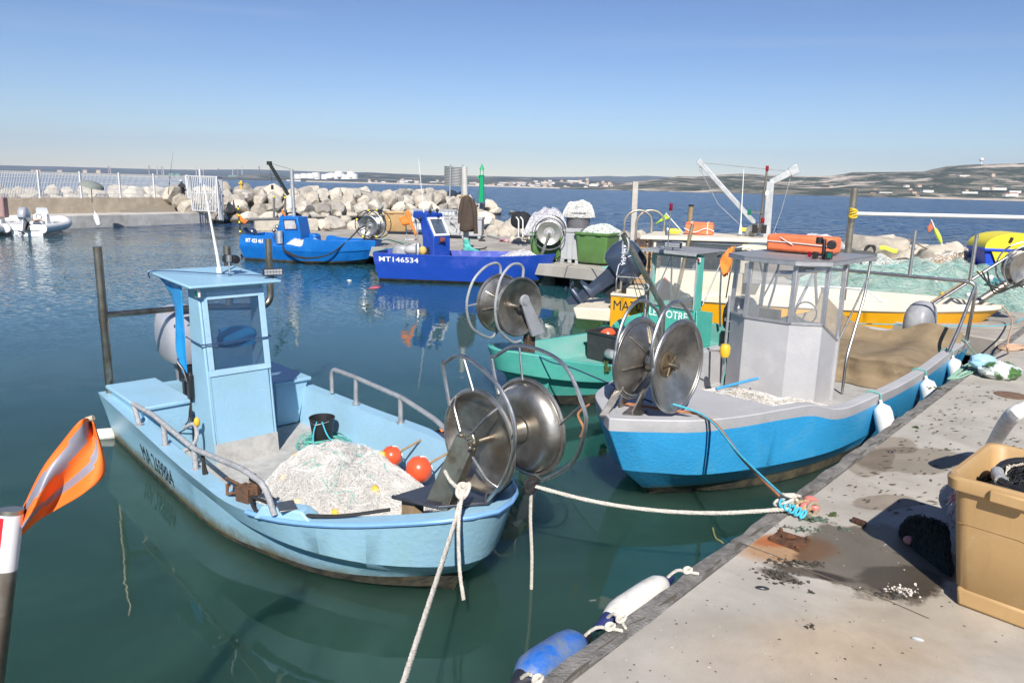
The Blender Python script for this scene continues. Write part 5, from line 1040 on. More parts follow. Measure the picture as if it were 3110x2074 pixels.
# ================================================================== boat C: green boat behind
FC = Frame((6, 17, 0), 222)
Cb = empty('fishing_boat', FC.M @ Matrix.Translation((2, 0, 0)), 'turquoise green open fishing boat with a metal framed wheelhouse and grey net reel', 'fishing boat')
cg = mat('boat_green', (.075, .40, .325), rough=.42, var=.07, vs=2, bump=.2, bs=14, dirt=(.12, .45, .38), ds=2.2, dt=.6, dirt2=(.03, .25, .2), d2s=4, d2t=.68, grime=.05, scuff=(.3, .55, .5))
cg2 = mat('boat_green_inside', (.15, .41, .355), rough=.6, var=.1, vs=3, dirt=(.22, .40, .36), ds=3, dt=.55)
cx = [1.9, 3, 4.2, 5.5, 6.6, 7.1, 7.6, 8.0, 8.28, 8.41, 8.45]
lc = lambda ys, zs, xs=None: list(zip(xs or cx, ys, zs))
C_l = [lc([0]*11, [-.3]*7+[-.22, -.14, -.06, 0], [1.9, 3, 4.2, 5.4, 6.3, 6.7, 7.1, 7.4, 7.62, 7.72, 7.78]),
       lc([.95, .98, 1, .98, .86, .74, .54, .34, .15, .05, 0], [.0]*6+[.01, .02, .03, .04, .05], [1.9, 3, 4.2, 5.5, 6.45, 6.85, 7.25, 7.55, 7.75, 7.84, 7.87]),
       lc([.99, 1.02, 1.05, 1.03, .92, .80, .61, .40, .19, .07, 0], [.15, .15, .15, .16, .17, .18, .19, .2, .21, .22, .22], [1.9, 3, 4.2, 5.5, 6.48, 6.9, 7.32, 7.64, 7.86, 7.96, 8.0]),
       lc([1.04, 1.08, 1.11, 1.10, 1.01, .88, .69, .47, .24, .1, 0], [.36, .35, .34, .35, .38, .40, .45, .5, .54, .56, .56], [1.9, 3, 4.2, 5.5, 6.55, 6.98, 7.44, 7.8, 8.04, 8.15, 8.19]),
       lc([1.08, 1.14, 1.18, 1.19, 1.12, .99, .79, .56, .32, .16, 0], [.38, .37, .36, .37, .41, .44, .50, .56, .61, .63, .63], [1.9, 3, 4.2, 5.5, 6.58, 7.04, 7.52, 7.9, 8.16, 8.28, 8.32]),
       lc([1.12, 1.2, 1.25, 1.27, 1.2, 1.05, .84, .60, .36, .19, 0], [.70, .67, .65, .66, .70, .76, .85, .94, .99, 1.0, 1.0])]
HC = Hull(FC, Cb, C_l, [antif, cg, cg, cg, cg2, cg2], [0, 0, 1, 1, 1], floor=.28, cap=.10, N=56)
mb = MB(FC); top = [(4.35, .66), (4.25, .70), (4.1, .80), (3.9, .86), (3.2, .90), (2.2, .93), (1.95, .93), (1.95, .64), (4.35, .64)]
mb.plate([(x, -1.16-.06*min(1, (4.4-x)), z) for x, z in top], (0, -1, 0), .05); mb.build('bulwark', cg, Cb, bevel=.01)
# wheelhouse
mb = MB(FC); y0, y1, fx_ = -1.22, -.04, 3.0
mb.box((fx_, (y0+y1)/2, .70), (.04, y1-y0, .82)); mb.hexa([(2.35, y1-.04, .29), (3.0, y1-.04, .29), (3.0, y1, .29), (2.35, y1, .29), (2.35, y1-.04, 1.0), (3.0, y1-.04, 1.12), (3.0, y1, 1.12), (2.35, y1, 1.0)]); mb.box((2.67, y0+.02, .70), (.68, .04, .82))
mb.hexa([(2.80, y1-.05, 1.1), (3.02, y1-.05, 1.1), (3.02, y1, 1.1), (2.80, y1, 1.1), (2.82, y1-.05, 2.22), (3.0, y1-.05, 2.22), (3.0, y1, 2.22), (2.82, y1, 2.22)])
mb.hexa([(2.90, y0, 1.1), (3.02, y0, 1.1), (3.02, y0+.05, 1.1), (2.90, y0+.05, 1.1), (2.90, y0, 2.22), (3.0, y0, 2.22), (3.0, y0+.05, 2.22), (2.90, y0+.05, 2.22)])
mb.box((2.98, (y0+y1)/2, 2.20), (.05, y1-y0, .09))
whc = mb.build('wheelhouse', cg, Cb, bevel=.008)
mb = MB(FC); mb.plate([(2.2, .06, 2.30), (3.22, .04, 2.27), (3.22, -1.32, 2.27), (2.2, -1.30, 2.30)], (0, 0, 1), .02); mb.plate([(3.22, .04, 2.275), (3.22, -1.32, 2.275), (3.225, -1.32, 2.22), (3.225, .04, 2.22)], (1, 0, 0), .01); mb.build('roof', tread, whc)
mb = MB(FC); mb.tube([(3.028, y0+.03, 1.11), (3.028, y1-.03, 1.11), (3.016, y1-.03, 2.17), (3.016, y0+.03, 2.17)], .02, 6, closed=True, sq=(.014, .024))
mb.build('window_frame', tread, whc)
mb = MB(FC); mb.plate([(3.0, y0+.05, 1.12), (3.0, y1-.05, 1.12), (2.99, y1-.05, 2.15), (2.99, y0+.05, 2.15)], (1, 0, 0), .004); mb.build('window', glass_c, whc)
text_mesh('LE NOTRE', .23, lambda x, y: FC.w(3.027, -1.20+x, .86+y), 'boat_name', mat('letter_white2', (.85, .88, .86)), whc, cw=.95, bold=.004)
mb = MB(FC); mb.tube([(2.72, -.5+.17*math.cos(a), 1.22+.16*math.sin(a)) for a in np.linspace(0, 6.283, 25)[:-1]], .013, 6, closed=True); mb.tube([(2.72, -.5, 1.22), (2.9, -.5, 1.1)], .016)
for k in range(3): a = k*2.09+.5; mb.tube([(2.72, -.5, 1.22), (2.72, -.5+.165*math.cos(a), 1.22+.155*math.sin(a))], .009, 5)
mb.build('steering_wheel', black, whc)
for y in (.0, -1.26): mb = MB(FC); mb.tube(fillet([(2.25, y, 2.29), (2.2, y, 1.3), (2.1, y, .68)], .1), .02, 8); mb.tube([(2.24, y, 2.1), (2.82, y, 1.2)], .014, 8); mb.build('roof_strut', steel, whc)
led_bar(FC, Cb, (3.12, -.62, 2.40), .40, .11, 0)
mb = MB(FC); mb.box((3.03, -.02, 2.14), (.05, .05, .09)); nl = mb.build('navigation_light', white_p, whc, bevel=.006); mb = MB(FC); mb.box((3.058, -.015, 2.14), (.008, .035, .06)); mb.build('lens', red_l, nl)
pm_ = FC.l(D(2027, 762, 14.9)); pt_ = FC.l(D(2037, 640, 14.9)); mb = MB(FC); mb.tube([pm_, pt_], .013, 8); mb.lathe([(.04, -.18), (.045, -.1), (.045, -.05), (.03, -.03)], Matrix.Translation(pm_.lerp(pt_, .62)+Vector((.03, -.02, 0))), 12); ml = mb.build('mast_light', steel, Cb)
mb = MB(FC); mb.lathe([(.03, 0), (.035, .02), (.035, .13), (.02, .15)], Matrix.Translation(pt_), 12); mb.build('lamp', mat('red_lamp', (.16, .0, .02), rough=.15), ml)
# reel on the bow
drc = net_reel(FC, Cb, 8.27, -.10, .36, 1.70, .44, steel_dull, hub=.14, cone=.13, spokes=8, rim=.026)
for yy, P6 in ((-.11, [(8.25, 2.14), (8.27, 2.28), (8.38, 2.33), (8.6, 2.26), (8.82, 2.05), (8.92, 1.7), (8.80, 1.35), (8.45, 1.16), (8.3, 1.24)]), (.37, [(8.22, 2.15), (8.22, 2.29), (8.32, 2.36), (8.5, 2.33), (8.68, 2.12), (8.76, 1.74), (8.68, 1.4), (8.4, 1.17), (8.22, 1.17)])):
    guard(FC, drc, [(a, yy, b) for a, b in P6], [((8.92 if yy < 0 else 8.76, yy, 1.7), (8.72, yy, 1.72))], galv, .021, 36)
mb = MB(FC); Mx = axisM((8.24, .43, 1.78), (-.35, .0, -.94), (0, 1, 0))
mb.hexa([(8.32, .42, 1.80), (8.14, .42, 1.80), (8.14, .46, 1.80), (8.32, .46, 1.80), (8.05, .40, 1.22), (7.78, .40, 1.26), (7.78, .46, 1.26), (8.05, .46, 1.22)]); mb.lathe([(.095, 0), (.095, .045)], axisM((8.23, .415, 1.80), (0, 1, 0)), 18); mb.build('bracket', mat('arm_grey', (.30, .31, .33), rough=.5, var=.1, vs=5, dirt=(.35, .2, .1), ds=6, dt=.68), drc, bevel=.01)
mb = MB(FC); mb.box((7.98, .30, 1.08), (.16, .12, .34)); mb.box((7.98, .30, .96), (.10, .09, .3)); mb.build('pedestal', mat('pedestal', (.05, .04, .035), rough=.6, metal=.4, var=.4, vs=8, dirt=(.2, .12, .08), ds=6, dt=.5), drc, bevel=.01)
decked(FC, HC, Cb, 7.72, .90, cg)
# derrick with ring and block
db, dtp = FC.l(D(2012, 930, 13.7)), FC.l(D(1893, 712, 13.3))
mb = MB(FC); Md = axisM(db, dtp-db); Ld = (dtp-db).length; mb.lathe([(.02, 0), (.056, .0), (.056, Ld), (.048, Ld), (.048, .05)], Md, 18); mb.tube([db+Vector((0, 0, .05)), FC.l(D(1965, 860, 13.85)), (db.x+.25, db.y-.2, .9)], .04, 10); mb.tube([db, (db.x-.05, db.y, .3)], .06, 12); de = mb.build('derrick', steel_dull, Cb)
mb = MB(FC); q = dtp-(dtp-db).normalized()*.06
mb.tube([q+Vector((.0, .03+.07*math.cos(a), -.16+.15*math.sin(a))) for a in np.linspace(0, 6.283, 21)[:-1]], .018, 6, closed=True); mb.build('shackle', galv, de)
q2 = FC.l(D(1961, 872, 13.5)); mb = MB(FC); mb.tube([q2+Vector((.0, .07*math.cos(a), .065*math.sin(a))) for a in np.linspace(0, 6.283, 21)[:-1]], .014, 6, closed=True); mb.build('shackle', galv, de)
for k, (px, py) in enumerate(((1960, 880), (1985, 1000), (1965, 1010))): mb = MB(FC); mb.tube([q+Vector((0, .03, -.28)), FC.l(D(px, py, 13.2))], .007, 5); mb.build('derrick_line', rubber, de)
# black crate with an orange piece
cc = FC.w(5.1, -.35, .29); mb = MB(); Mx = Matrix.Translation(cc) @ Matrix.Rotation(R(222), 4, 'Z')
def crate(mb, Mx, w, d, h_, t=.02, tp_=.92, mi=0):
    for sx, sy, ww, dd in ((0, 1, w, t), (0, -1, w, t), (1, 0, t, d), (-1, 0, t, d)):
        mb.box((sx*(w/2-t/2)*.97, sy*(d/2-t/2)*.97, h_/2), (ww, dd, h_), mi=mi, taper=tp_, M=Mx)
    mb.box((0, 0, t/2), (w*.9, d*.9, t), mi=mi, M=Mx)
    for sx, sy, ww, dd in ((0, 1, w+.04, .03), (0, -1, w+.04, .03), (1, 0, .03, d+.04), (-1, 0, .03, d+.04)): mb.box((sx*w/2, sy*d/2, h_-.02), (ww, dd, .05), mi=mi, M=Mx)
crate(mb, Mx, .62, .95, .55); tag(mb.build('crate', mat('crate_black', (.03, .03, .032), rough=.6, var=.3, vs=8), bevel=.006), 'black plastic crate standing in the turquoise boat', 'crate')
mb = MB(); mb.lathe([(.05, 0), (.16, .06), (.17, .12), (.14, .2), (.05, .24)], Mx @ Matrix.Translation((0, -.15, .36)) @ Matrix.Rotation(.6, 4, 'X'), 16); tag(mb.build('float', red_p), 'orange red float lying in the black crate', 'float')
mb = MB(); mb.lathe([(.07, -.12), (.085, -.1), (.085, .1), (.06, .13)], axisM(FC.w(5.55, -.08, .52), (.3, -1, .1)), 16); tag(mb.build('canister', galv), 'dull metal canister beside the black crate', 'canister')
# engine of the green boat
om, oM = outboard(FC, Cb, 1.86, .16, .55, 0, 0, 1.2, mat('black_cowl', (.012, .012, .014), rough=.16, var=.1, coat=.5), black)
text_mesh('SUZUKI', .085, lambda x, y: FC.M @ (oM @ Vector((-.42+x, .219, .22+y))) if False else FC.M @ (oM @ Vector((.168, .215-x, .22+y))), 'maker_name', MATS['letter_white'], om)
curve_rope('mooring_line', [FC.w(7.95, .32, .95), FC.w(8.1, .9, .92), FC.w(8.3, 1.6, .98), FB.w(8.28, .12, 1.2)], .011, rope_d, 'dark blue line stretched between the green and the blue boat bows')
mb = MB(); p = FC.w(7.02, 1.06, .74)
for k in range(14): a = rnd.uniform(0, 6.28); c0 = p+Vector((rnd.gauss(0, .05), rnd.gauss(0, .03), rnd.gauss(0, .05))); mb.plate([c0, c0+Vector((.03, 0, .02)), c0+Vector((.05, .01, -.02)), c0+Vector((.02, .0, -.05))], (0, -1, 0), .004)
tag(mb.build('seaweed', mat('weed', (.05, .08, .02), rough=.8)), 'bit of green weed on the gunwale of the turquoise boat', 'seaweed')
wp = FC.w(2.4, .06, .9)
curve_rope('hanging_rope', [FC.w(3.05, .02, 1.12), FC.w(3.08, .06, .9), FC.w(3.1, .1, .6), FC.w(3.05, .06, .45)], .012, rope_g, 'pale green rope hanging at the corner of the turquoise wheelhouse')
mb = MB(); fa = D(2232, 760, 12.6); fb = D(2214, 905, 12.4); mb.tube([D(2232, 745, 12.6), D(2205, 905, 12.4)], .011, 6); fl = tag(mb.build('marker_flag', wood), 'orange flag furled on a stick between the green and grey wheelhouses', 'flag')
mb = MB(); mb.grid(lambda u, v: D(2230, 752, 12.55).lerp(D(2211, 838, 12.4), u)+Vector((-.13*v*math.sin(math.pi*(.12+.8*u))-.05*v, .03*math.sin(u*9+v*4), .02*math.sin(v*6))), 14, 6); mb.build('flag', orange_c, fl, solid=.005)
# ================================================================== boat D: yellow and cream boat
FD = Frame((2.7, 18.9, 0), -18)
Db = empty('fishing_boat', FD.M, 'yellow and cream fishing boat with a cabin, mast and crane, moored behind the blue boat', 'fishing boat')
dy = mat('boat_yellow', (.75, .36, .008), rough=.4, var=.07, vs=2, bump=.15, bs=12, dirt=(.70, .40, .05), ds=2, dt=.62)
dc = mat('boat_cream', (.72, .65, .51), rough=.5, var=.05, vs=2, bump=.15, bs=14, dirt=(.6, .53, .4), ds=2.4, dt=.62, streak=.10)
dx = [0, 1.5, 3, 4.4, 5.8, 6.9, 7.6, 8.1, 8.4, 8.5]
ld = lambda ys, zs, xs=None: list(zip(xs or dx, ys, zs))
D_l = [ld([0]*10, [-.3]*6+[-.2, -.08, .08, .15], [0, 1.5, 3, 4.3, 5.4, 6.2, 6.7, 7.2, 7.5, 7.62]),
       ld([.95, 1, 1, .98, .86, .64, .4, .2, .06, 0], [.02, .02, .02, .03, .06, .12, .2, .3, .38, .42], [0, 1.5, 3, 4.4, 5.6, 6.5, 7.1, 7.55, 7.8, 7.9]),
       ld([1.0, 1.05, 1.06, 1.04, .93, .72, .48, .26, .08, 0], [.38, .38, .38, .39, .42, .48, .56, .64, .70, .72], [0, 1.5, 3, 4.4, 5.7, 6.65, 7.3, 7.75, 8.02, 8.12]),
       ld([1.06, 1.12, 1.14, 1.12, 1.03, .83, .58, .33, .12, 0], [.94, .94, .95, .96, .98, 1.02, 1.05, 1.07, 1.09, 1.10], None),
       ld([1.10, 1.17, 1.19, 1.17, 1.08, .88, .63, .38, .15, 0], [.98, .98, .99, 1.0, 1.02, 1.06, 1.09, 1.11, 1.13, 1.14], [0, 1.5, 3, 4.4, 5.8, 6.92, 7.65, 8.16, 8.47, 8.57]),
       ld([1.09, 1.16, 1.18, 1.16, 1.07, .87, .62, .37, .14, 0], [1.02, 1.04, 1.20, 1.22, 1.22, 1.23, 1.23, 1.22, 1.21, 1.20], [0, 1.5, 3, 4.4, 5.8, 6.92, 7.65, 8.16, 8.47, 8.57])]
HD = Hull(FD, Db, D_l, [antif, dy, dc, dc, dc, dc], [0, 1, 1, 2, 2], floor=.5, cap=.12, N=56)
text_mesh('MA701', .30, lambda x, y: HD.pt(2, .06+x, .42+y/.3*.62, -1, .006), 'registration_number', MATS['letter_black'], Db, cw=.95)
mb = MB(FD); mb.hexa([(-.85, -1.0, .30), (0, -1.0, .30), (0, .95, .30), (-.85, .95, .30), (-.95, -.98, .58), (0, -1.04, .62), (0, .98, .62), (-.95, .92, .58)]); mb.build('swim_platform', dc, Db, bevel=.03)
mb = MB(FD); mb.tube(fillet([(.1, -.95, 1.0), (.1, -.95, 1.42), (.1, .9, 1.42), (.1, .9, 1.0)], .1), .018, 8); mb.tube(fillet([(.1, -.95, 1.42), (.95, -1.0, 1.42)], .1), .018, 8); mb.build('stern_rail', steel, Db)
navy = mat('navy_cowl', (.055, .075, .12), rough=.22, var=.08, metal=.3, coat=.6)
om, oM = outboard(FD, Db, .02, -.1, 1.22, 0, R(50), 1.42, navy, mat('navy_leg', (.05, .065, .10), rough=.35, metal=.3))
text_mesh('YAMAHA', .105, lambda x, y: FD.M @ (oM @ (Vector((-.34, -.219, .36))+Vector((.766, 0, -.643))*(x-.24)+Vector((.643, 0, .766))*y)), 'maker_name', mat('letter_silver', (.75, .76, .8), rough=.4), om, bold=.002)
mb = MB(FD); mb.tube([oM @ Vector((x, -.205, z)) for x, z in ((-.20, .56), (-.24, .4), (-.22, .2), (-.1, .06))], .012, 6); mb.build('side_trim', MATS['letter_silver'], om)
# cabin
mb = MB(FD); y0, y1 = -1.06, 1.06
for sy in (1, -1):
    mb.hexa([(.95, sy*1.08, .9), (3.0, sy*1.08, .9), (3.0, sy*1.04, .9), (.95, sy*1.04, .9), (.95, sy*1.08, 1.72), (3.0, sy*1.08, 1.68), (3.0, sy*1.04, 1.68), (.95, sy*1.04, 1.72)])
    for x0_, x1_ in ((.95, 1.02), (1.62, 1.70), (2.95, 3.05)): mb.hexa([(x0_, sy*1.08, 1.68), (x1_, sy*1.08, 1.68), (x1_, sy*1.04, 1.68), (x0_, sy*1.04, 1.68), (x0_, sy*1.02, 2.34), (x1_, sy*1.02, 2.34), (x1_, sy*.98, 2.34), (x0_, sy*.98, 2.34)])
mb.hexa([(2.97, -1.05, .9), (3.02, -1.05, .9), (3.02, 1.05, .9), (2.97, 1.05, .9), (2.97, -1.05, 1.68), (3.02, -1.05, 1.68), (3.02, 1.05, 1.68), (2.97, 1.05, 1.68)])
mb.hexa([(3.02, -1.05, 1.9), (3.7, -.9, 2.1), (3.7, -.80, 2.1), (3.02, -.95, 1.9), (3.02, -1.05, 2.34), (3.8, -.9, 2.34), (3.8, -.8, 2.34), (3.02, -.95, 2.34)])
cab = mb.build('cabin', dc, Db, bevel=.01)
mb = MB(FD); mb.hexa([(.62, -1.12, 2.35), (3.85, -1.05, 2.40), (3.85, 1.05, 2.40), (.62, 1.12, 2.35), (.66, -1.10, 2.44), (3.82, -1.04, 2.49), (3.82, 1.04, 2.49), (.66, 1.10, 2.44)]); mb.build('roof', dc, cab, bevel=.02)
for (a, b) in ((1.02, 1.62), (1.70, 2.95)):
    for sy in (-1, 1): mb = MB(FD); mb.plate([(a, sy*1.06, 1.70), (b, sy*1.06, 1.70), (b, sy*1.005, 2.33), (a, sy*1.005, 2.33)], (0, sy, 0), .006); mb.build('window', mat('cabin_glass', (.10, .11, .12), rough=.08, alpha=.55), cab)
for (a, b) in ((1.02, 1.62), (1.70, 2.95)): mb = MB(FD); mb.tube([(a, -1.075, 1.71), (b, -1.075, 1.71), (b, -1.02, 2.32), (a, -1.02, 2.32)], .018, 6, closed=True, sq=(.02, .012)); mb.build('window_frame', alu, cab)
mb = MB(FD); mb.box((1.9, .2, 1.55), (.5, .9, .5)); mb.box((2.5, -.2, 1.4), (.4, .8, .9)); mb.build('console', mat('dark_interior', (.06, .06, .065), rough=.7), cab)
mb = MB(FD); mb.tube(smooth([(2.45, -1.12, 2.1), (2.9, -1.15, 2.28), (3.25, -1.12, 2.2), (3.42, -1.1, 1.8), (3.5, -1.08, 1.4)], 16), .022, 8); mb.build('grab_rail', steel, cab)
# loading crane, mast, antenna, raft
mb = MB(FD); k0, k1, k2 = Vector((3.47, .1, 2.46)), Vector((3.44, .1, 3.74)), Vector((3.90, .1, 4.0)); mb.tube([k0, k1+Vector((0, 0, .02))], .1, sq=(.085, .085)); mb.tube([k1, k2], .1, sq=(.075, .075)); mb.box(k2+Vector((.04, 0, .03)), (.2, .16, .22), Matrix.Rotation(-.5, 3, 'Y')); crn = mb.build('crane_post', galv, Db, bevel=.012)
mb = MB(FD); j0, j1 = Vector((3.34, .05, 2.62)), Vector((1.80, .05, 4.17)); mb.tube([j0, j1], .06, sq=(.055, .05)); mb.box(j1, (.16, .12, .12), Matrix.Rotation(.8, 3, 'Y')); mb.box(j1+Vector((.02, 0, -.13)), (.06, .06, .14)); mb.build('crane_jib', galv, crn, bevel=.008)
mb = MB(FD); mb.lathe([(.14, -.06), (.14, -.045), (.06, -.04), (.06, .04), (.14, .045), (.14, .06)], axisM((3.12, -.1, 2.6), (0, 1, 0)), 16); mb.build('winch', steel_dull, crn)
mb = MB(FD); mb.tube([j1, k2], .010, 5); mb.build('crane_wire', galv, crn)
mb = MB(FD); mb.tube([j1-Vector((0, 0, .15)), (2.3, .0, 3.2), (2.98, -.05, 2.62)], .008, 5); mb.tube([k2, (3.75, .1, 3.1), (3.6, .1, 2.5)], .008, 5); mb.build('crane_line', galv, crn)
mb = MB(FD); m0, m1 = FD.l(D(2305, 708, 17.6)), FD.l(D(2330, 512, 17.6)); mb.tube([m0, m0.lerp(m1, .5), m1], [.035, .028, .022], 10); mb.box(m0.lerp(m1, .32)+Vector((-.12, -.05, 0)), (.3, .04, .03)); ma = mb.build('mast', mat('mast_bronze', (.28, .24, .19), rough=.4, metal=.8), Db)
for c, m_, s_ in ((m1, red_l, (.07, .07, .12)), (m0.lerp(m1, .32)+Vector((-.27, -.05, 0)), green_l, (.09, .09, .13)), (m0.lerp(m1, .2)+Vector((.05, -.03, 0)), red_l, (.08, .08, .13)), (m0.lerp(m1, .62)+Vector((.06, -.03, 0)), white_p, (.07, .07, .1)), (m0+Vector((-.1, -.1, .1)), black, (.12, .1, .2)), (m0+Vector((.1, -.1, .1)), black, (.12, .1, .2))):
    mb = MB(FD); mb.box(c, s_); mb.build('lamp', m_, ma, bevel=.01)
mb = MB(FD); a0, a1 = FD.l(D(2248, 712, 17.9)), FD.l(D(2259, 515, 17.9)); mb.tube([a0, a0.lerp(a1, .14), a0.lerp(a1, .16), a1], [.045, .022, .014, .008], 8); mb.build('antenna', white_p, Db)
mb = MB(FD); rc = FD.l(D(2124, 708, 18.4)); rc.z = 2.46; mb.box(rc+Vector((0, 0, .13)), (.66, .5, .24)); mb.box(rc+Vector((0, 0, .27)), (.64, .48, .05)); rp = tag(mb.build('raft_pack', MATS['raft_orange'], bevel=.03), 'short orange raft pack lashed with white cord on the cream cabin roof', 'raft pack')
mb = MB(FD)
for dx_ in (-.18, .2): mb.tube([rc+Vector((dx_, -.26, .02)), rc+Vector((dx_, -.26, .27)), rc+Vector((dx_, -.2, .305)), rc+Vector((dx_, .2, .305))], .011, 5)
mb.tube(smooth([rc+Vector((-.35, -.265, .15)), rc+Vector((-.1, -.28, .06)), rc+Vector((.15, -.28, .16)), rc+Vector((.36, -.265, .1))], 16), .011, 5); mb.build('cord', white_p, rp)
mb = MB(FD); mb.lathe([(.02, -.16), (.06, -.13), (.07, 0), (.05, .1), (.02, .16)], axisM(FD.l(D(2050, 703, 17.9)), (1, 0, 0)), 12); tag(mb.build('float', yellow_b), 'small yellow float lying on the edge of the cream cabin roof', 'float')
mb = MB(FD); mb.lathe([(.02, -.09), (.05, -.07), (.05, .07), (.02, .09)], axisM(FD.l(D(2260, 698, 17.9)), (1, 0, 0)), 12); tag(mb.build('float', yellow_b), 'small yellow float at the foot of the crane on the cream roof', 'float')
# bow part: mast with a white yard, marker poles, reel
mb = MB(FD); q0, q1 = FD.l(D(2563, 880, 17.2)), FD.l(D(2596, 572, 17.2)); q0.z = .5; mb.tube([q0, q1], .075, 14); mb.build('bow_mast', mat('mast_steel', (.36, .32, .26), rough=.35, metal=.85, var=.2), Db)
b0, b1 = FD.l(D(2588, 649, 17.1)), FD.l(D(3140, 662, 14.0)); b1.y = b0.y+.0; b1.z = b0.z+.05; b1.x = 9.6
mb = MB(); mb.tube([FD.w(*b0), FD.w(*b1)], .042, 12); yb = tag(mb.build('pole', white_p), 'long white pole lashed level to the bronze mast of the yellow boat', 'pole')
mb = MB(FD); 
for k in range(5): mb.tube([b0+Vector((.02+.085*math.cos(a), .085*math.sin(a), -.06+.035*k+.03*math.sin(a+k))) for a in np.linspace(0, 6.28, 14)], .018, 6)
mb.build('lashing', mat('cord_yellow', (.72, .5, .03), rough=.8), yb)
s0, s1 = D(2800, 945, 16.3), D(3085, 765, 16.6)
mb = MB(); mb.tube([s0, s1], .035, 10); tag(mb.build('pole', steel), 'long steel pole sloping up from the yellow boat to the net reel', 'pole')
s0, s1 = D(2800, 935, 16.1), D(2955, 838, 16.3)
mb = MB(); mb.tube([s0, s1], .022, 8); mb.tube([s0, s0.lerp(s1, .1)], .03, 8); mb.tube([s0.lerp(s1, .45), s0.lerp(s1, .5)], .028, 8); tag(mb.build('pole', wood), 'wooden marker pole with pale bands beside the sloping steel pole', 'pole')
r0 = FD.l(D(3098, 812, 16.5)); drd = net_reel(FD, Db, r0.x+.15, r0.y-.3, r0.y+.3, r0.z, .42, steel_dull, hub=.16, cone=.12)
for yy in (r0.y-.3, r0.y+.3): guard(FD, drd, [(r0.x+.15+.54*math.cos(a), yy, r0.z+.54*math.sin(a)) for a in np.linspace(-.5, 4.2, 12)], [], steel, .02, 26)
mb = MB(FD); mb.tube([(8.0, 0, 1.2), (r0.x+.1, r0.y, r0.z-.1)], .075, 12); mb.build('bracket', mat('reel_arm', (.36, .31, .25), rough=.4, metal=.8), drd)
mb = MB(FD)
for k in range(3): mb.tube(smooth([(r0.x-1.0+.1*k, -.35, 1.95), (r0.x-.6, -.4, 1.62-.06*k), (r0.x-.1, -.35, 1.72+.05*k), (r0.x+.15, -.3, 2.0)], 18), .018, 7)
mb.build('hydraulic_hose', rubber, drd)
mb = MB(FD); mb.tube(fillet([(4.6, -1.14, 1.2), (4.62, -1.1, 1.5), (5.6, -1.1, 1.5), (6.0, -1.04, 1.22)], .1), .018, 8); mb.tube([(5.5, -1.1, 1.2), (5.5, -1.1, 1.5)], .014); mb.build('bow_rail', white_p, Db)
curve_rope('mooring_rope', [FD.w(8.5, -.1, 1.2), FD.w(8.65, -.4, .95), P(3060, 1040, QZ+.3), P(3062, 1072, QZ+.02)], .016, mat('rope_beige', (.5, .33, .22), rough=.95), 'beige mooring rope from the yellow boat bow to the near quay')
# inner gear seen through the windows: seat, yellow bits
mb = MB(FD); mb.box((.55, -.3, .9), (.5, .7, .45)); mb.build('engine_box', dc, Db, bevel=.03)
mb = MB(); p = D(2035, 873, 17.3); mb.add([p+Vector((-.25, 0, -.25)), p+Vector((.30, 0, -.3)), p+Vector((.1, .5, -.25)), p+Vector((-.1, .2, .28))], [(0, 1, 3), (1, 2, 3), (2, 0, 3), (0, 2, 1)]); tag(mb.build('cover_sheet', mat('red_cover', (.42, .09, .05), rough=.8)), 'dark red cover seen through the turquoise wheelhouse', 'cover')
# hoops (old trampoline-like arches) standing on the jetty behind the cabin are rails of the yellow boat
for i, (xl, xr, yt, yb_, Y) in enumerate(((1890, 1972, 640, 790, 18.6), (1928, 2012, 640, 760, 19.6))):
    a, b = D(xl, yb_, Y), D(xr, yb_, Y); t = D((xl+xr)/2+3, yt, Y); pts = [a]
    hh = t.z-a.z; rr = (b-a).length/2; c0 = (a+b)/2; ux = (b-a).normalized()
    pts += [c0+ux*(-rr*math.cos(q))+Vector((0, 0, hh-rr*.9+rr*.9*math.sin(q))) for q in np.linspace(0, math.pi, 15)]+[b]
    for q in (pts[0], pts[-1]): q.z = .5
    mb = MB(); mb.tube(pts, .032, 10); mb.build('stern_arch', mat('arch_steel', (.42, .38, .32), rough=.4, metal=.7, var=.3), Db)

for (x0_, y0_, x1_, y1_, Y, r_) in ((2050, 893, 2104, 680, 17.3, .045), (2038, 900, 2052, 860, 17.2, .035)):
    a, b = FD.l(D(x0_, y0_, Y)), FD.l(D(x1_, y1_, Y)); mb = MB(FD); mb.tube([a-Vector((0, 0, .3)), b], r_, 10); mb.build('stern_post', mat('post_bronze', (.45, .36, .24), rough=.4, metal=.75, var=.15), Db)
# ================================================================== boats E and F (far blue boats), white motorboats
def pt_heading(a, b): d = b-a; return math.degrees(math.atan2(d.y, d.x))
# --- E: royal blue boat
sE, bE = P(1131, 767, 1.03), P(1684, 778, 1.16); hE = pt_heading(sE, bE)+4.
FE = Frame((0, 0, 0), hE); oE = sE+FE.M.to_3x3() @ Vector((0, 1.02, 0)); FE = Frame((oE.x, oE.y, 0), hE); LE_ = (bE-sE).length
Eb = empty('fishing_boat', FE.M, 'royal blue plank boat with a white framed window in its cabin and white hull number', 'fishing boat')
be = mat('boat_royal', (.010, .058, .36), scuff=(.12, .16, .5), rough=.38, var=.1, vs=2, bump=.15, bs=10, dirt=(.05, .08, .42), ds=2, dt=.6, dirt2=(.25, .27, .5), d2s=9, d2t=.74)
be2 = mat('boat_royal_inside', (.05, .075, .38), rough=.5, var=.12, vs=2.5, dirt=(.2, .23, .5), ds=3, dt=.62)
be3 = mat('boat_royal_low', (.008, .055, .36), rough=.4, var=.08, vs=2, bump=.1)
ex = [0, 1.5, 3, 4.3, 5.3, 6.0, 6.4, LE_]
le = lambda ys, zs, xs=None: list(zip(xs or ex, ys, zs))
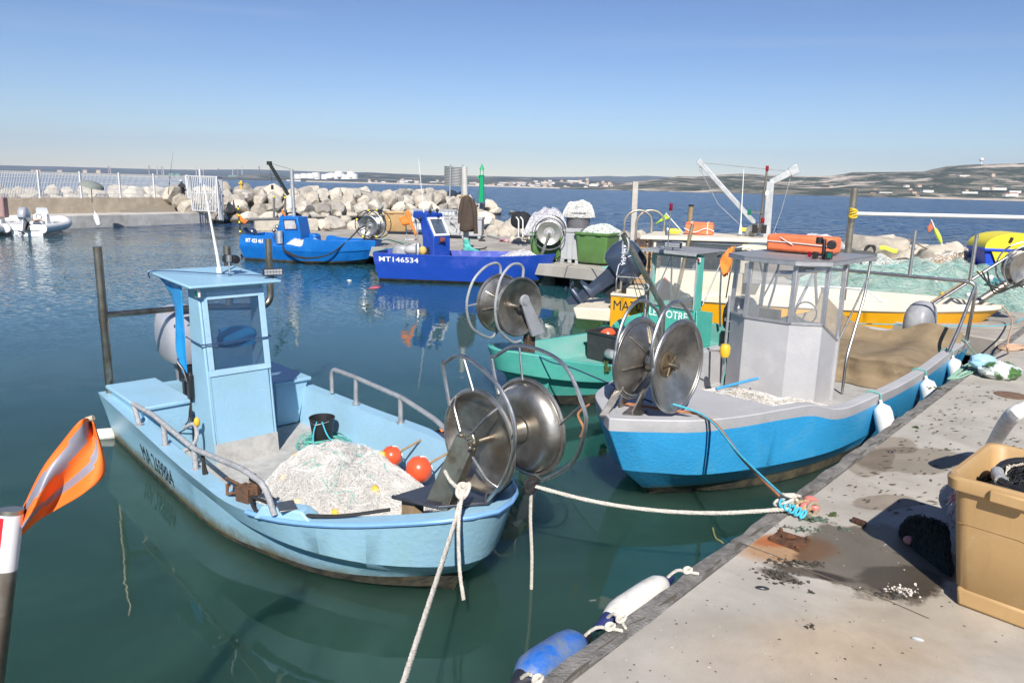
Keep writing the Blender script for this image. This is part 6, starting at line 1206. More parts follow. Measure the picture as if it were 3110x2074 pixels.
E_l = [le([.5, .5, .5, .5, .42, .3, .18, .1], [-.3, -.3, -.3, -.28, -.25, -.18, -.06, .05], [.25, 1.5, 3, 4.2, 5.0, 5.6, 5.9, LE_-.75]),
       le([.86, .88, .9, .88, .72, .52, .36, .26], [.0, .0, .0, .0, .02, .06, .12, .18], [.2, 1.5, 3, 4.2, 5.1, 5.7, 6.05, LE_-.6]),
       le([.92, .95, .98, .95, .78, .57, .42, .3], [.10, .10, .10, .10, .12, .16, .22, .28], [.18, 1.5, 3, 4.25, 5.15, 5.75, 6.1, LE_-.5]),
       le([.98, 1.04, 1.07, 1.05, .88, .66, .5, .38], [.62, .60, .58, .58, .60, .64, .68, .72], [.06, 1.5, 3, 4.28, 5.25, 5.9, 6.3, LE_-.15]),
       le([.99, 1.05, 1.09, 1.07, .91, .69, .53, .40], [.72, .70, .70, .71, .73, .78, .82, .85], [.04, 1.5, 3, 4.3, 5.28, 5.95, 6.33, LE_-.1]),
       le([1.02, 1.1, 1.15, 1.13, .98, .76, .60, .46], [1.03, 1.02, 1.02, 1.04, 1.07, 1.11, 1.14, 1.16])]
HE = Hull(FE, Eb, E_l, [antif, be3, be, be, be2, be2], [0, 0, 1, 2, 2], floor=.35, cap=.07, N=40)
text_mesh('MT146534', .26, lambda x, y: HE.pt(4, .22+x, .05+y/.26*.78, -1, .006), 'registration_number', mat('letter_white3', (.85, .86, .88)), Eb, cw=1.25, spacing=1.05, bold=.004)
def ewz(px, py, y): return FE.ony(px, py, y)
# cabin turned so that its raked window looks over the bow quarter
oc_ = D(1317, 777, 27.0); FK = Frame((oc_.x, oc_.y, 0), -42); zk = lambda py, Y=27.0: D(1317, py, Y).z
z1_, z2_, z3_ = zk(720), zk(663), zk(650); KW = .82
mb = MB(FK); mb.plate([(x, 0, z) for x, z in ((0, .4), (0, z1_), (-.42, z2_), (-.40, z3_), (-1.15, z3_+.06), (-1.18, z2_-.02), (-.78, z2_-.12), (-.62, z1_-.1), (-.58, .4))], (0, 1, 0), KW); cabE = mb.build('cabin', be, Eb, bevel=.035, seg=3)
up_ = Vector((-.42, 0, z2_-z1_)); nrm = Vector((up_.z, 0, -up_.x)).normalized()
def fw(u, v, o): p = Vector((0, 0, z1_))+up_*v+nrm*o; return (p.x, .04+(KW-.08)*u, p.z)
mb = MB(FK)
for u0, u1, v0, v1 in ((0, 1, .02, .12), (0, 1, .88, .98), (0, .09, .12, .88), (.91, 1, .12, .88)): mb.hexa([fw(u0, v0, .0), fw(u1, v0, .0), fw(u1, v0, .05), fw(u0, v0, .05), fw(u0, v1, .0), fw(u1, v1, .0), fw(u1, v1, .05), fw(u0, v1, .05)])
mb.build('window_frame', white_p, cabE)
mb = MB(FK); mb.hexa([fw(.09, .12, .002), fw(.91, .12, .002), fw(.91, .12, .012), fw(.09, .12, .012), fw(.09, .88, .002), fw(.91, .88, .002), fw(.91, .88, .012), fw(.09, .88, .012)]); mb.build('window', mat('cab_glass', (.10, .13, .18), rough=.05, var=.5, vs=3, spec=.9), cabE)
mb = MB(FE); a0 = ewz(1287, 645, 0); a1 = ewz(1271, 483, 0); mb.tube([a0, a0.lerp(a1, .1), a1], [.03, .018, .008], 6); mb.build('antenna', white_p, Eb)
for px, py in ((1328, 642), (1306, 644), (1275, 668)): q = ewz(px, py, -.3); mb = MB(FE); mb.tube([q-Vector((0, 0, .12)), q], .015); mb.ball(q+Vector((0, 0, .03)), .06, .06, .08); mb.build('lamp', black, cabE)
mb = MB(FE)
for k in range(4): q = ewz(1344, 730, -.46); mb.tube(smooth([q+Vector((.02*k, -.02, 0)), q+Vector((-.25-.08*k, -.06, -.25)), q+Vector((-.5-.03*k, -.12-.03*k, -.5)), q+Vector((-.6+.25*k, -.15, -.68))], 14), .018, 6)
mb.build('hydraulic_hose', rubber, Eb); q = ewz(1344, 728, -.46); mb = MB(FE); mb.box(q, (.18, .08, .16), .4); mb.build('hydraulic_valve', mat('valve_red', (.2, .05, .03), rough=.7), Eb, bevel=.02)
outboard(FE, Eb, .95, .25, .62, 0, R(4), .95, cowl175, MATS['grey_leg'])
mb = MB(FE); p = ewz(1270, 755, -.55); mb.tube([p-Vector((0, 0, .3)), p+Vector((0, 0, .12)), p+Vector((0, 0, .2))], [.10, .10, .05], 14); mb.build('gas_bottle', steel, Eb)
mb = MB(FE); p = ewz(1284, 762, -.6); mb.ball(p, .15, .14, .17, 14, 10); tag(mb.build('float', mat('float_yellow_old', (.62, .42, .12), rough=.7, var=.2, vs=6)), 'worn yellow float leaning beside the royal blue cabin', 'float')
mb = MB(FE); p = ewz(1255, 760, -.2); mb.ball(p, .34, .3, .2, 14, 8); mb.ball(p+Vector((.1, .1, .1)), .25, .2, .16); tag(mb.build('cover_sheet', mat('grey_bag', (.42, .42, .42), rough=.9, bump=1, bs=12)), 'grey bundle lying behind the royal blue cabin', 'bundle')
mb = MB(FE)
for px0, py0, px1, py1 in ((1227, 640, 1240, 750), (1262, 665, 1272, 745)): mb.tube([ewz(px0, py0, .3), ewz(px1, py1, .3)], .025, 8)
for py in (672, 700, 728): mb.tube([ewz(1231, py, .3), ewz(1268, py, .3)], .02, 8)
mb.build('boarding_ladder', galv, Eb)
mb = MB(FE); f0, f1 = ewz(1226, 640, -.1), ewz(1272, 740, -.15); mb.tube([f0, f1], .014, 6); fl = tag(mb.build('marker_flag', wood), 'orange flag on a slanted stick beside the royal blue cabin', 'flag'); mb = MB(FE)
mb.grid(lambda u, v: f0.lerp(f1, .05+.72*u)+Vector((.10*v*(1-u)+.06*v, -.02*math.sin(7*u+3*v), .10*v*(1-.5*u)+.02*math.sin(9*u))), 12, 5)
mb.grid(lambda u, v: f0.lerp(f1, .12+.3*u)+Vector((-.26*v, .02*math.sin(7*u), -.1*v*(1-u)-.05*v)), 6, 5); mb.build('flag', orange_c, fl, solid=.008)
rE = ewz(1660, 710, 0); dre = net_reel(FE, Eb, rE.x+.1, -.38, .42, rE.z+.05, .42, mat('reel_grey', (.5, .48, .42), rough=.4, metal=.7), hub=.2, cone=.08)
for yy in (-.44, -.15, .16, .46): mb = MB(FE); rr = .60 if abs(yy) > .3 else .52; mb.tube([(rE.x+.1+rr*math.cos(a), yy, rE.z+.05+rr*math.sin(a)) for a in np.linspace(0, 6.283, 37)[:-1]], .018 if yy < .4 else .024, 7, closed=True); mb.build('guard_ring', rubber if yy in (-.15, .46) else steel, dre)
mb = MB(FE); mb.tube([(rE.x-.15, -.45, 1.05), (rE.x+.12, -.46, rE.z+.05)], .045, sq=(.05, .03)); mb.tube([(rE.x-.1, .45, 1.05), (rE.x+.1, .46, rE.z)], .03, 8); mb.tube([(rE.x+.6, 0, 1.2), (rE.x+.4, .0, 1.55)], .04, 8); mb.build('bracket', steel_dull, dre)
mb = MB(FE); mb.ball((rE.x+.1, .02, rE.z+.05), .36, .36, .36, 16, 10); mb.build('net_roll', mat('net_lilac_base', (.46, .45, .52), rough=1, bump=1., bs=40), dre)
net_heap('fishing_net', [FE.w(*p) for p in ((4.6, -.75, 0), (4.5, .8, 0), (5.6, .7, 0), (6.1, .3, 0), (6.0, -.5, 0))], .42, [net_lilac, net_white], 'lilac net lying in the bow of the royal blue boat', base_mat=net_sheer, n_str=900, seed=14, z0=.7, r=.004, floats=[(.3, .5)], cords=1)
curve_rope('mooring_rope', [FE.w(0, -.9, 1.05), P(1245, 742, JZ+.2), P(1180, 730, JZ+.02), P(1130, 718, JZ+.02)], .018, rope_g, 'pale green rope from the royal blue boat over the jetty')
# --- F: blue boat with crane
sF, bF = P(728, 712, 1.12), P(1108, 735, 1.08); hF = pt_heading(sF, bF)+3
FF = Frame((0, 0, 0), hF); oF = sF+FF.M.to_3x3() @ Vector((0, 1.0, 0)); FF = Frame((oF.x, oF.y, 0), hF); LF = (bF-sF).length
Fb = empty('fishing_boat', FF.M, 'azure blue boat with a black crane and net reel, furthest left of the far boats', 'fishing boat')
bf = mat('boat_azure', (.004, .13, .46), scuff=(.05, .22, .5), rough=.4, var=.07, vs=2, bump=.12, bs=10, dirt=(.01, .17, .50), ds=2, dt=.6)
fxs = [0, 1.2, 2.2, 3.4, 4.4, 5.1, 5.5, LF]
lf = lambda ys, zs, xs=None: list(zip(xs or fxs, ys, zs))
k_ = LF/5.8; fxs = [a*k_ for a in (0, 1.2, 2.2, 3.4, 4.4, 5.1, 5.5, 5.8)]
def lf(ys, zs, xs): return list(zip([a*k_ for a in xs], ys, zs))
F_l = [lf([0]*8, [-.3]*5+[-.2, -.05, .02], [.1, 1.2, 2.2, 3.3, 4.1, 4.6, 5.0, 5.15]),
       lf([.85, .88, .9, .86, .66, .42, .22, .12], [0, 0, 0, .02, .05, .1, .16, .2], [.08, 1.2, 2.2, 3.35, 4.2, 4.8, 5.15, 5.3]),
       lf([.89, .92, .94, .9, .71, .47, .27, .16], [.1, .1, .1, .11, .14, .19, .24, .28], [.06, 1.2, 2.2, 3.38, 4.25, 4.88, 5.22, 5.4]),
       lf([.94, .97, .99, .97, .80, .57, .36, .24], [.48, .46, .45, .46, .50, .55, .6, .62], [-.05, 1.2, 2.2, 3.4, 4.35, 5.0, 5.4, 5.68]),
       lf([.96, .99, 1.02, 1.0, .84, .62, .4, .28], [.54, .52, .51, .52, .56, .61, .65, .68], [-.08, 1.2, 2.2, 3.4, 4.38, 5.03, 5.44, 5.72]),
       lf([.97, 1.0, 1.03, 1.02, .88, .66, .44, .32], [.74, .70, .68, .70, .76, .82, .86, .88], [-.06, 1.2, 2.2, 3.4, 4.4, 5.06, 5.47, 5.77]),
       lf([.93, .97, 1.0, 1.02, .9, .68, .46, .34], [1.12, 1.08, .78, 1.03, 1.04, 1.06, 1.08, 1.08], [0, 1.2, 2.2, 3.4, 4.4, 5.1, 5.5, 5.8])]
ko, kn_ = [0, 1.2, 2.2, 3.4, 4.4, 5.1, 5.5, 5.8], [0, .8, 1.52, 1.57, 2.2, 2.90, 2.95, 3.7, 4.4, 5.1, 5.5, 5.8]
F_l = [[tuple(float(np.interp(q, ko, [p[i] for p in l])) for i in range(3)) for q in kn_] for l in F_l]
F_l[-1] = [(p[0], p[1], z) for p, z in zip(F_l[-1], (1.12, 1.10, 1.08, .80, .79, .80, 1.03, 1.03, 1.04, 1.06, 1.08, 1.08))]
HF = Hull(FF, Fb, F_l, [antif, bf, bf, bf, bf, bf], [0, 0, 1, 2, 2, 2], floor=.35, cap=.07, N=48)
text_mesh('MT 423 461', .25, lambda x, y: HF.pt(5, .26+x, .2+y/.25*.6, -1, .006), 'registration_number', MATS['letter_white3'], Fb, cw=.74, bold=.006)
def fwz(px, py, y): return FF.ony(px, py, y)
pc = [fwz(px, py, -.42) for px, py in ((867, 745), (914, 735), (912, 705), (903, 660), (850, 656), (842, 700), (840, 745))]
mb = MB(FF); mb.plate([(p.x, -.42, p.z) for p in pc], (0, 1, 0), .85); cabF = mb.build('cabin', bf, Fb, bevel=.03)
mb = MB(FF); pw = [fwz(px, py, -.425) for px, py in ((866, 697), (902, 696), (896, 668), (862, 668))]; mb.plate([(p.x, -.425, p.z) for p in pw], (0, -1, 0), .012); mb.build('window', mat('cab_glass_pale', (.45, .44, .44), rough=.1, var=.35, vs=4, dirt=(.6, .22, .1), ds=3, dt=.62), cabF)
mb = MB(FF); mb.tube([(p.x, -.44, p.z) for p in pw], .02, 6, closed=True, sq=(.025, .015)); mb.build('window_frame', mat('frame_navy', (.02, .05, .2), rough=.5), cabF)
pe = [fwz(px, py, .3) for px, py in ((905, 745), (960, 732), (958, 715), (948, 710), (905, 710))]; mb = MB(FF); mb.plate([(p.x, .3, p.z) for p in pe], (0, 1, 0), .5); mb.build('engine_cover', bf, Fb, bevel=.05)
mb = MB(FF); p = fwz(849, 720, -.6); mb.tube([p-Vector((0, 0, .28)), p+Vector((0, 0, .26))], .14, 14); mb.build('tank', galv, Fb)
for px, py in ((842, 690), (832, 700)): p = fwz(px, py, -.4); mb = MB(FF); mb.tube([p-Vector((0, 0, .4)), p+Vector((0, 0, .12))], .03, 8); mb.ball(p, .09); mb.build('winch_handle', steel_dull, Fb)
mb = MB(FF); c0, c1 = fwz(895, 655, .4), fwz(885, 515, .4); c0.z = .4; mb.tube([c0, c1], .085, 12); cr = mb.build('crane_post', galv, Fb)
mb = MB(FF); j0, j1 = fwz(875, 592, .3), fwz(818, 496, .3); mb.tube([j0, j1], .05, sq=(.06, .05)); mb.box(j1, (.2, .12, .16)); mb.build('crane_jib', mat('crane_black', (.02, .025, .02), rough=.5), cr)
mb = MB(FF); p = fwz(880, 615, .25); mb.tube([p-Vector((0, 0, .24)), p+Vector((0, 0, .26))], .11, 14); mb.build('oil_tank', white_p, cr); mb = MB(FF); mb.tube([j1, c1], .008, 5); mb.tube([j1, j1-Vector((-.1, 0, .9))], .008, 5); mb.box(j1-Vector((-.1, 0, 1.05)), (.1, .06, .2)); mb.build('crane_wire', rubber, cr)
for px, py0, py1, cc in ((832, 600, 668, 1), (866, 602, 655, 1)): mb = MB(FF); a, b = fwz(px, py1, .6), fwz(px, py0, .6); mb.tube([a, b], .05, 8); st_ = mb.build('stanchion', mat('stanchion_dark', (.2, .2, .2), rough=.5, metal=.5), Fb); mb = MB(FF); mb.tube([b, b+Vector((0, 0, .07))], .053, 8); mb.build('cap', yellow_b, st_)
mb = MB(FF); mb.tube([fwz(750, 668, .5), fwz(860, 665, .5)], .055, 8); mb.build('side_pole', mat('stanchion_dark', (.2, .2, .2)), Fb)
mb = MB(FF); a, b = fwz(730, 710, -.8), fwz(723, 624, -.8); mb.tube([a, b], .03, 8); fl = tag(mb.build('marker_pole', black), 'black and yellow marker pole with orange flag at the stern of the azure boat', 'marker pole')
for t in (.05, .38, .62, .85): mb = MB(FF); mb.tube([a.lerp(b, t), a.lerp(b, t+.07)], .04, 8); mb.build('band', yellow_b, fl)
mb = MB(FF); mb.grid(lambda u, v: a.lerp(b, .72-.22*u)+Vector((-.12+.55*u*(1-.3*v), .03*math.sin(8*u), -.02-.16*v+.03*math.sin(6*u))), 10, 5); mb.build('flag', orange_c, fl, solid=.008)
mb = MB(FF); p = fwz(862, 655, -.3); mb.grid(lambda u, v: p+Vector((-.1+.24*u, .02*math.sin(6*u), .08+.22*v-.22*u*v-.15*u)), 6, 6); tag(mb.build('flag', orange_c, solid=.008), 'scrap of orange flag on top of the azure cabin', 'flag')
outboard(FF, Fb, -.12, .1, .70, 0, R(12), 1.0, MATS['navy_cowl'], black)
rF = fwz(1130, 685, 0); drf = net_reel(FF, Fb, rF.x, -.36, .36, rF.z, .42, steel, hub=.16, cone=.16)
for yy, dx_ in ((-.4, 0), (.02, .05), (.42, .1)): mb = MB(FF); mb.tube([(rF.x+dx_+.60*math.cos(a), yy, rF.z+.05+.60*math.sin(a)) for a in np.linspace(0, 6.283, 33)[:-1]], .02, 7, closed=True); mb.build('guard_ring', black, drf)
for yy in (-.4, .42):
    for a in (.3, 1.6, 2.8, 4.2, 5.3): mb = MB(FF); mb.ball((rF.x+.05+.60*math.cos(a), yy, rF.z+.05+.60*math.sin(a)), .05, .05, .05, 6, 5); mb.build('ring_pad', yellow_b, drf)
mb = MB(FF); mb.tube([(LF-.55, -.3, 1.05), (rF.x-.05, -.42, rF.z)], .05, 8); mb.tube([(LF-.5, .3, 1.05), (rF.x, .42, rF.z)], .05, 8); mb.build('bracket', steel_dull, drf)
mb = MB(FF); 
for k in range(2): mb.tube(smooth([(2.15, -1.0, .85), (2.3, -1.14, .55-.06*k), (3.2, -1.22, .28-.04*k), (4.3, -1.1, .42), (5.0, -.8, .95), (rF.x-.35, -.5, 1.55), (rF.x-.1, -.42, rF.z)], 36), .03, 7)
mb.build('hydraulic_hose', rubber, Fb)
net_heap('fishing_net', [FF.w(*p) for p in ((2.0, -.8, 0), (1.9, .6, 0), (3.3, .8, 0), (3.6, -.6, 0), (3.0, -.9, 0))], .4, [net_white, net_pink], 'pinkish net heaped in the azure boat behind its cabin', base_mat=net_base, n_str=500, seed=15, z0=.55, r=.004, floats=[(.5, .6), (.55, .85)], cords=0)
curve_rope('mooring_rope', [FF.w(LF, .2, 1.0), P(1180, 728, JZ+.35), P(1225, 742, JZ+.05)], .016, rubber, 'dark mooring rope from the azure boat bow along the jetty')
# --- white motorboats at the pier (rigid inflatables)
def motorboat(F, label, full=True):
    T = empty('motorboat', F.M, label, 'motorboat', 'white motorboats at the pier')
    gx = mat('gelcoat', (.78, .78, .76), rough=.3, var=.04); gt = mat('rib_tube', (.74, .74, .73), rough=.45, var=.05); gs = mat('rib_shadow', (.10, .14, .17), rough=.5)
    mb = MB(F)
    for sy in (1, -1): mb.tube(smooth([(-.35, sy*.98, .42), (0, sy*1.0, .42), (2.4, sy*1.0, .45), (3.6, sy*.8, .55), (4.4, sy*.35, .66), (4.6, 0, .70)], 26), [.06, .2]+[.245]*24, 14)
    mb.build('side_tube', gt, T)
    mb = MB(F); mb.hexa([(0, -.8, -.1), (4.0, -.3, 0), (4.0, .3, 0), (0, .8, -.1), (0, -.9, .4), (4.2, -.3, .5), (4.2, .3, .5), (0, .9, .4)]); mb.box((.0, 0, .46), (.1, 1.7, .34)); mb.build('hull', gs if False else gx, T, bevel=.03)
    mb = MB(F); mb.hexa([(1.7, -.4, .4), (2.4, -.4, .4), (2.4, .4, .4), (1.7, .4, .4), (1.85, -.36, 1.15), (2.3, -.3, 1.2), (2.3, .3, 1.2), (1.85, .36, 1.15)]); con = mb.build('console', gx, T, bevel=.05)
    mb = MB(F); mb.tube(fillet([(2.2, -.34, 1.15), (2.15, -.3, 1.5), (2.15, .3, 1.5), (2.2, .34, 1.15)], .1), .02, 8); mb.plate([(2.19, -.33, 1.17), (2.19, .33, 1.17), (2.14, .3, 1.48), (2.14, -.3, 1.48)], (1, 0, 0), .008); mb.build('windscreen', mat('screen_pale', (.62, .65, .68), rough=.1, alpha=.7), con)
    mb = MB(F); mb.tube([(1.78, .05+.16*math.cos(a), 1.0+.16*math.sin(a)) for a in np.linspace(0, 6.283, 19)[:-1]], .016, 6, closed=True); mb.build('steering_wheel', black, con)
    mb = MB(F); mb.box((1.2, 0, .62), (.5, .9, .36)); mb.build('seat', mat('seat_cover', (.66, .64, .6), rough=.8), T, bevel=.06)
    mb = MB(F); mb.box((1.0, 0, .83), (.1, .85, .06)); mb.build('back_rest', mat('teak', (.32, .16, .08), rough=.7), T, bevel=.01)
    outboard(F, T, -.10, 0, .72, 0, R(28), 1.25, silver, MATS['silver_leg'])
    return T
FG = Frame((*P(82, 712, 0).xy, 0), 98); g0 = P(84, 716, 0); FG = Frame((g0.x, g0.y, 0), 100)
motorboat(FG, 'white inflatable motorboat with a tilted silver outboard, lying at the far pier')
g1 = P(-62, 716, 0); motorboat(Frame((g1.x, g1.y, 0), 100), 'white motorboat cut off by the left edge of the picture')
mb = MB(); a = D(8, 615, 43.5); mb.box(a+Vector((-.55, .4, -.3)), (.9, .5, 1.2)); tag(mb.build('cover_sheet', mat('maroon_cover', (.32, .2, .19), rough=.8), bevel=.08), 'dull red cover standing on the white motorboat at the left edge', 'cover')
fp = D(296, 684, 49.6); mb = MB(); Mx = axisM(fp+Vector((.12, 0, -.05)), Vector((-.28, .05, 1))); mb.lathe([(.03, 0), (.13, .04), (.17, .15), (.17, .62), (.12, .76), (.05, .82), (.03, .9)], Mx, 14); fe = tag(mb.build('fender', white_p), 'long white fender hanging on the low concrete pier', 'fender')
mb = MB(); mb.tube([Mx @ Vector((0, 0, .86)), Mx @ Vector((-.02, .05, 1.0)), Mx @ Vector((-.05, .5, 1.02))], .025, 6); mb.build('lanyard', white_old, fe)
# ================================================================== pier fence, gate, things on the breakwater
fm = mat('fence_white', (.66, .66, .65), rough=.5, var=.06)
posts = [(120, 527, 601), (246, 528, 602), (364, 528, 603), (468, 530, 603), (570, 533, 603)]
def wall_at(px):                              # point on the wall line seen at column px
    d = ray(px, 600); e = (wa-EYEP); t = (e.x*wdv.y-e.y*wdv.x)/(d.x*wdv.y-d.y*wdv.x); p = EYEP+d*t; return Vector((p.x, p.y, WZ))+wn*.12
fpts = [wall_at(p[0]+5) for p in posts]; stepv = (fpts[0]-fpts[1]); fpts = [fpts[0]+stepv*k for k in (3, 2, 1)]+fpts
FH = 1.74; fence = empty('fence', fpts[3], 'white wire mesh fence on posts along the tan wall of the far pier', 'fence')
for p in fpts: mb = MB(); mb.tube([p-Vector((0, 0, .02)), p+Vector((0, 0, FH+.1))], .05, sq=(.045, .045)); mb.box(p+Vector((0, 0, .02)), (.2, .2, .03)); mb.build('fence_post', fm, fence)
for a, b in zip(fpts, fpts[1:]):
    mb = MB(); L = (b-a).length; dv = (b-a).normalized(); n = int(L/.1)
    for i in range(1, n): q = a+dv*(L*i/n); mb.tube([q+Vector((0, 0, .05)), q+Vector((0, 0, FH))], .012, sq=(.012, .012), cap=False)
    for z in (.05, .3, .65, 1.0, 1.35, FH-.03): mb.tube([a+Vector((0, 0, z)), b+Vector((0, 0, z))], .016, sq=(.016, .016), cap=False)
    mb.build('mesh_panel', fm, fence)
gt0 = D(566, 640, 57.6); gate = empty('gate', gt0, 'white barred steel gate closing the end of the far pier', 'gate')
def gbars(name, tl, tr, bl, br, n, r=.022, diag=False, mid=False):
    mb = MB(); 
    for a, b in ((tl, tr), (bl, br), (tl, bl), (tr, br)): mb.tube([a, b], .035, sq=(.035, .035))
    if mid: mb.tube([tl.lerp(bl, .48), tr.lerp(br, .48)], .03, sq=(.03, .03))
    if diag: mb.tube([bl.lerp(br, .55), tr.lerp(br, .35)], .03, sq=(.025, .025))
    for i in range(1, n): mb.tube([tl.lerp(tr, i/n), bl.lerp(br, i/n)], r, sq=(r, r), cap=False)
    mb.build(name, fm, gate)
gbars('gate_leaf', D(577, 535, 57.6), D(656, 537, 58.6), D(585, 639, 57.6), D(656, 642, 58.6), 14, diag=True, mid=True)
gbars('side_grille', D(563, 533, 57.4), D(577, 535, 57.6), D(572, 602, 57.4), D(583, 604, 57.6), 3)
gbars('side_grille', D(658, 537, 58.6), D(673, 539, 60.2), D(666, 668, 58.6), D(680, 672, 60.2), 6, .028)
mb = MB(); a = D(613, 640, 58.6); b = D(606, 514, 58.6); mb.tube([a, b], .075, 10); mb.build('gate_post', fm, gate)
# corrugated sign seen from behind, on two posts
sY = 88; sg = empty('signboard', D(1385, 590, sY), 'grey corrugated signboard seen from behind, on two posts behind the breakwater', 'signboard')
mb = MB(); TL, TR, BL_, BR = D(1350, 505, sY), D(1419, 511, sY), D(1349, 563, sY), D(1419, 567, sY)
def corr(u, v): p = TL.lerp(TR, u).lerp(BL_.lerp(BR, u), v); k = v*12 % 1; return p+Vector((0, -.12*(abs(k-.5)*2), 0))
mb.grid(corr, 1, 48, smooth=False); mb.build('panel', mat('sign_back', (.30, .31, .31), rough=.6, metal=.3), sg, solid=.03)
for x0_, x1_ in ((1369, 1365), (1405, 1402)): mb = MB(); a = D(x1_, 600, sY-.25); b = D(x0_, 500, sY-.25); mb.tube([a-Vector((0, 0, 1.0)), b], .09, 8); mb.build('post', galv, sg)
# green beacon
lg = mat('beacon_green', (.005, .34, .13), rough=.45, var=.05); lc_ = D(1462, 600, 89); lc_.z = 1.6; H_ = (D(1459, 533, 89)-lc_).z
bc = empty('beacon', lc_, 'green harbour entrance beacon with a pointed top at the head of the breakwater', 'beacon')
mb = MB(); mb.lathe([(.36, 0), (.30, H_*.5), (.27, H_)], Matrix.Translation(lc_), 8, smooth=False); mb.box(lc_+Vector((-.36, 0, H_-.2)), (.2, .2, .3)); mb.box(lc_+Vector((0, 0, H_)), (.62, .62, .08)); mb.build('tower', lg, bc)
mb = MB()
for k in range(4): a = k*1.571+.785; mb.tube([lc_+Vector((.22*math.cos(a), .22*math.sin(a), H_)), lc_+Vector((.22*math.cos(a), .22*math.sin(a), H_+.65))], .03, 6)
mb.build('lantern_cage', lg, bc); mb = MB(); mb.lathe([(.1, .05), (.12, .25), (.08, .3)], Matrix.Translation(lc_+Vector((0, 0, H_))), 10); mb.build('lantern', mat('lantern_white', (.6, .68, .65), rough=.3), bc)
mb = MB(); mb.lathe([(.30, .62), (.26, .7), (.06, 1.25), (.03, 1.3), (.01, 1.42)], Matrix.Translation(lc_+Vector((0, 0, H_))), 10); mb.build('pointed_roof', lg, bc)
yb0 = D(733, 574, 68); mb = MB(); mb.tube([yb0-Vector((0, 0, 1)), yb0+Vector((0, 0, .45))], .1, 8); mb.box(yb0+Vector((0, 0, .5)), (.35, .35, .12)); mb.ball(yb0+Vector((0, 0, .62)), .12); tag(mb.build('beacon', mat('beacon_yellow', (.7, .45, .05), rough=.6)), 'short yellow marker post behind the breakwater boulders', 'beacon')
# umbrella, seated angler and rod behind the pier fence
ub = D(278, 569, 49); mb = MB(); M_u = Matrix.Translation(ub+Vector((0, 0, .02))) @ Matrix.Rotation(.25, 4, 'Y'); mb.lathe([(.74, -.02), (.70, .12), (.52, .27), (.28, .35), (.02, .38), (.0, .38)], M_u, 18); um = tag(mb.build('umbrella', mat('umbrella_grey', (.20, .22, .20), rough=.8, var=.2)), 'grey green umbrella dome standing behind the boulders of the pier fence', 'umbrella'); mb = MB(); mb.tube([ub-Vector((.05, 0, 1.0)), ub+Vector((0, 0, .35))], .025, 6); mb.build('shaft', black, um)
def skin_body(name, J, Ed, rad, m, label, extra=None):
    me = bpy.data.meshes.new(name); o_ = J[0]; me.from_pydata([tuple(Vector(j)-Vector(o_)) for j in J], Ed, []); o = bpy.data.objects.new(name, me); C.objects.link(o); o.location = o_; OBJ_M[o.name] = Matrix.Translation(Vector(o_))
    md = o.modifiers.new('skin', 'SKIN')
    for v, r in zip(me.skin_vertices[0].data, rad): v.radius = (r, r)
    me.skin_vertices[0].data[0].use_root = True; sb = o.modifiers.new('sub', 'SUBSURF'); sb.levels = sb.render_levels = 2; me.materials.append(m); return tag(o, label, 'person')
pb_ = D(553, 571, 61.2); q = lambda x, y, z: (pb_.x+x, pb_.y+y, pb_.z+z-.25)
ps = skin_body('person', [q(0, 0, 0), q(0, .02, .28), q(-.02, -.02, .52), q(-.02, -.03, .62), q(-.03, -.04, .74), q(-.2, 0, .48), q(-.34, -.14, .28), q(-.42, -.3, .34), q(.18, 0, .48), q(.28, -.16, .28), q(.02, -.34, .34), q(-.12, -.1, 0), q(-.2, -.45, .12), q(-.2, -.5, -.3), q(.12, -.1, 0), q(.16, -.46, .12), q(.18, -.5, -.3)],
               [(0, 1), (1, 2), (2, 3), (3, 4), (2, 5), (5, 6), (6, 7), (2, 8), (8, 9), (9, 10), (0, 11), (11, 12), (12, 13), (0, 14), (14, 15), (15, 16)], [.16, .17, .16, .065, .09, .085, .06, .045, .085, .06, .045, .11, .08, .055, .11, .08, .055], mat('dark_jacket', (.03, .032, .035), rough=.9), 'person in dark clothes and a pale cap sitting fishing behind the boulders')
mb = MB(); mb.ball(Vector(q(-.03, -.04, .80)), .115, .12, .09, 12, 8); mb.box(Vector(q(-.03, -.15, .775)), (.16, .12, .02)); mb.build('cap', mat('cap_pale', (.55, .52, .46), rough=.9), ps)
mb = MB(); mb.tube([D(511, 592, 59), D(517, 530, 59), D(526, 462, 59)], [.03, .015, .006], 5); tag(mb.build('fishing_rod', mat('rod_black', (.04, .04, .04), rough=.5)), 'thin dark fishing rod propped upright behind the pier fence', 'fishing rod')

# ================================================================== things on the jetty
def JP(px, py, z=JZ): return P(px, py, z)
for px0, px1, py, w, h_, k in ((764, 850, 703, 1.0, .62, 0), (906, 956, 702, .9, .66, 1)):
    a, b = JP(px0, py), JP(px1, py); mb = MB(); dv = (b-a); mid = (a+b)/2+Vector((0, .5, h_/2)); mb.box(mid, (dv.length, .9, h_), math.atan2(dv.y, dv.x)); tag(mb.build('concrete_block', mat('block_concrete', (.50, .45, .37), rough=.95, var=.12, bump=.8, bs=9, dirt=(.36, .32, .26), ds=2, dt=.58), bevel=.04), ('long tan concrete block on the jetty left of the azure boat cabin', 'shorter tan concrete block on the jetty right of the azure boat cabin')[k], 'concrete block')
for px, py, s_ in ((975, 697, .65), (1010, 697, .85), (1045, 692, .75), (1070, 697, .5), (990, 702, .4)): boulder(JP(px, py)+Vector((0, .3, .2)), s_, 2, .8)
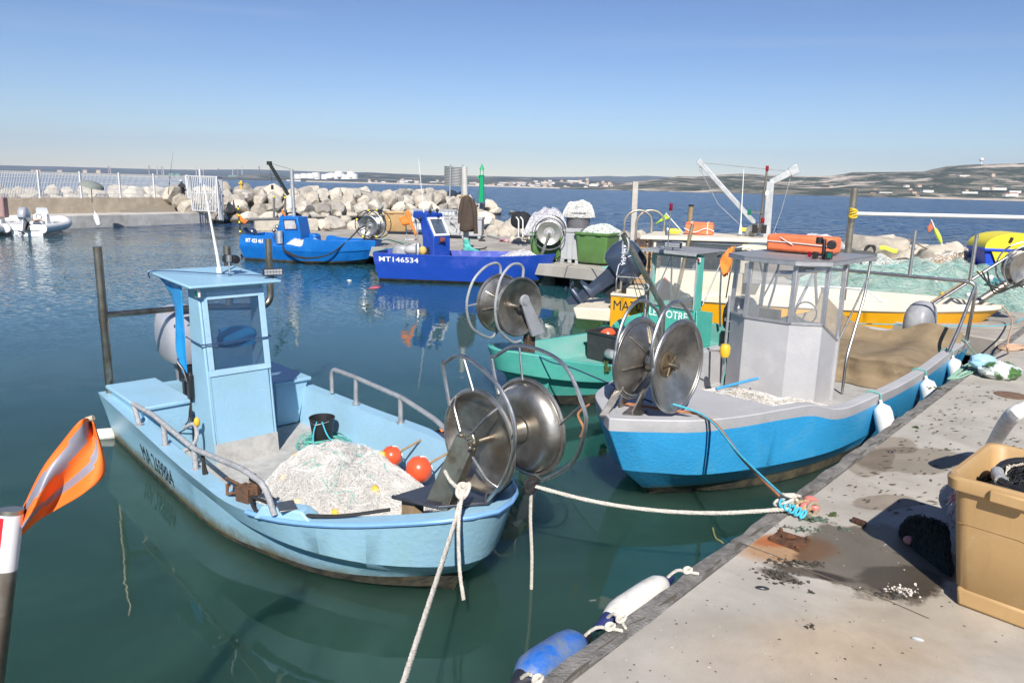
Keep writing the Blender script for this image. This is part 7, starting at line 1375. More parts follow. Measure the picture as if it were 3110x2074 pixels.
def wheelie(name, corner, yaw, L, W, H, m, label, cat='waste container', lidless=True, foot=True, rim=.05, grp=None):
    """tapered plastic container with a thick rolled rim, ribs, lifting lugs and small wheels; corner = front left foot"""
    M = Matrix.Translation(corner) @ Matrix.Rotation(R(yaw), 4, 'Z'); T = empty(name, M, label, cat, grp); F = Frame((0, 0, 0), 0); F.M = M; F.I = M.inverted(); mb = MB(F)
    def ringz(z, g, r=.09, n=6):
        x0, x1, y0, y1 = -g, L+g, -g, W+g; out = []
        for cx_, cy_, a0 in ((x1-r, y1-r, 0), (x0+r, y1-r, 1), (x0+r, y0+r, 2), (x1-r, y0+r, 3)):
            for k in range(n+1): a = (a0+k/n)*math.pi/2; out.append((cx_+r*math.cos(a), cy_+r*math.sin(a), z))
        return out
    tp = .055*H/.8; z0 = .06
    mb.loft([ringz(z0, -.06), ringz(z0+.05, -.01), ringz(H*.55, tp*.5), ringz(H-.10, tp), ringz(H-.09, tp+.012), ringz(H-.085, tp+rim*.8), ringz(H-.02, tp+rim), ringz(H, tp+rim*.7), ringz(H, tp+.01), ringz(H-.03, tp-.012), ringz(H*.55, tp*.5-.03), ringz(z0+.07, -.05)], True, True, True, 0, True)
    mb.build('body', m, T)
    for sx in (.22, .78): mb = MB(F); mb.box((L*sx, -tp-rim-.012, H-.055), (L*.18, .03, .075)); mb.build('lifting_lug', m, T, bevel=.012)
    if foot:
        for x in (.12, L-.12):
            for y in (.12, W-.12): mb = MB(F); mb.lathe([(.05, -.02), (.06, -.015), (.06, .015), (.05, .02)], axisM((x, y, .06), (0, 1, 0)), 14); mb.build('wheel', rubber, T)
    return T, F
wheelie('waste_container', D(1172, 707, 40.2)*1.0, 3, 1.36, .95, 1.12, tan_p, 'tan plastic wheeled container without lid beside the azure boat reel')
def pallet_box(corner, yaw, L, W, H, m, label, slots=True):
    M = Matrix.Translation(corner) @ Matrix.Rotation(R(yaw), 4, 'Z'); T = empty('pallet_box', M, label, 'pallet box'); F = Frame((0, 0, 0), 0); F.M = M; F.I = M.inverted()
    mb = MB(F); t = .04; z0 = .14
    for sx, sy, ww, dd in ((.5, 0, L, t), (.5, 1, L, t), (0, .5, t, W), (1, .5, t, W)): mb.box((L*sx, W*sy, (H+z0)/2), (ww+(t if ww == L else 0), dd, H-z0))
    mb.box((L/2, W/2, z0+.03), (L, W, .05)); 
    for sy in (0, 1): mb.box((L/2, W*sy+(-.035 if sy == 0 else .035), H-.05), (L+.08, .04, .10))
    for sx in (0, 1): mb.box((L*sx+(-.035 if sx == 0 else .035), W/2, H-.05), (.04, W+.08, .10))
    for sx in (.33, .66): mb.box((L*sx, -.03, H*.5), (.04, .04, H-.3))
    mb.build('body', m, T, bevel=.012)
    for sx in (.06, .5, .94): mb = MB(F); mb.box((L*sx, W/2, .07), (.14, W, .14)); mb.build('runner', m, T)
    if slots:
        for cx_ in (.22, .5):
            mb = MB(F)
            for k in range(7): mb.box((L*cx_-.15+.05*k, -.026, H*.66), (.028, .012, .16))
            mb.build('vent_slots', mat('slot_dark', (.05, .05, .05), rough=.9), T)
    return T, F
pgrey = mat('pallet_grey', (.38, .39, .40), rough=.6, var=.08, vs=2, dirt=(.28, .28, .28), ds=2, dt=.62)
pallet_box(D(1352, 722, 38.2), -4, 1.85, 1.1, 1.05, pgrey, 'grey slotted pallet box on the jetty behind the brown jacket')
# white cage tank
tk = D(1250, 705, 40.2); mb = MB(); M_t = Matrix.Translation(tk) @ Matrix.Rotation(R(-2), 4, 'Z')
for i in range(2):
    x0_ = i*1.22
    def rb(u, v, x0_=x0_): a = u*1.1; return M_t @ Vector((x0_+a, -.03*abs(math.sin(u*22)), .15+1.0*v))
    mb.grid(rb, 66, 1); mb.box((x0_+.55, .55, .64), (1.1, 1.0, 1.0), M=M_t)
tkk = tag(mb.build('cage_tank', mat('tank_pale', (.55, .57, .58), rough=.5, var=.06)), 'pale ribbed plastic tanks in a wire cage behind the royal blue cabin', 'tank')
mb = MB()
for z in (.15, .55, .95, 1.2): mb.tube([M_t @ Vector(p) for p in ((-.03, -.08, z), (2.37, -.08, z), (2.37, 1.1, z), (-.03, 1.1, z))], .018, 6, closed=True)
for k in range(13): mb.tube([M_t @ Vector((-.03+.2*k, -.08, .05)), M_t @ Vector((-.03+.2*k, -.08, 1.2))], .012, 5)
mb.build('cage', galv, tkk)
curve_rope('loose_rope', [D(1345, 665, 38.1), D(1360, 690, 37.9), D(1378, 705, 37.8), D(1385, 685, 37.9), D(1365, 665, 38), D(1392, 655, 38.1), D(1398, 690, 37.9), D(1385, 712, 37.8)], .018, rope_w, 'white rope looped over the grey slotted pallet box')
# jacket on the pole
jp0, jp1 = D(1417, 765, 30.2), D(1410, 507, 30.2); jp0.z = JZ; mb = MB(); mb.tube([jp0, jp1], .115, 12); mb.tube([jp0, jp0.lerp(jp1, .16)], .12, 12, mi=1); tag(mb.build('pole', [mat('pole_pale', (.50, .49, .46), rough=.6, var=.1), mat('pole_rusty', (.22, .15, .1), rough=.8)]), 'tall pale pole at the jetty edge with a brown jacket hanging on it', 'pole')
jc = mat('jacket_brown', (.065, .045, .032), rough=.95, var=.2, vs=6, bump=.7, bs=14)
rings = []; jt = D(1418, 602, 29.95)
for i, (z, wl, wr, dep) in enumerate(((.10, .10, .10, .07), (.0, .16, .2, .13), (-.15, .19, .27, .16), (-.5, .24, .34, .18), (-.95, .27, .40, .19), (-1.2, .30, .41, .2), (-1.32, .29, .42, .19))):
    rings.append([jt+Vector(((wr if math.cos(a) > 0 else wl)*math.cos(a)+.02*math.sin(5*a+i), dep*math.sin(a)*(1+.25*math.sin(4*a+i*1.3)), z+.05*math.cos(2*a+1)*(i > 4))) for a in np.linspace(0, 6.283, 25)[:-1]])
mb = MB(); mb.loft(rings, True, True, True); jk = tag(mb.build('jacket', jc, sub=1), 'dark brown work jacket hung over the tall pale pole', 'jacket')
mb = MB(); mb.tube(smooth([jt+Vector((.20, -.05, -.05)), jt+Vector((.32, -.1, -.5)), jt+Vector((.36, -.12, -.95)), jt+Vector((.38, -.1, -1.38))], 14), [.10]*7+[.085]*7, 10); mb.build('sleeve', jc, jk)
mb = MB(); mb.tube(smooth([jt+Vector((-.15, .0, -.03)), jt+Vector((-.24, -.03, -.5)), jt+Vector((-.26, -.02, -1.0))], 12), .09, 10); mb.build('sleeve', jc, jk)
mb = MB(); mb.tube([jt+Vector((-.32, .05, .02)), jt+Vector((0, .08, .10))], .045, 6); mb.build('hanger', wood, jk)
mb = MB()
for k in range(16): c0 = jp0+Vector((0, -.02, .12+.03*k)); mb.tube(smooth([c0+Vector((.14*math.cos(a), .14*math.sin(a), .02*math.sin(a*2+k)-.015*k*(a > 5))) for a in np.linspace(0, 5.8, 8)], 16), .016, 5)
for k in range(8): mb.tube(smooth([jp0+Vector((.05, -.13, .4)), jp0+Vector((-.05+.05*k, -.22, .2)), jp0+Vector((.0+.12*k, -.3, .03))], 10), .014, 5)
tag(mb.build('rope', mat('rope_turq', (.12, .52, .45), rough=.9)), 'turquoise rope wound round the foot of the jacket pole', 'rope')
# quay ladder with a black cloth, scraps
lad = D(1592, 712, 34.5); L0 = empty('quay_ladder', lad, 'white handled ladder frame with a black net bag on top, beside the boulders', 'ladder'); mb = MB()
for x0_, x1_ in ((1573, 1585), (1586, 1590)): mb.tube(fillet([D(x0_+2, 720, 34.2), D(x0_+2, 668, 34.2), D(x0_-5, 660, 34.4)], .1), .03, 8)
mb.tube(fillet([D(1608, 690, 34.6), D(1610, 668, 34.6), D(1601, 661, 34.6)], .1), .03, 8); mb.build('hand_rail', white_p, L0)
mb = MB()
for k in range(6): mb.tube([D(1588, 684+k*9, 34.3), D(1600, 683+k*9, 34.5)], .02, 6)
for x in (1588, 1594, 1600): mb.tube([D(x, 680, 34.3), D(x+1, 728, 34.3)], .02, 6)
mb.build('wire_rungs', black, L0); mb = MB(); c0 = D(1583, 668, 34.7); rr = []
for z, w in ((.36, .12), (.3, .34), (.1, .50), (-.12, .5), (-.3, .42), (-.4, .2)): rr.append([c0+Vector((w*math.cos(a)*(1+.1*math.sin(3*a)), .3*w*math.sin(a)*2, z+.06*math.sin(2*a+z*9))) for a in np.linspace(0, 6.283, 17)[:-1]])
mb.loft(rr, True, True, True); tag(mb.build('net_bag', net_black, sub=1), 'black net bag heaped on top of the white handled ladder', 'bag')
mb = MB(); mb.tube([JP(1480, 716, JZ+.05), JP(1555, 735, JZ+.05)], .05, 8); tag(mb.build('pipe', galv), 'pale grey pipe lying on the jetty before the boulders', 'pipe')
mb = MB(); p = JP(1530, 735, JZ); mb.grid(lambda u, v: p+Vector((-.25+.6*u, -.15+.4*v, .08+.07*math.sin(u*7)*math.sin(v*5+1))), 10, 8); tag(mb.build('rag', mat('rag_pink', (.65, .28, .33), rough=.9), solid=.01), 'pink rag lying on the jetty beside the grey pipe', 'rag')
mb = MB(); p = JP(1575, 738, JZ)
for k in range(5): mb.ball(p+Vector((.28*k-.3, rnd.uniform(-.1, .2), .1)), .2, .16, rnd.uniform(.12, .24), 10, 6)
tag(mb.build('sack', mat('sack', (.48, .42, .34), rough=1, var=.25, vs=4, bump=1, bs=14), sub=1), 'crumpled pale sack at the foot of the white handled ladder', 'sack')
mb = MB(); mb.ball(JP(1464, 733, JZ)+Vector((0, 0, .03)), .18, .12, .08, 10, 6); tag(mb.build('weed_clump', mat('clump_dark', (.04, .035, .03), rough=1)), 'small dark clump lying on the bare jetty', 'clump')
mb = MB(); mb.tube(smooth([JP(1455, 757, JZ+.03), JP(1470, 755, JZ+.04), JP(1478, 751, JZ+.15)], 10), .03, 6); tag(mb.build('stick', mat('stick_dark', (.06, .05, .04), rough=1)), 'dark stick lying at the jetty edge behind the royal blue boat', 'stick')
# green containers, grey boxes, nets
gm = mat('bin_green', (.095, .20, .055), rough=.5, var=.08, vs=2, dirt=(.16, .26, .12), ds=2.4, dt=.64, streak=.1)
wheelie('waste_container', Vector((2.28, 26.9, JZ)), -32, 1.12, .95, 1.16, gm, 'green wheeled waste container filled with nets, right of the grey panel box', grp='green waste containers', foot=True)
wheelie('waste_container', Vector((.62, 27.6, JZ)), -8, 1.12, 1.0, 1.08, gm, 'green wheeled waste container behind the reel of the royal blue boat', grp='green waste containers')
gx_ = Vector((1.72, 27.2, JZ)); pallet_box(gx_, -12, .62, .9, 1.22, pgrey, 'narrow grey panelled box between the two green containers', False)
mb = MB(); M_g = Matrix.Translation(gx_) @ Matrix.Rotation(R(-12), 4, 'Z')
for sx in (.12, .5):
    for k in range(9): mb.box((sx, -.05, .22+.1*k), (.05, .012, .04), M=M_g)
tag(mb.build('ladder_holes', mat('slot_dark', (.05, .05, .05))), 'dark slots in the face of the narrow grey box', 'slots') if False else None
tub = D(1755, 700, 28.6); mb = MB(); mb.lathe([(.40, -.9), (.46, .62), (.50, .64), (.50, .68), (.44, .68), (.40, .1), (.0, .1)], Matrix.Translation(Vector((tub.x, tub.y, tub.z))), 20); tag(mb.build('tub', mat('tub_grey', (.13, .13, .14), rough=.7, var=.2)), 'dark grey tub full of pale net standing behind the narrow grey box', 'tub')
net_heap('fishing_net', [tub.xy+Vector((.62*math.cos(a), .5*math.sin(a))) for a in np.linspace(0, 6.283, 9)[:-1]], .62, [net_white, net_white, net_grey], 'fluffy pale net piled high on the dark grey tub', base_mat=net_sheer, n_str=1500, seed=21, z0=tub.z+.50, r=.004, cords=3, cord_mat=rope_b, wild=.16)
net_heap('fishing_net', [(.35, 27.6), (.6, 28.6), (1.6, 28.9), (2.0, 28.2), (1.7, 27.7), (1.0, 27.5)], .95, [net_lilac, net_white, net_lilac], 'lilac net spilling over the left green container', base_mat=net_sheer, n_str=1500, seed=22, z0=JZ+.95, r=.005, cords=2, cord_mat=rope_b, wild=.12)
net_heap('fishing_net', [(2.45, 27.05), (3.2, 26.5), (3.9, 27.2), (3.3, 27.8), (2.9, 27.9)], .30, [net_white, net_white, net_sea], 'pale net with yellow floats filling the right green container', base_mat=net_sheer, n_str=1300, seed=23, z0=JZ+1.08, r=.005, floats=[(.6, .6), (.55, .5), (.1, .6)], float_mats=[yellow_p, yellow_p, net_pink], cords=1, wild=.5, fsz=.09)
mb = MB(); M_w = Matrix.Translation(Vector((4.0, 28.0, JZ))) @ Matrix.Rotation(-.3, 4, 'Z'); mb.hexa([M_w @ Vector(p) for p in ((0, 0, 0), (.62, 0, 0), (.62, .7, 0), (0, .7, 0), (-.05, -.05, .82), (.68, -.05, .82), (.68, .75, .82), (-.05, .75, .82))]); wb = tag(mb.build('waste_container', mat('bin_pale', (.50, .53, .51), rough=.6, var=.06), bevel=.04), 'pale grey plastic bin right of the green containers', 'waste container')
mb = MB(); mb.hexa([M_w @ Vector(p) for p in ((-.42, -.06, .86), (.70, -.06, .84), (.70, .76, .84), (-.42, .76, .86), (-.42, -.06, .92), (.70, -.06, .92), (.70, .76, .92), (-.42, .76, .92))]); mb.build('lid', MATS['bin_pale'], wb, bevel=.02)
cp = D(1926, 775, 25.6); cp.z = JZ; M_c = Matrix.Translation(cp) @ Matrix.Rotation(-.25, 4, 'Z'); cm_ = [mat('crate_tan', (.46, .27, .10), rough=.7, var=.1), mat('crate_brown', (.10, .055, .045), rough=.7, var=.15)]
for j in range(2):
    for k in range(4):
        mb = MB(); Mx = M_c @ Matrix.Translation((j*.72+.02*k, .03*k, k*.27)) @ Matrix.Rotation(.05*(k % 2)-.03, 4, 'Z'); crate(mb, Mx, .66, .5, .25, .02, .96, 0)
        for s2 in (-.18, .18): mb.box((s2, -.26, .14), (.16, .01, .06), mi=1, M=Mx)
        tag(mb.build('crate', [cm_[1] if k == 3 else cm_[0], MATS['slot_dark']], bevel=.006), ('brown crate on top of the %s stack of tan crates' if k == 3 else ['lowest', 'second lowest', 'upper'][k]+' tan crate in the %s stack behind the arches') % ('left', 'right')[j], 'crate', 'stacked fish crates')
mb = MB(); mb.ball(D(1985, 727, 25.9), .42, .3, .16, 16, 8); tag(mb.build('cover_sheet', mat('sheet_white', (.7, .68, .64), rough=.9), sub=1), 'white crumpled sheet on top of the brown crates', 'sheet')
mb = MB(); bx0 = D(1943, 835, 20.6); M_b = Matrix.Translation(Vector((bx0.x, 21.7, JZ))) @ Matrix.Rotation(-.15, 4, 'Z'); mb.box((.19, .2, .35), (.38, .4, .70), M=M_b); mb.box((.19, -.004, .52), (.33, .012, .28), mi=1, M=M_b); tag(mb.build('carton', [mat('carton', (.42, .27, .14), rough=.9, var=.08), mat('carton_green', (.02, .36, .22), rough=.6)]), 'brown carton with a green panel behind the turquoise boat derrick', 'carton')
a, b = D(1922, 740, 24), D(1930, 552, 24); a.z = JZ; mb = MB(); mb.tube([a, b], .07, sq=(.085, .05)); tag(mb.build('post', mat('post_grey', (.48, .44, .39), rough=.9, var=.15, streak=.2)), 'weathered grey wooden post standing behind the steel arches', 'post')
a, b = D(2088, 720, 23.5), D(2099, 628, 23.5); mb = MB(); a.z = JZ; mb.tube([a, b], .075, 10); mb.tube([b, b+Vector((0, 0, .06))], .08, 10, mi=1); tag(mb.build('post', [wood, black]), 'brown wooden post with black top behind the orange raft on the cream roof', 'post')
a, b = D(2072, 705, 22.5), D(2022, 648, 22.5); mb = MB(); mb.tube([a+(a-b)*1.6, b], .02, 6); fl = tag(mb.build('marker_flag', white_p), 'lime green flag on a slanted white stick behind the cream cabin', 'flag'); mb = MB(); mb.grid(lambda u, v: b.lerp(a, .02+.3*u*(1-v))+Vector((-.30*v, .02*math.sin(6*u), -.32*v-.03*math.sin(5*u))), 8, 8); mb.build('flag', mat('flag_lime', (.38, .55, .04), rough=.8), fl, solid=.006)
# right background: big net heaps, tubs, oil bin
def heap_z(p): return JZ
net_heap('fishing_net', [(8.6, 21.2), (8.9, 23.4), (11, 23.2), (13, 21.8), (15.6, 19.2), (16.5, 17.2), (14.6, 16.9), (12.6, 17.8), (10.8, 19.4)], .84, [net_green, net_sea, net_teal, net_sea, net_green], 'huge green fishing net heaped along the jetty with yellow and white floats', base_mat=net_gbase, n_str=9000, seed=31, z0=JZ-.05, r=.0022, floats=[(.40+.5*(i*.618 % 1), .25+.7*(i*.37 % 1)) for i in range(26)], float_mats=[yellow_p, white_p, yellow_p, yellow_p, white_p], cords=14, cord_mat=net_teal, lumps=.28, wild=.12, fsz=.085)
net_heap('fishing_net', [(12.0, 22.6), (12.6, 24.4), (14.6, 23.6), (14.9, 22.0), (13.4, 21.4)], .95, [net_grey, net_brown, net_white], 'grey net with rusty brown strands heaped in front of the right boulders', base_mat=mat('net_greybrown', (.42, .38, .32), rough=1, var=.3, vs=4, bump=1, bs=40, dirt=(.40, .27, .12), ds=1.6, dt=.52), n_str=2200, seed=32, z0=JZ, r=.005, cords=4, cord_mat=net_brown, wild=.14)
net_heap('fishing_net', [(10.2, 23.4), (10.6, 25.4), (12.6, 25.2), (13.2, 23.8), (11.6, 22.9)], .75, [net_white, net_grey, net_green], 'pale grey net heaped between the green net and the boulders', base_mat=net_sheer, n_str=2200, seed=33, z0=JZ, r=.005, cords=4, cord_mat=rope_g, wild=.12)
mb = MB(); M_p = Matrix.Translation(Vector((9.9, 22.9, JZ+1.0))) @ Matrix.Rotation(-.2, 4, 'Z')
for k in range(7): mb.box((0, 0, .03-.0*k), (.01, .01, .01), M=M_p)
for k in range(9): mb.box((-1+.25*k, 0, 0), (.04, .8, .05), M=M_p)
for k in range(5): mb.box((0, -.4+.2*k, .0), (2.1, .04, .046), M=M_p)
mb.box((0, -.42, -.12), (2.1, .04, .2), M=M_p); tag(mb.build('grating', mat('grating', (.10, .10, .10), rough=.8)), 'dark plastic grating lying in the nets by the mast', 'grating')
tb = D(2560, 762, 24.5); M_b = Matrix.Translation(Vector((tb.x-.9, 24.2, JZ))) @ Matrix.Rotation(-.2, 4, 'Z'); mb = MB(); crate(mb, M_b @ Matrix.Translation((.3, .4, 0)), 1.5, 1.0, 1.0, .05, .92); tag(mb.build('tub', mat('tub_dark', (.10, .105, .11), rough=.6, var=.1), bevel=.02), 'big dark grey tub behind the bronze mast', 'tub')
net_heap('fishing_net', [(M_b @ Vector(p)).xy for p in ((-.6, -.1, 0), (-.7, .9, 0), (.2, 1.1, 0), (.8, .9, 0), (.9, 0, 0), (.1, -.2, 0))], .45, [net_white, net_grey, net_lilac], 'grey net piled on the big dark tub behind the mast', base_mat=net_sheer, n_str=1100, seed=35, z0=JZ+.85, r=.005, cords=1, wild=.14)
# oil bin: blue body, yellow front and domed lid
ob = D(2985, 835, 21.2); M_o = Matrix.Translation(Vector((ob.x, 21.3, JZ))) @ Matrix.Rotation(R(-9), 4, 'Z'); T = empty('oil_bin', M_o, 'blue bin with a yellow domed lid and yellow front at the right edge', 'bin'); Fo = Frame((0, 0, 0), 0); Fo.M = M_o; Fo.I = M_o.inverted()
W_o = 1.75; mb = MB(Fo); mb.hexa([(.25, 0, 0), (W_o-.25, 0, 0), (W_o-.25, 1.1, 0), (.25, 1.1, 0), (0, 0, 1.28), (W_o, 0, 1.28), (W_o, 1.1, 1.28), (0, 1.1, 1.28)]); mb.box((W_o/2, .5, 1.28), (W_o+.1, 1.2, .09)); mb.build('body', mat('oil_blue', (.012, .06, .50), rough=.4, var=.08), T, bevel=.02)
ye = mat('oil_yellow', (.82, .68, .03), rough=.4, var=.05); mb = MB(Fo); n_ = 20; prof_ = [(-.02, 1.31)]+[(W_o/2-W_o/2*math.cos(math.pi*k/n_)*1.02, 1.31+.46*math.sin(math.pi*k/n_)**.8) for k in range(n_+1)]+[(W_o+.02, 1.31)]; mb.plate([(x, -.05, z) for x, z in prof_], (0, 1, 0), 1.2); mb.build('domed_lid', ye, T, bevel=.03)
mb = MB(Fo); mb.plate([(.12, -.03, 1.32), (W_o-.12, -.03, 1.32), (W_o-.7, -.03, .1), (.72, -.03, .1)], (0, -1, 0), .05); mb.build('front_panel', ye, T, bevel=.015)
mb = MB(Fo); mb.box((1.05, -.09, 1.05), (.5, .03, .36)); mb.build('recess', mat('oil_blue', (.012, .06, .5)), T, bevel=.02); mb = MB(Fo); mb.lathe([(.15, 0), (.16, .03), (.13, .06), (.02, .07)], axisM((.98, -.11, 1.05), (0, -1, 0)), 18); mb.build('knob', black, T); mb = MB(Fo); mb.box((.62, -.075, 1.58), (.08, .04, .14), Matrix.Rotation(.3, 3, 'Y')); mb.build('catch', black, T)
# marker sticks in the boulders on the right
for (x0_, y0_, x1_, y1_, Y, lab, c_) in ((2862, 745, 2828, 668, 24, 'slanted marker stick with a red flag and lime float, above the right boulders', 0), (2830, 763, 2758, 728, 24, 'thin rusty rod slanting among the right boulders', 1)):
    a, b = D(x0_, y0_, Y), D(x1_, y1_, Y); mb = MB(); mb.tube([a+(a-b)*.5, b], .022, 6); st_ = tag(mb.build('marker_flag' if c_ == 0 else 'rod', white_p if c_ == 0 else MATS['pole_rusty']), lab, 'flag' if c_ == 0 else 'rod')
    if c_ == 0:
        mb = MB(); mb.lathe([(.01, -.3), (.06, -.2), (.075, .05), (.05, .22), (.01, .3)], axisM(b.lerp(a, .62), a-b), 12); mb.build('float', mat('float_lime', (.6, .75, .1), rough=.5), st_); mb = MB(); mb.grid(lambda u, v: b.lerp(a, .02+.26*u)+Vector((-.10*v-.06*v*u, .03*math.sin(6*u), -.05-.16*v+.02*math.sin(7*u))), 6, 5); mb.build('flag', mat('flag_rust', (.42, .12, .07), rough=.9), st_, solid=.006)
mb = MB(); p = D(2690, 752, 24.6); mb.grid(lambda u, v: p+Vector((-.25+.6*u, -.1, .06-.14*v-.08*u+.03*math.sin(6*u))), 10, 4); tag(mb.build('flag', mat('flag_yellow', (.7, .75, .08), rough=.8), solid=.008), 'yellow green flag lying on the boulder right of the mast', 'flag')
mb = MB(); p = D(2640, 765, 23.6)
for k in range(3): mb.tube([p+Vector((.02*k, .02*k, 0))+Vector((.16*math.cos(a), .05*math.sin(a), .2*math.sin(a+.3*k))) for a in np.linspace(0, 6.283, 17)[:-1]], .025, 6, closed=True)
tag(mb.build('hose_coil', rubber), 'black hose coil on the pale boulder right of the mast', 'hose')
mb = MB(); p = P(3075, 900, JZ+.25)
for k in range(16): mb.tube([p+Vector((rnd.gauss(0, .1), rnd.gauss(0, .1), .02*k))+Vector((rnd.uniform(.3, .5)*math.cos(a), .3*math.sin(a), .14*math.sin(2*a+k))) for a in np.linspace(0, 6.0, 18)], .018, 5)
tag(mb.build('rope_coil', mat('rope_petrol', (.05, .27, .33), rough=.9)), 'petrol blue rope tangle at the foot of the green net by the right edge', 'rope')
mb = MB(); p = P(1800, 826, JZ)
for k in range(9): mb.tube(smooth([p+Vector((rnd.gauss(0, .25)+.8, rnd.gauss(0, .12)-.3, .03+.02*k)) for _ in range(6)], 20), .014, 5)
tag(mb.build('rope', MATS['rope_turq']), 'pale turquoise rope tangle on the jetty in front of the green containers', 'rope')
curve_rope('rope', [P(1690, 790, JZ+.5), P(1740, 802, JZ+.02), P(1800, 815, JZ+.02), P(1850, 828, JZ+.02)], .014, rope_w, 'thin white rope lying along the jetty edge by the green containers')
# ================================================================== the near quay
# tan container with hoop nets
c0 = Vector((2.80, 4.27, QZ)); T, Ft = wheelie('plastic_container', c0, -46, 1.15, .74, .855, tan_p, 'large tan plastic container full of black hoop nets on the near quay', 'container', foot=False, rim=.045)
for x in (.03, .52): mb = MB(Ft); mb.hexa([(x+.02, .0, 0), (x+.42, .0, 0), (x+.42, .7, 0), (x+.02, .7, 0), (x, -.0, .12), (x+.44, -.0, .12), (x+.44, .74, .12), (x, .74, .12)]); mb.build('foot_block', tan_p, T, bevel=.02)
mb = MB(Ft); mb.tube(fillet([(-.004, -.035, .55), (.40, -.036, .55), (.47, -.03, .34), (.47, -.02, .10)], .12, 8), .004, 5); mb.build('seam_line', mat('tan_dark', (.25, .13, .04), rough=.7), T)
def hoop(cx_, cy_, z, r, tilt, m, rt=.022, n=40): M = Ft.M @ Matrix.Translation((cx_, cy_, z)) @ Matrix.Rotation(tilt, 4, 'X'); return [M @ Vector((r*math.cos(a), r*.72*math.sin(a), .015*math.sin(3*a))) for a in np.linspace(0, 2*math.pi, n+1)[:-1]]
fy = None; mb = MB(); pts = hoop(.60, .36, .83, .52, .05, black); mb.tube(pts, .022, 8, closed=True); fy = tag(mb.build('hoop_net', black), 'black hoop net with white lacing lying in the tan container', 'fishing net')
mb = MB()
for (r0_, dz) in ((.475, -.01), (.38, -.06)):
    q = hoop(.60, .36, .83+dz, r0_, .04, None, n=120)
    for i in range(120):
        a, b = q[i], q[(i+1) % 120]; mb.tube([a, a.lerp(b, .5)+Vector((rnd.gauss(0, .006), rnd.gauss(0, .006), .012)), b], .0045, 4)
        if i % 2: mb.tube([a, a+Vector((rnd.gauss(0, .02), rnd.gauss(0, .02), rnd.uniform(-.02, .02)))], .0035, 4)
mb.build('white_lacing', rope_w, fy)
for i in (3, 10, 14, 21, 34): mb = MB(); mb.tube([pts[i], pts[(i+1) % 40], pts[(i+2) % 40]], .037, 12); mb.build('foam_sleeve', mat('foam_grey', (.36, .37, .38), rough=.9, bump=.8, bs=90), fy)
net_heap('net_fill', [(Ft.M @ Vector(p)).xy for p in ((.05, .05, 0), (.05, .68, 0), (.55, .70, 0), (1.08, .68, 0), (1.1, .05, 0), (.55, .03, 0))], .16, [net_black, net_black, net_black, mat('net_dgrey', (.05, .05, .055), rough=.9)], None, base_mat=mat('net_blackbase', (.010, .011, .013), rough=1, bump=1, bs=90), n_str=3600, seed=41, z0=QZ+.66, r=.0022, cords=3, cord_mat=rope_w, wild=.12, lumps=.25, parent=fy)
net_heap('fishing_net', [(3.0, 4.58), (2.96, 4.85), (2.95, 5.15), (3.05, 5.3), (3.2, 5.25), (3.28, 5.1), (3.12, 4.8)], .13, [net_black, mat('net_darkgreen', (.03, .055, .045), rough=.9)], 'dark green net heap lying in the shadow beside the tan container', base_mat=mat('net_darkbase', (.022, .033, .028), rough=1, bump=1, bs=80), n_str=1500, seed=42, z0=QZ, r=.002, cords=3, cord_mat=net_black, wild=.1)
mb = MB(); mb.ball(P(2762, 1640, QZ+.035), .045, .034, .034, 14, 10); tag(mb.build('float', mat('float_pink_dark', (.52, .22, .2), rough=.4)), 'single pink float lying in the shadow of the tan container', 'float')
# thick white foam tube and pale net behind the container
w0_, w1_, w2_ = P(3020, 1345, QZ+.22), D(3075, 1262, 5.75), D(3180, 1215, 5.8)
mb = MB(); mb.tube(smooth([P(3000, 1380, QZ+.08), w0_, w0_.lerp(w1_, .55)+Vector((-.01, 0, 0)), w1_, w1_.lerp(w2_, .35)+Vector((0, 0, .01)), w2_], 24), .062, 16); tag(mb.build('foam_tube', white_old), 'thick bent white tube standing behind the tan container at the right edge', 'tube')
net_heap('fishing_net', [(3.58, 5.15), (3.55, 5.55), (3.9, 6.0), (4.6, 6.1), (4.8, 5.5), (4.4, 4.9), (3.9, 4.9)], .55, [net_white, net_grey, mat('net_redline', (.6, .12, .1), rough=.9)], 'pale net with red threads behind the tan container at the right edge', base_mat=net_base, n_str=1600, seed=43, z0=QZ, r=.0018, cords=4, cord_mat=rope_b, wild=.3)
# float knot with mooring ring
kn = P(2405, 1545, QZ+.03)
mb = MB()
for k in range(7):
    c_ = kn+Vector((.03*math.cos(k*1.3)-.03, .03*math.sin(k*1.7)+.03, .03+.012*k)); mb.tube([c_+Vector(((.06+.01*(k % 3))*math.cos(a+k), (.05)*math.sin(a*1.1+k), .03*math.sin(a+1.7*k))) for a in np.linspace(0, 6.2, 16)], .013, 6)
mb.build('x', rope_w) if False else tag(mb.build('rope_knot', rope_w), 'white rope knot at the quay edge where the mooring ropes meet', 'rope')
mb = MB(); kb = P(2398, 1542, QZ+.07)
for k in range(5): c_ = kb+Vector((.035*k-.05, -.02*k+.03, .02-.012*k)); mb.tube([c_+Vector((.024*math.cos(a+k), .02*math.sin(a*1.2+k), .024*math.sin(a+1.3*k))) for a in np.linspace(0, 6.2, 14)], .0095, 6)
tag(mb.build('rope_knot', rope_b), 'turquoise knot tying the blue boat rope to the white rope', 'rope')
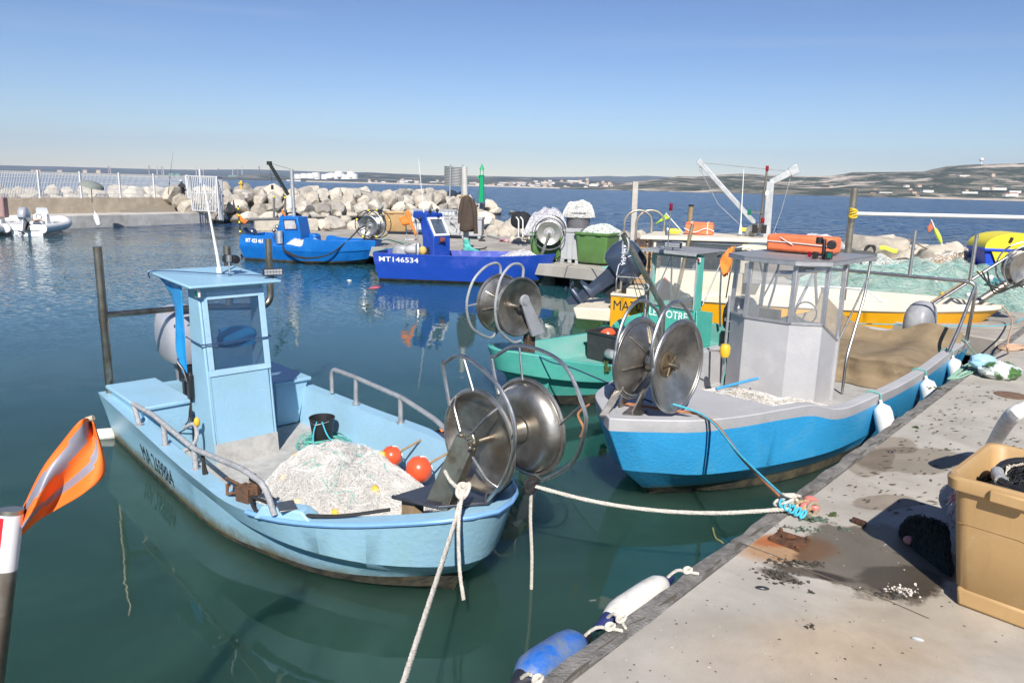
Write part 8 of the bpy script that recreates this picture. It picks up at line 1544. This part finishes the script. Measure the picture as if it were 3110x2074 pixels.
rg_ = P(2466, 1562, QZ); mb = MB(); mb.tube(smooth([kn+Vector((0, 0, .03)), kn.lerp(rg_, .5)+Vector((-.02, -.03, .035)), rg_+Vector((-.02, 0, .05))], 16), .018, 8); mb.tube(smooth([kn+Vector((.02, .02, .05)), kn.lerp(rg_, .4)+Vector((.03, .07, .05)), rg_+Vector((.0, .10, .07))], 14), .014, 8); tag(mb.build('mooring_rope', mat('rope_fouled', (.42, .29, .16), rough=1, var=.4, vs=40)), 'stiff fouled rope running from the knot to the iron ring', 'rope')
mb = MB(); mb.tube([rg_+Vector((.0+.05*math.cos(a), .02*math.cos(a), .045+.055*math.sin(a))) for a in np.linspace(0, 6.283, 25)[:-1]], .016, 8, closed=True); mb.tube([rg_+Vector((.03, .01, -.02)), rg_+Vector((.03, .01, .05))], .02, 8); tag(mb.build('mooring_ring', mat('ring_iron', (.34, .27, .19), rough=.8, var=.3, vs=20, bump=.6, bs=80)), 'corroded iron mooring ring with weed set in the quay', 'mooring ring')
pk = mat('float_pink', (.60, .20, .17), rough=.38, var=.12, vs=12, dirt=(.42, .15, .12), ds=14, dt=.66)
for px, py, rx, lab in ((2462, 1521, .052, 'upper pink float in the bunch beside the knot'), (2448, 1538, .046, 'left pink float in the bunch beside the knot'), (2474, 1541, .036, 'smallest pink float in the bunch beside the ring'), (2468, 1530, .040, 'middle pink float in the bunch, partly hidden')):
    mb = MB(); p = P(px, py, QZ+.05); mb.ball(p, rx*1.15, rx*.85, rx*.85, 16, 10, rot=Matrix.Rotation(rnd.uniform(-.8, .8), 3, 'Z')); tag(mb.build('float', pk), lab, 'float', 'pink floats at the mooring ring')
weed = mat('weed_grey', (.10, .15, .11), rough=.95, var=.4, vs=30, bump=1, bs=80); dkc = mat('clump', (.075, .065, .05), rough=1, var=.5, vs=50, bump=1, bs=120, dirt=(.35, .34, .32), ds=30, dt=.68)
def clump(px, py, sx, sy, n, s_, m, label, cat='seaweed', hz=.4):
    mb = MB(); p = P(px, py, QZ)
    for k in range(n):
        c_ = p+Vector((rnd.gauss(0, sx), rnd.gauss(0, sy), .002)); r0_ = s_*rnd.uniform(.35, 1.1)
        if k % 3 == 0: mb.ball(c_, r0_, r0_*rnd.uniform(.5, 1), r0_*hz*rnd.uniform(.5, 1.4), 7, 5)
        else: a = rnd.uniform(0, 6.28); e1 = Vector((math.cos(a), math.sin(a), rnd.uniform(0, .6)))*r0_*1.6; e2 = Vector((-math.sin(a), math.cos(a), rnd.uniform(0, .8)))*r0_*.7; mb.add([c_-e2, c_+e1*.5-e2*.6+Vector((0, 0, r0_*.5)), c_+e1, c_+e1*.4+e2+Vector((0, 0, r0_*.3)), c_+e2], [(0, 1, 2, 3, 4)], 0, True)
    return tag(mb.build('seaweed' if cat == 'seaweed' else 'debris', m), label, cat)
clump(2475, 1580, .05, .03, 60, .022, weed, 'grey green weed hanging round the iron mooring ring'); clump(2440, 1608, .06, .03, 40, .016, weed, 'grey green weed scattered between the ring and the rusty plate')
clump(2408, 1712, .10, .03, 90, .018, dkc, 'dark crust of shells below the rusty plate', 'debris'); clump(2362, 1748, .06, .05, 70, .02, dkc, 'dark clump left of the shell crust on the bare concrete', 'debris'); clump(2423, 1770, .025, .015, 20, .014, dkc, 'small dark clump right under the dark crust', 'debris')
clump(2745, 1796, .05, .028, 80, .012, mat('shell_white', (.55, .50, .44), rough=.8, var=.3, vs=60), 'heap of broken white shells by the wet patch', 'debris', .6); clump(2715, 1805, .09, .035, 60, .016, dkc, 'dark crumbs round the heap of white shells', 'debris')
clump(2530, 1565, .02, .02, 10, .02, mat('weed', (.05, .08, .02)), 'two scraps of dark green weed right of the mooring ring'); clump(2785, 1300, .02, .012, 16, .022, mat('weed', (.05, .08, .02)), 'scrap of green weed on the quay opposite the nearest fender'); clump(2850, 1180, .09, .04, 40, .02, mat('weed', (.05, .08, .02)), 'dark green weed on the quay edge by the middle fender'); clump(2565, 1608, .03, .01, 14, .016, weed, 'thin line of weed on the wet patch'); clump(2460, 1800, .018, .012, 10, .014, dkc, 'grey crumbs on the concrete, below the dark clump', 'debris'); clump(2463, 1905, .012, .012, 12, .014, dkc, 'lone dark crumb nearest the camera on the quay', 'debris')
clump(2380, 1600, .03, .02, 18, .012, dkc, 'dark shells at the upper corner of the rusty plate', 'debris')
mb = MB()
def shell_at(px, py, lx, ly, ang, m, label):
    mb = MB(); p = P(px, py, QZ+.006); M = Matrix.Translation(p) @ Matrix.Rotation(ang, 4, 'Z'); mb.ball(p, lx, ly, .012, 14, 8, rot=Matrix.Rotation(ang, 3, 'Z')); tag(mb.build('shell', m), label, 'shell')
shell_at(2315, 1785, .045, .018, -.2, mat('mussel', (.03, .032, .04), rough=.3), 'black mussel shell lying on the bare concrete left of the wet patch'); shell_at(2787, 1940, .035, .012, -.5, mat('shell_pale', (.42, .43, .43), rough=.5), 'pale mussel shell on the concrete below the tan container'); shell_at(2705, 1372, .03, .012, -.1, mat('mussel', (.03, .032, .04)), 'dark shell on the quay between the stains and the container shadow')
mb = MB(); a, b = P(2590, 1578, QZ+.018), P(2628, 1592, QZ+.018); mb.tube([a, b], .026, 10); tag(mb.build('bark_piece', mat('bark', (.06, .025, .012), rough=.8, bump=1, bs=40)), 'brown curl of bark lying on the edge of the wet patch', 'bark')
# many small dark flecks (dried weed) between fenders and container
mb = MB(); r3 = random.Random(77); fl_m = mat('fleck', (.10, .085, .06), rough=1, var=.4, vs=30)
for k in range(420):
    s_, n_ = r3.uniform(9.0, 14.5), .25+abs(r3.gauss(0, 1.0)); p = qp(s_, n_, QZ+.003); a = .45+r3.gauss(0, .35); l_ = r3.uniform(.008, .05); w_ = l_*r3.uniform(.15, .4); u_ = Vector((math.cos(a), math.sin(a), 0)); v_ = Vector((-math.sin(a), math.cos(a), 0))
    mb.add([p-u_*l_, p-v_*w_+Vector((0, 0, .003)), p+u_*l_, p+v_*w_+Vector((0, 0, .004))], [(0, 1, 2, 3)])
for k in range(500):
    s_, n_ = r3.uniform(4, 9.5), .2+abs(r3.gauss(0, .9)); p = qp(s_, n_, QZ+.003); a = r3.uniform(0, 6.28); l_ = r3.uniform(.003, .012); u_ = Vector((math.cos(a), math.sin(a), 0)); v_ = Vector((-math.sin(a), math.cos(a), 0)); mb.add([p-u_*l_, p-v_*l_*.6+Vector((0, 0, .004)), p+u_*l_, p+v_*l_*.6+Vector((0, 0, .003))], [(0, 1, 2, 3)], 1 if r3.random() < .4 else 0)
tag(mb.build('weed_flecks', [fl_m, MATS['shell_white']], origin=qp(9, .5)), kind='stuff')
# rusty plate
rp0 = [P(2331, 1640, QZ), P(2425, 1676, QZ), P(2462, 1642, QZ), P(2366, 1612, QZ)]; mb = MB(); mb.plate(rp0, (0, 0, 1), .012)
for k in range(4): q = (rp0[k]*.84+(rp0[0]+rp0[2])*.08); mb.lathe([(.016, .01), (.016, .03), (.008, .036)], Matrix.Translation(q), 8)
mb.tube([(rp0[0]+rp0[2])/2+Vector((-.05, .02, .02)), (rp0[0]+rp0[2])/2+Vector((.05, .0, .03))], .02, 7)
tag(mb.build('iron_plate', mat('plate_rust', (.105, .045, .022), rough=.95, var=.4, vs=16, bump=1, bs=50, dirt=(.2, .085, .035), ds=9, dt=.56, dirt2=(.06, .04, .03), d2s=14, d2t=.62), bevel=.004), 'square rusty iron plate bolted to the quay near the edge', 'iron plate')
mb = MB(); p = P(3072, 1201, QZ); mb.lathe([(.20, 0), (.20, .006), (.18, .009), (.0, .009)], Matrix.Translation(p), 24); tag(mb.build('manhole_cover', mat('cover_rust', (.20, .12, .075), rough=.9, var=.3, vs=20, bump=1, bs=60)), 'round rusty cover set in the quay near the right edge', 'manhole cover')
# expansion joint across the quay
j0 = q_of(P(2240, 1646, QZ))[0]; mb = MB(); pts = [qp(j0-.02*k+.012*math.sin(k*2.1), .1+.25*k, QZ+.004) for k in range(6)]
for a, b in zip(pts, pts[1:]): n_ = Vector((-(b-a).y, (b-a).x, 0)).normalized()*.005; mb.add([a-n_, b-n_, b+n_, a+n_], [(0, 1, 2, 3)])
tag(mb.build('joint', mat('joint_brown', (.17, .14, .10), rough=1), origin=pts[0]), kind='structure')
pts = [qp(s_, .1+.012*math.sin(s_*7)+.012*math.sin(s_*17), QZ+.004) for s_ in np.linspace(3, 22, 120)]; mb = MB()
for k, (a, b) in enumerate(zip(pts, pts[1:])): n_ = Vector((-(b-a).y, (b-a).x, 0)).normalized()*(.012+.012*mnoise.noise(Vector((k*.4, 0, 0)))); mb.add([a-n_, b-n_, b+n_, a+n_], [(0, 1, 2, 3)])
tag(mb.build('joint', mat('joint_dark', (.10, .085, .065), rough=1), origin=pts[0]), kind='structure')
# fenders hanging on the quay edge
def hang_fender(pa, pb, r, cols, label):
    T = None; d_ = (pb-pa); L = d_.length; M = axisM(pa, d_); mb = MB()
    mb.lathe([(.02, -.03), (.03, 0), (r*.62, .03), (r*.92, L*.16), (r, L*.3), (r, L*.72), (r*.92, L*.86), (r*.6, L*.97), (.03, L)], M, 28); T = tag(mb.build('fender', cols[0]), label, 'fender', 'fenders hung on the near quay edge')
    for z0_, z1_ in ((-.10, .045), (L-.03, L+.09)): mb = MB(); mb.lathe([(.022, z0_ if z0_ < 0 else z1_), (.035, (z0_+z1_)/2), (r*.66, z1_ if z0_ < 0 else z0_)], M, 18); mb.build('end_cap', cols[1], T)
    return T
q0 = q_of(P(1867, 1891, QZ))[0]; 
fa, fb = qp(q_of(P(1880, 1880, QZ))[0]+.02, -.105, .93), qp(q_of(P(2050, 1750, QZ))[0]+.03, -.105, .91)
f1 = hang_fender(fa, fb, .088, [white_old, mat('cap_navy', (.02, .03, .12), rough=.5)], 'worn white fender hung lengthwise under the quay edge')
fa2, fb2 = qp(q_of(P(1660, 2060, QZ))[0]-.02, -.135, .90), qp(q_of(P(1830, 1925, QZ))[0]+.0, -.135, .88)
f2 = hang_fender(fa2, fb2, .118, [mat('fender_blue', (.015, .13, .50), rough=.5, var=.15, vs=4, dirt=(.17, .21, .26), ds=5, dt=.47, bump=.2, bs=40), mat('cap_black', (.02, .02, .03), rough=.5)], 'scuffed blue fender with black ends nearest the camera under the quay edge')
for f, a, b, m in ((f1, fa, fb, rope_w), (f2, fa2, fb2, rope_w)):
    for p, k in ((a, -1), (b, 1)):
        mb = MB(); e_ = q_of(p); t_ = qp(e_[0]+.05*k, .03, QZ+.02); rope(mb, smooth([p+Vector((0, 0, .02)), p.lerp(t_, .5)+Vector((0, 0, .05)), t_, qp(e_[0]+.09*k, .09, QZ+.015)], 10), .011)
        for j in range(3): mb.tube([t_+Vector((.025*math.cos(a_+j), .02*math.sin(a_+j), .012*math.sin(a_*1.3+j)+.012)) for a_ in np.linspace(0, 6.2, 12)], .009, 5)
        mb.build('lanyard', m, f)
# plastic bag with weed, ropes at the stern of the blue boat
bp = P(3035, 1148, QZ); mb = MB(); bagm = mat('bag_clear', (.62, .68, .66), rough=.25, alpha=.75, var=.2, vs=8)
def blob(c_, rx, ry, rz, seed): 
    n, k = 22, 12; return [[c_+Vector((rx*math.sin(a)*math.cos(b)*(1+.28*mnoise.noise(Vector((3*math.cos(b)+seed, 3*math.sin(b), 3*a)))), ry*math.sin(a)*math.sin(b)*(1+.28*mnoise.noise(Vector((3*math.cos(b), 3*math.sin(b)+seed, 3*a)))), rz*math.cos(a)*(1+.3*mnoise.noise(Vector((2*math.cos(b), 2*math.sin(b), 3*a+seed)))))) for b in np.linspace(0, 6.283, n+1)[:-1]] for a in np.linspace(.06, math.pi-.06, k)]
mb.loft(blob(bp+Vector((0, .0, .10)), .28, .22, .13, 1), True, True, True); bg1 = tag(mb.build('plastic_bag', mat('bag_white', (.70, .73, .72), rough=.35, var=.12, vs=9, dirt=(.05, .13, .03), ds=5, dt=.5, dsoft=.05)), 'plastic bag of green weed lying on the quay at the stern of the blue boat', 'bag')
mb = MB(); mb.loft(blob(bp+Vector((-.14, .2, .19)), .19, .13, .11, 5), True, True, True); mb.build('bag_top', mat('bag_blue', (.33, .55, .72), rough=.35, var=.15, vs=9), bg1)
for px, py in ((2992, 1088), (2984, 1094), (3000, 1094)): mb = MB(); mb.ball(P(px, py, QZ+.04), .055, .045, .045, 12, 8); tag(mb.build('float', MATS['hub_rust'] if False else mat('float_brown', (.20, .09, .06), rough=.6)), 'small brown float in the bunch beside the plastic bag', 'float', 'brown floats by the bag')
mb = MB(); a0 = P(2995, 1092, QZ+.05)
for k in range(7): mb.tube(smooth([a0+Vector((rnd.gauss(0, .03), rnd.gauss(0, .03), 0)), P(2960+rnd.uniform(-10, 10), 1098+4*k, QZ+.03), P(2925+rnd.uniform(-12, 12), 1112+5*k, QZ+.03), P(2880+4*k, 1150, QZ+.02)], 16), .013, 5)
mb.tube(smooth([HB.gun(-.2, 1, .5, .03), FB.w(-.5, 1.0, .85), a0.lerp(FB.w(-.5, 1.0, .85), .5)-Vector((0, 0, .05)), a0], 16), .013, 6); mb.tube(smooth([HB.gun(-.25, 1, .5, .03), a0.lerp(HB.gun(-.25, 1, .5, .0), .5)-Vector((0, .05, .06)), a0], 16), .013, 6)
tag(mb.build('mooring_rope', mat('rope_sage', (.26, .44, .33), rough=.95)), 'pale green mooring rope from the blue boat stern to the plastic bag', 'rope')
mb = MB(); p = P(3062, 1062, QZ)
for k in range(5): mb.tube([p+Vector((.16*math.cos(a+k)+.03*k, .12*math.sin(a+k), .02+.012*k)) for a in np.linspace(0, 5.5, 18)], .016, 6)
tag(mb.build('rope_coil', MATS['rope_beige']), 'beige rope coil on the far end of the near quay', 'rope')
curve_rope('mooring_rope', [FB.w(-.4, -1.2, .9), P(3000, 990, .9), P(3110, 968, QZ+.1), P(3180, 955, QZ+.05)], .010, rope_b, 'thin turquoise rope stretched from the blue boat stern to the quay')
# striped post with a flag at the left (stern post of a neighbour outside the picture)
s1 = D(35, 1545, 2.95); s2 = D(-26, 2074, 2.80); dv = (s2-s1).normalized(); pst = empty('striped_post', s1+dv*3.2, 'leaning steel post with a red and white band at the left edge', 'post')
mb = MB(); mb.tube([s1, s1+dv*3.2], .0475, 28); mb.build('tube', steel_dull, pst)
mb = MB(); Mx = axisM(s1, dv); mb.lathe([(.0482, .02), (.0482, .262)], Mx, 32); mb.build('white_band', mat('tape_white', (.75, .74, .74), rough=.3, var=.05, dirt=(.55, .52, .5), ds=12, dt=.68), pst)
mb = MB(); cdir = (EYEP-s1).normalized(); ax_ = Mx.to_3x3().inverted() @ cdir; a0_ = math.atan2(ax_.y, ax_.x)
def redp(u, v): a = a0_+(-.5-2.0*u)*(1 if (Mx.to_3x3() @ Vector((math.cos(a0_-.6), math.sin(a0_-.6), 0))).dot(RX) < (Mx.to_3x3() @ Vector((math.cos(a0_+.6), math.sin(a0_+.6), 0))).dot(RX) else -1)*1.0; return Mx @ Vector((.0488*math.cos(a), .0488*math.sin(a), .03+.225*v))
mb.grid(redp, 14, 4); mb.build('red_band', mat('tape_red', (.72, .02, .03), rough=.3), pst)
vis_g = mat('vest_grey', (.27, .27, .33), rough=.45, var=.12, vs=9, metal=.2); vis_o = mat('vest_orange', (.86, .17, .02), rough=.7, var=.08, vs=4, dirt=(.45, .09, .02), ds=7, dt=.72)
L_edge = [(64, 1556), (84, 1510), (130, 1420), (190, 1340), (240, 1280), (268, 1269)]; R_edge = [(66, 1626), (110, 1585), (170, 1548), (262, 1492), (320, 1425), (287, 1284)]
fY = lambda u: 2.95+.18*u
nu, nv = 44, 22; vs = []
for i in range(nu+1):
    u = i/nu; a = interp([(p[0], p[1], 0) for p in L_edge], u); b = interp([(p[0], p[1], 0) for p in R_edge], u)
    for j in range(nv+1):
        v = j/nv; px, py = a[0]+(b[0]-a[0])*v, a[1]+(b[1]-a[1])*v; vs.append(D(px, py, fY(u)+.035*math.sin(v*7+u*6)*(1-u*.3)+.02*math.sin(u*13+v*3)))
mb = MB()
for i in range(nu):
    for j in range(nv):
        v = (j+.5)/nv; u = (i+.5)/nu; w_ = .03*math.sin(u*9); g_ = (.10 < v+w_ < .36 and u < .96) or (.62 < v+w_ < .76 and u < .88); k = i*(nv+1)+j
        mb.add([vs[k], vs[k+nv+1], vs[k+nv+2], vs[k+1]], [(0, 1, 2, 3)], 1 if g_ else 0, True)
ff = tag(mb.build('flag', [vis_o, vis_g], solid=.003), 'orange flag with grey reflective stripes streaming from the striped post', 'flag')
mb = MB(); mb.tube([D(262, 1275, 3.13), D(284, 1268, 3.13)], .012, 8); mb.build('flag_knot', mat('knot_beige', (.5, .42, .3), rough=1), ff)
# flotsam
pf = P(1140, 872, .01); mb = MB(); mb.add([P(1118, 877, .012), P(1148, 876, .012), P(1166, 866, .012), P(1135, 867, .012)], [(0, 1, 2, 3)]); tag(mb.build('plastic_sheet', mat('flotsam_red', (.5, .12, .15), rough=.4, var=.3, vs=4), solid=.006), 'faded red plastic sheet floating by the royal blue boat stern', 'plastic sheet')
mb = MB(); mb.ball(P(1061, 852, .01), .09, .06, .03, 10, 6); tag(mb.build('floating_scrap', white_p), 'small white scrap floating between the azure and royal blue boats', 'scrap')
mb = MB(); p = P(2195, 1650, .0); mb.tube(smooth([p+Vector((.12, -.1, -.3)), p+Vector((.02, .0, -.02)), p+Vector((-.05, .08, .02)), p+Vector((-.04, .25, .05))], 14), .008, 6); tag(mb.build('stalk', mat('stalk', (.22, .20, .06), rough=.8)), 'thin yellow green stalk rising from the water beside the quay', 'stalk')
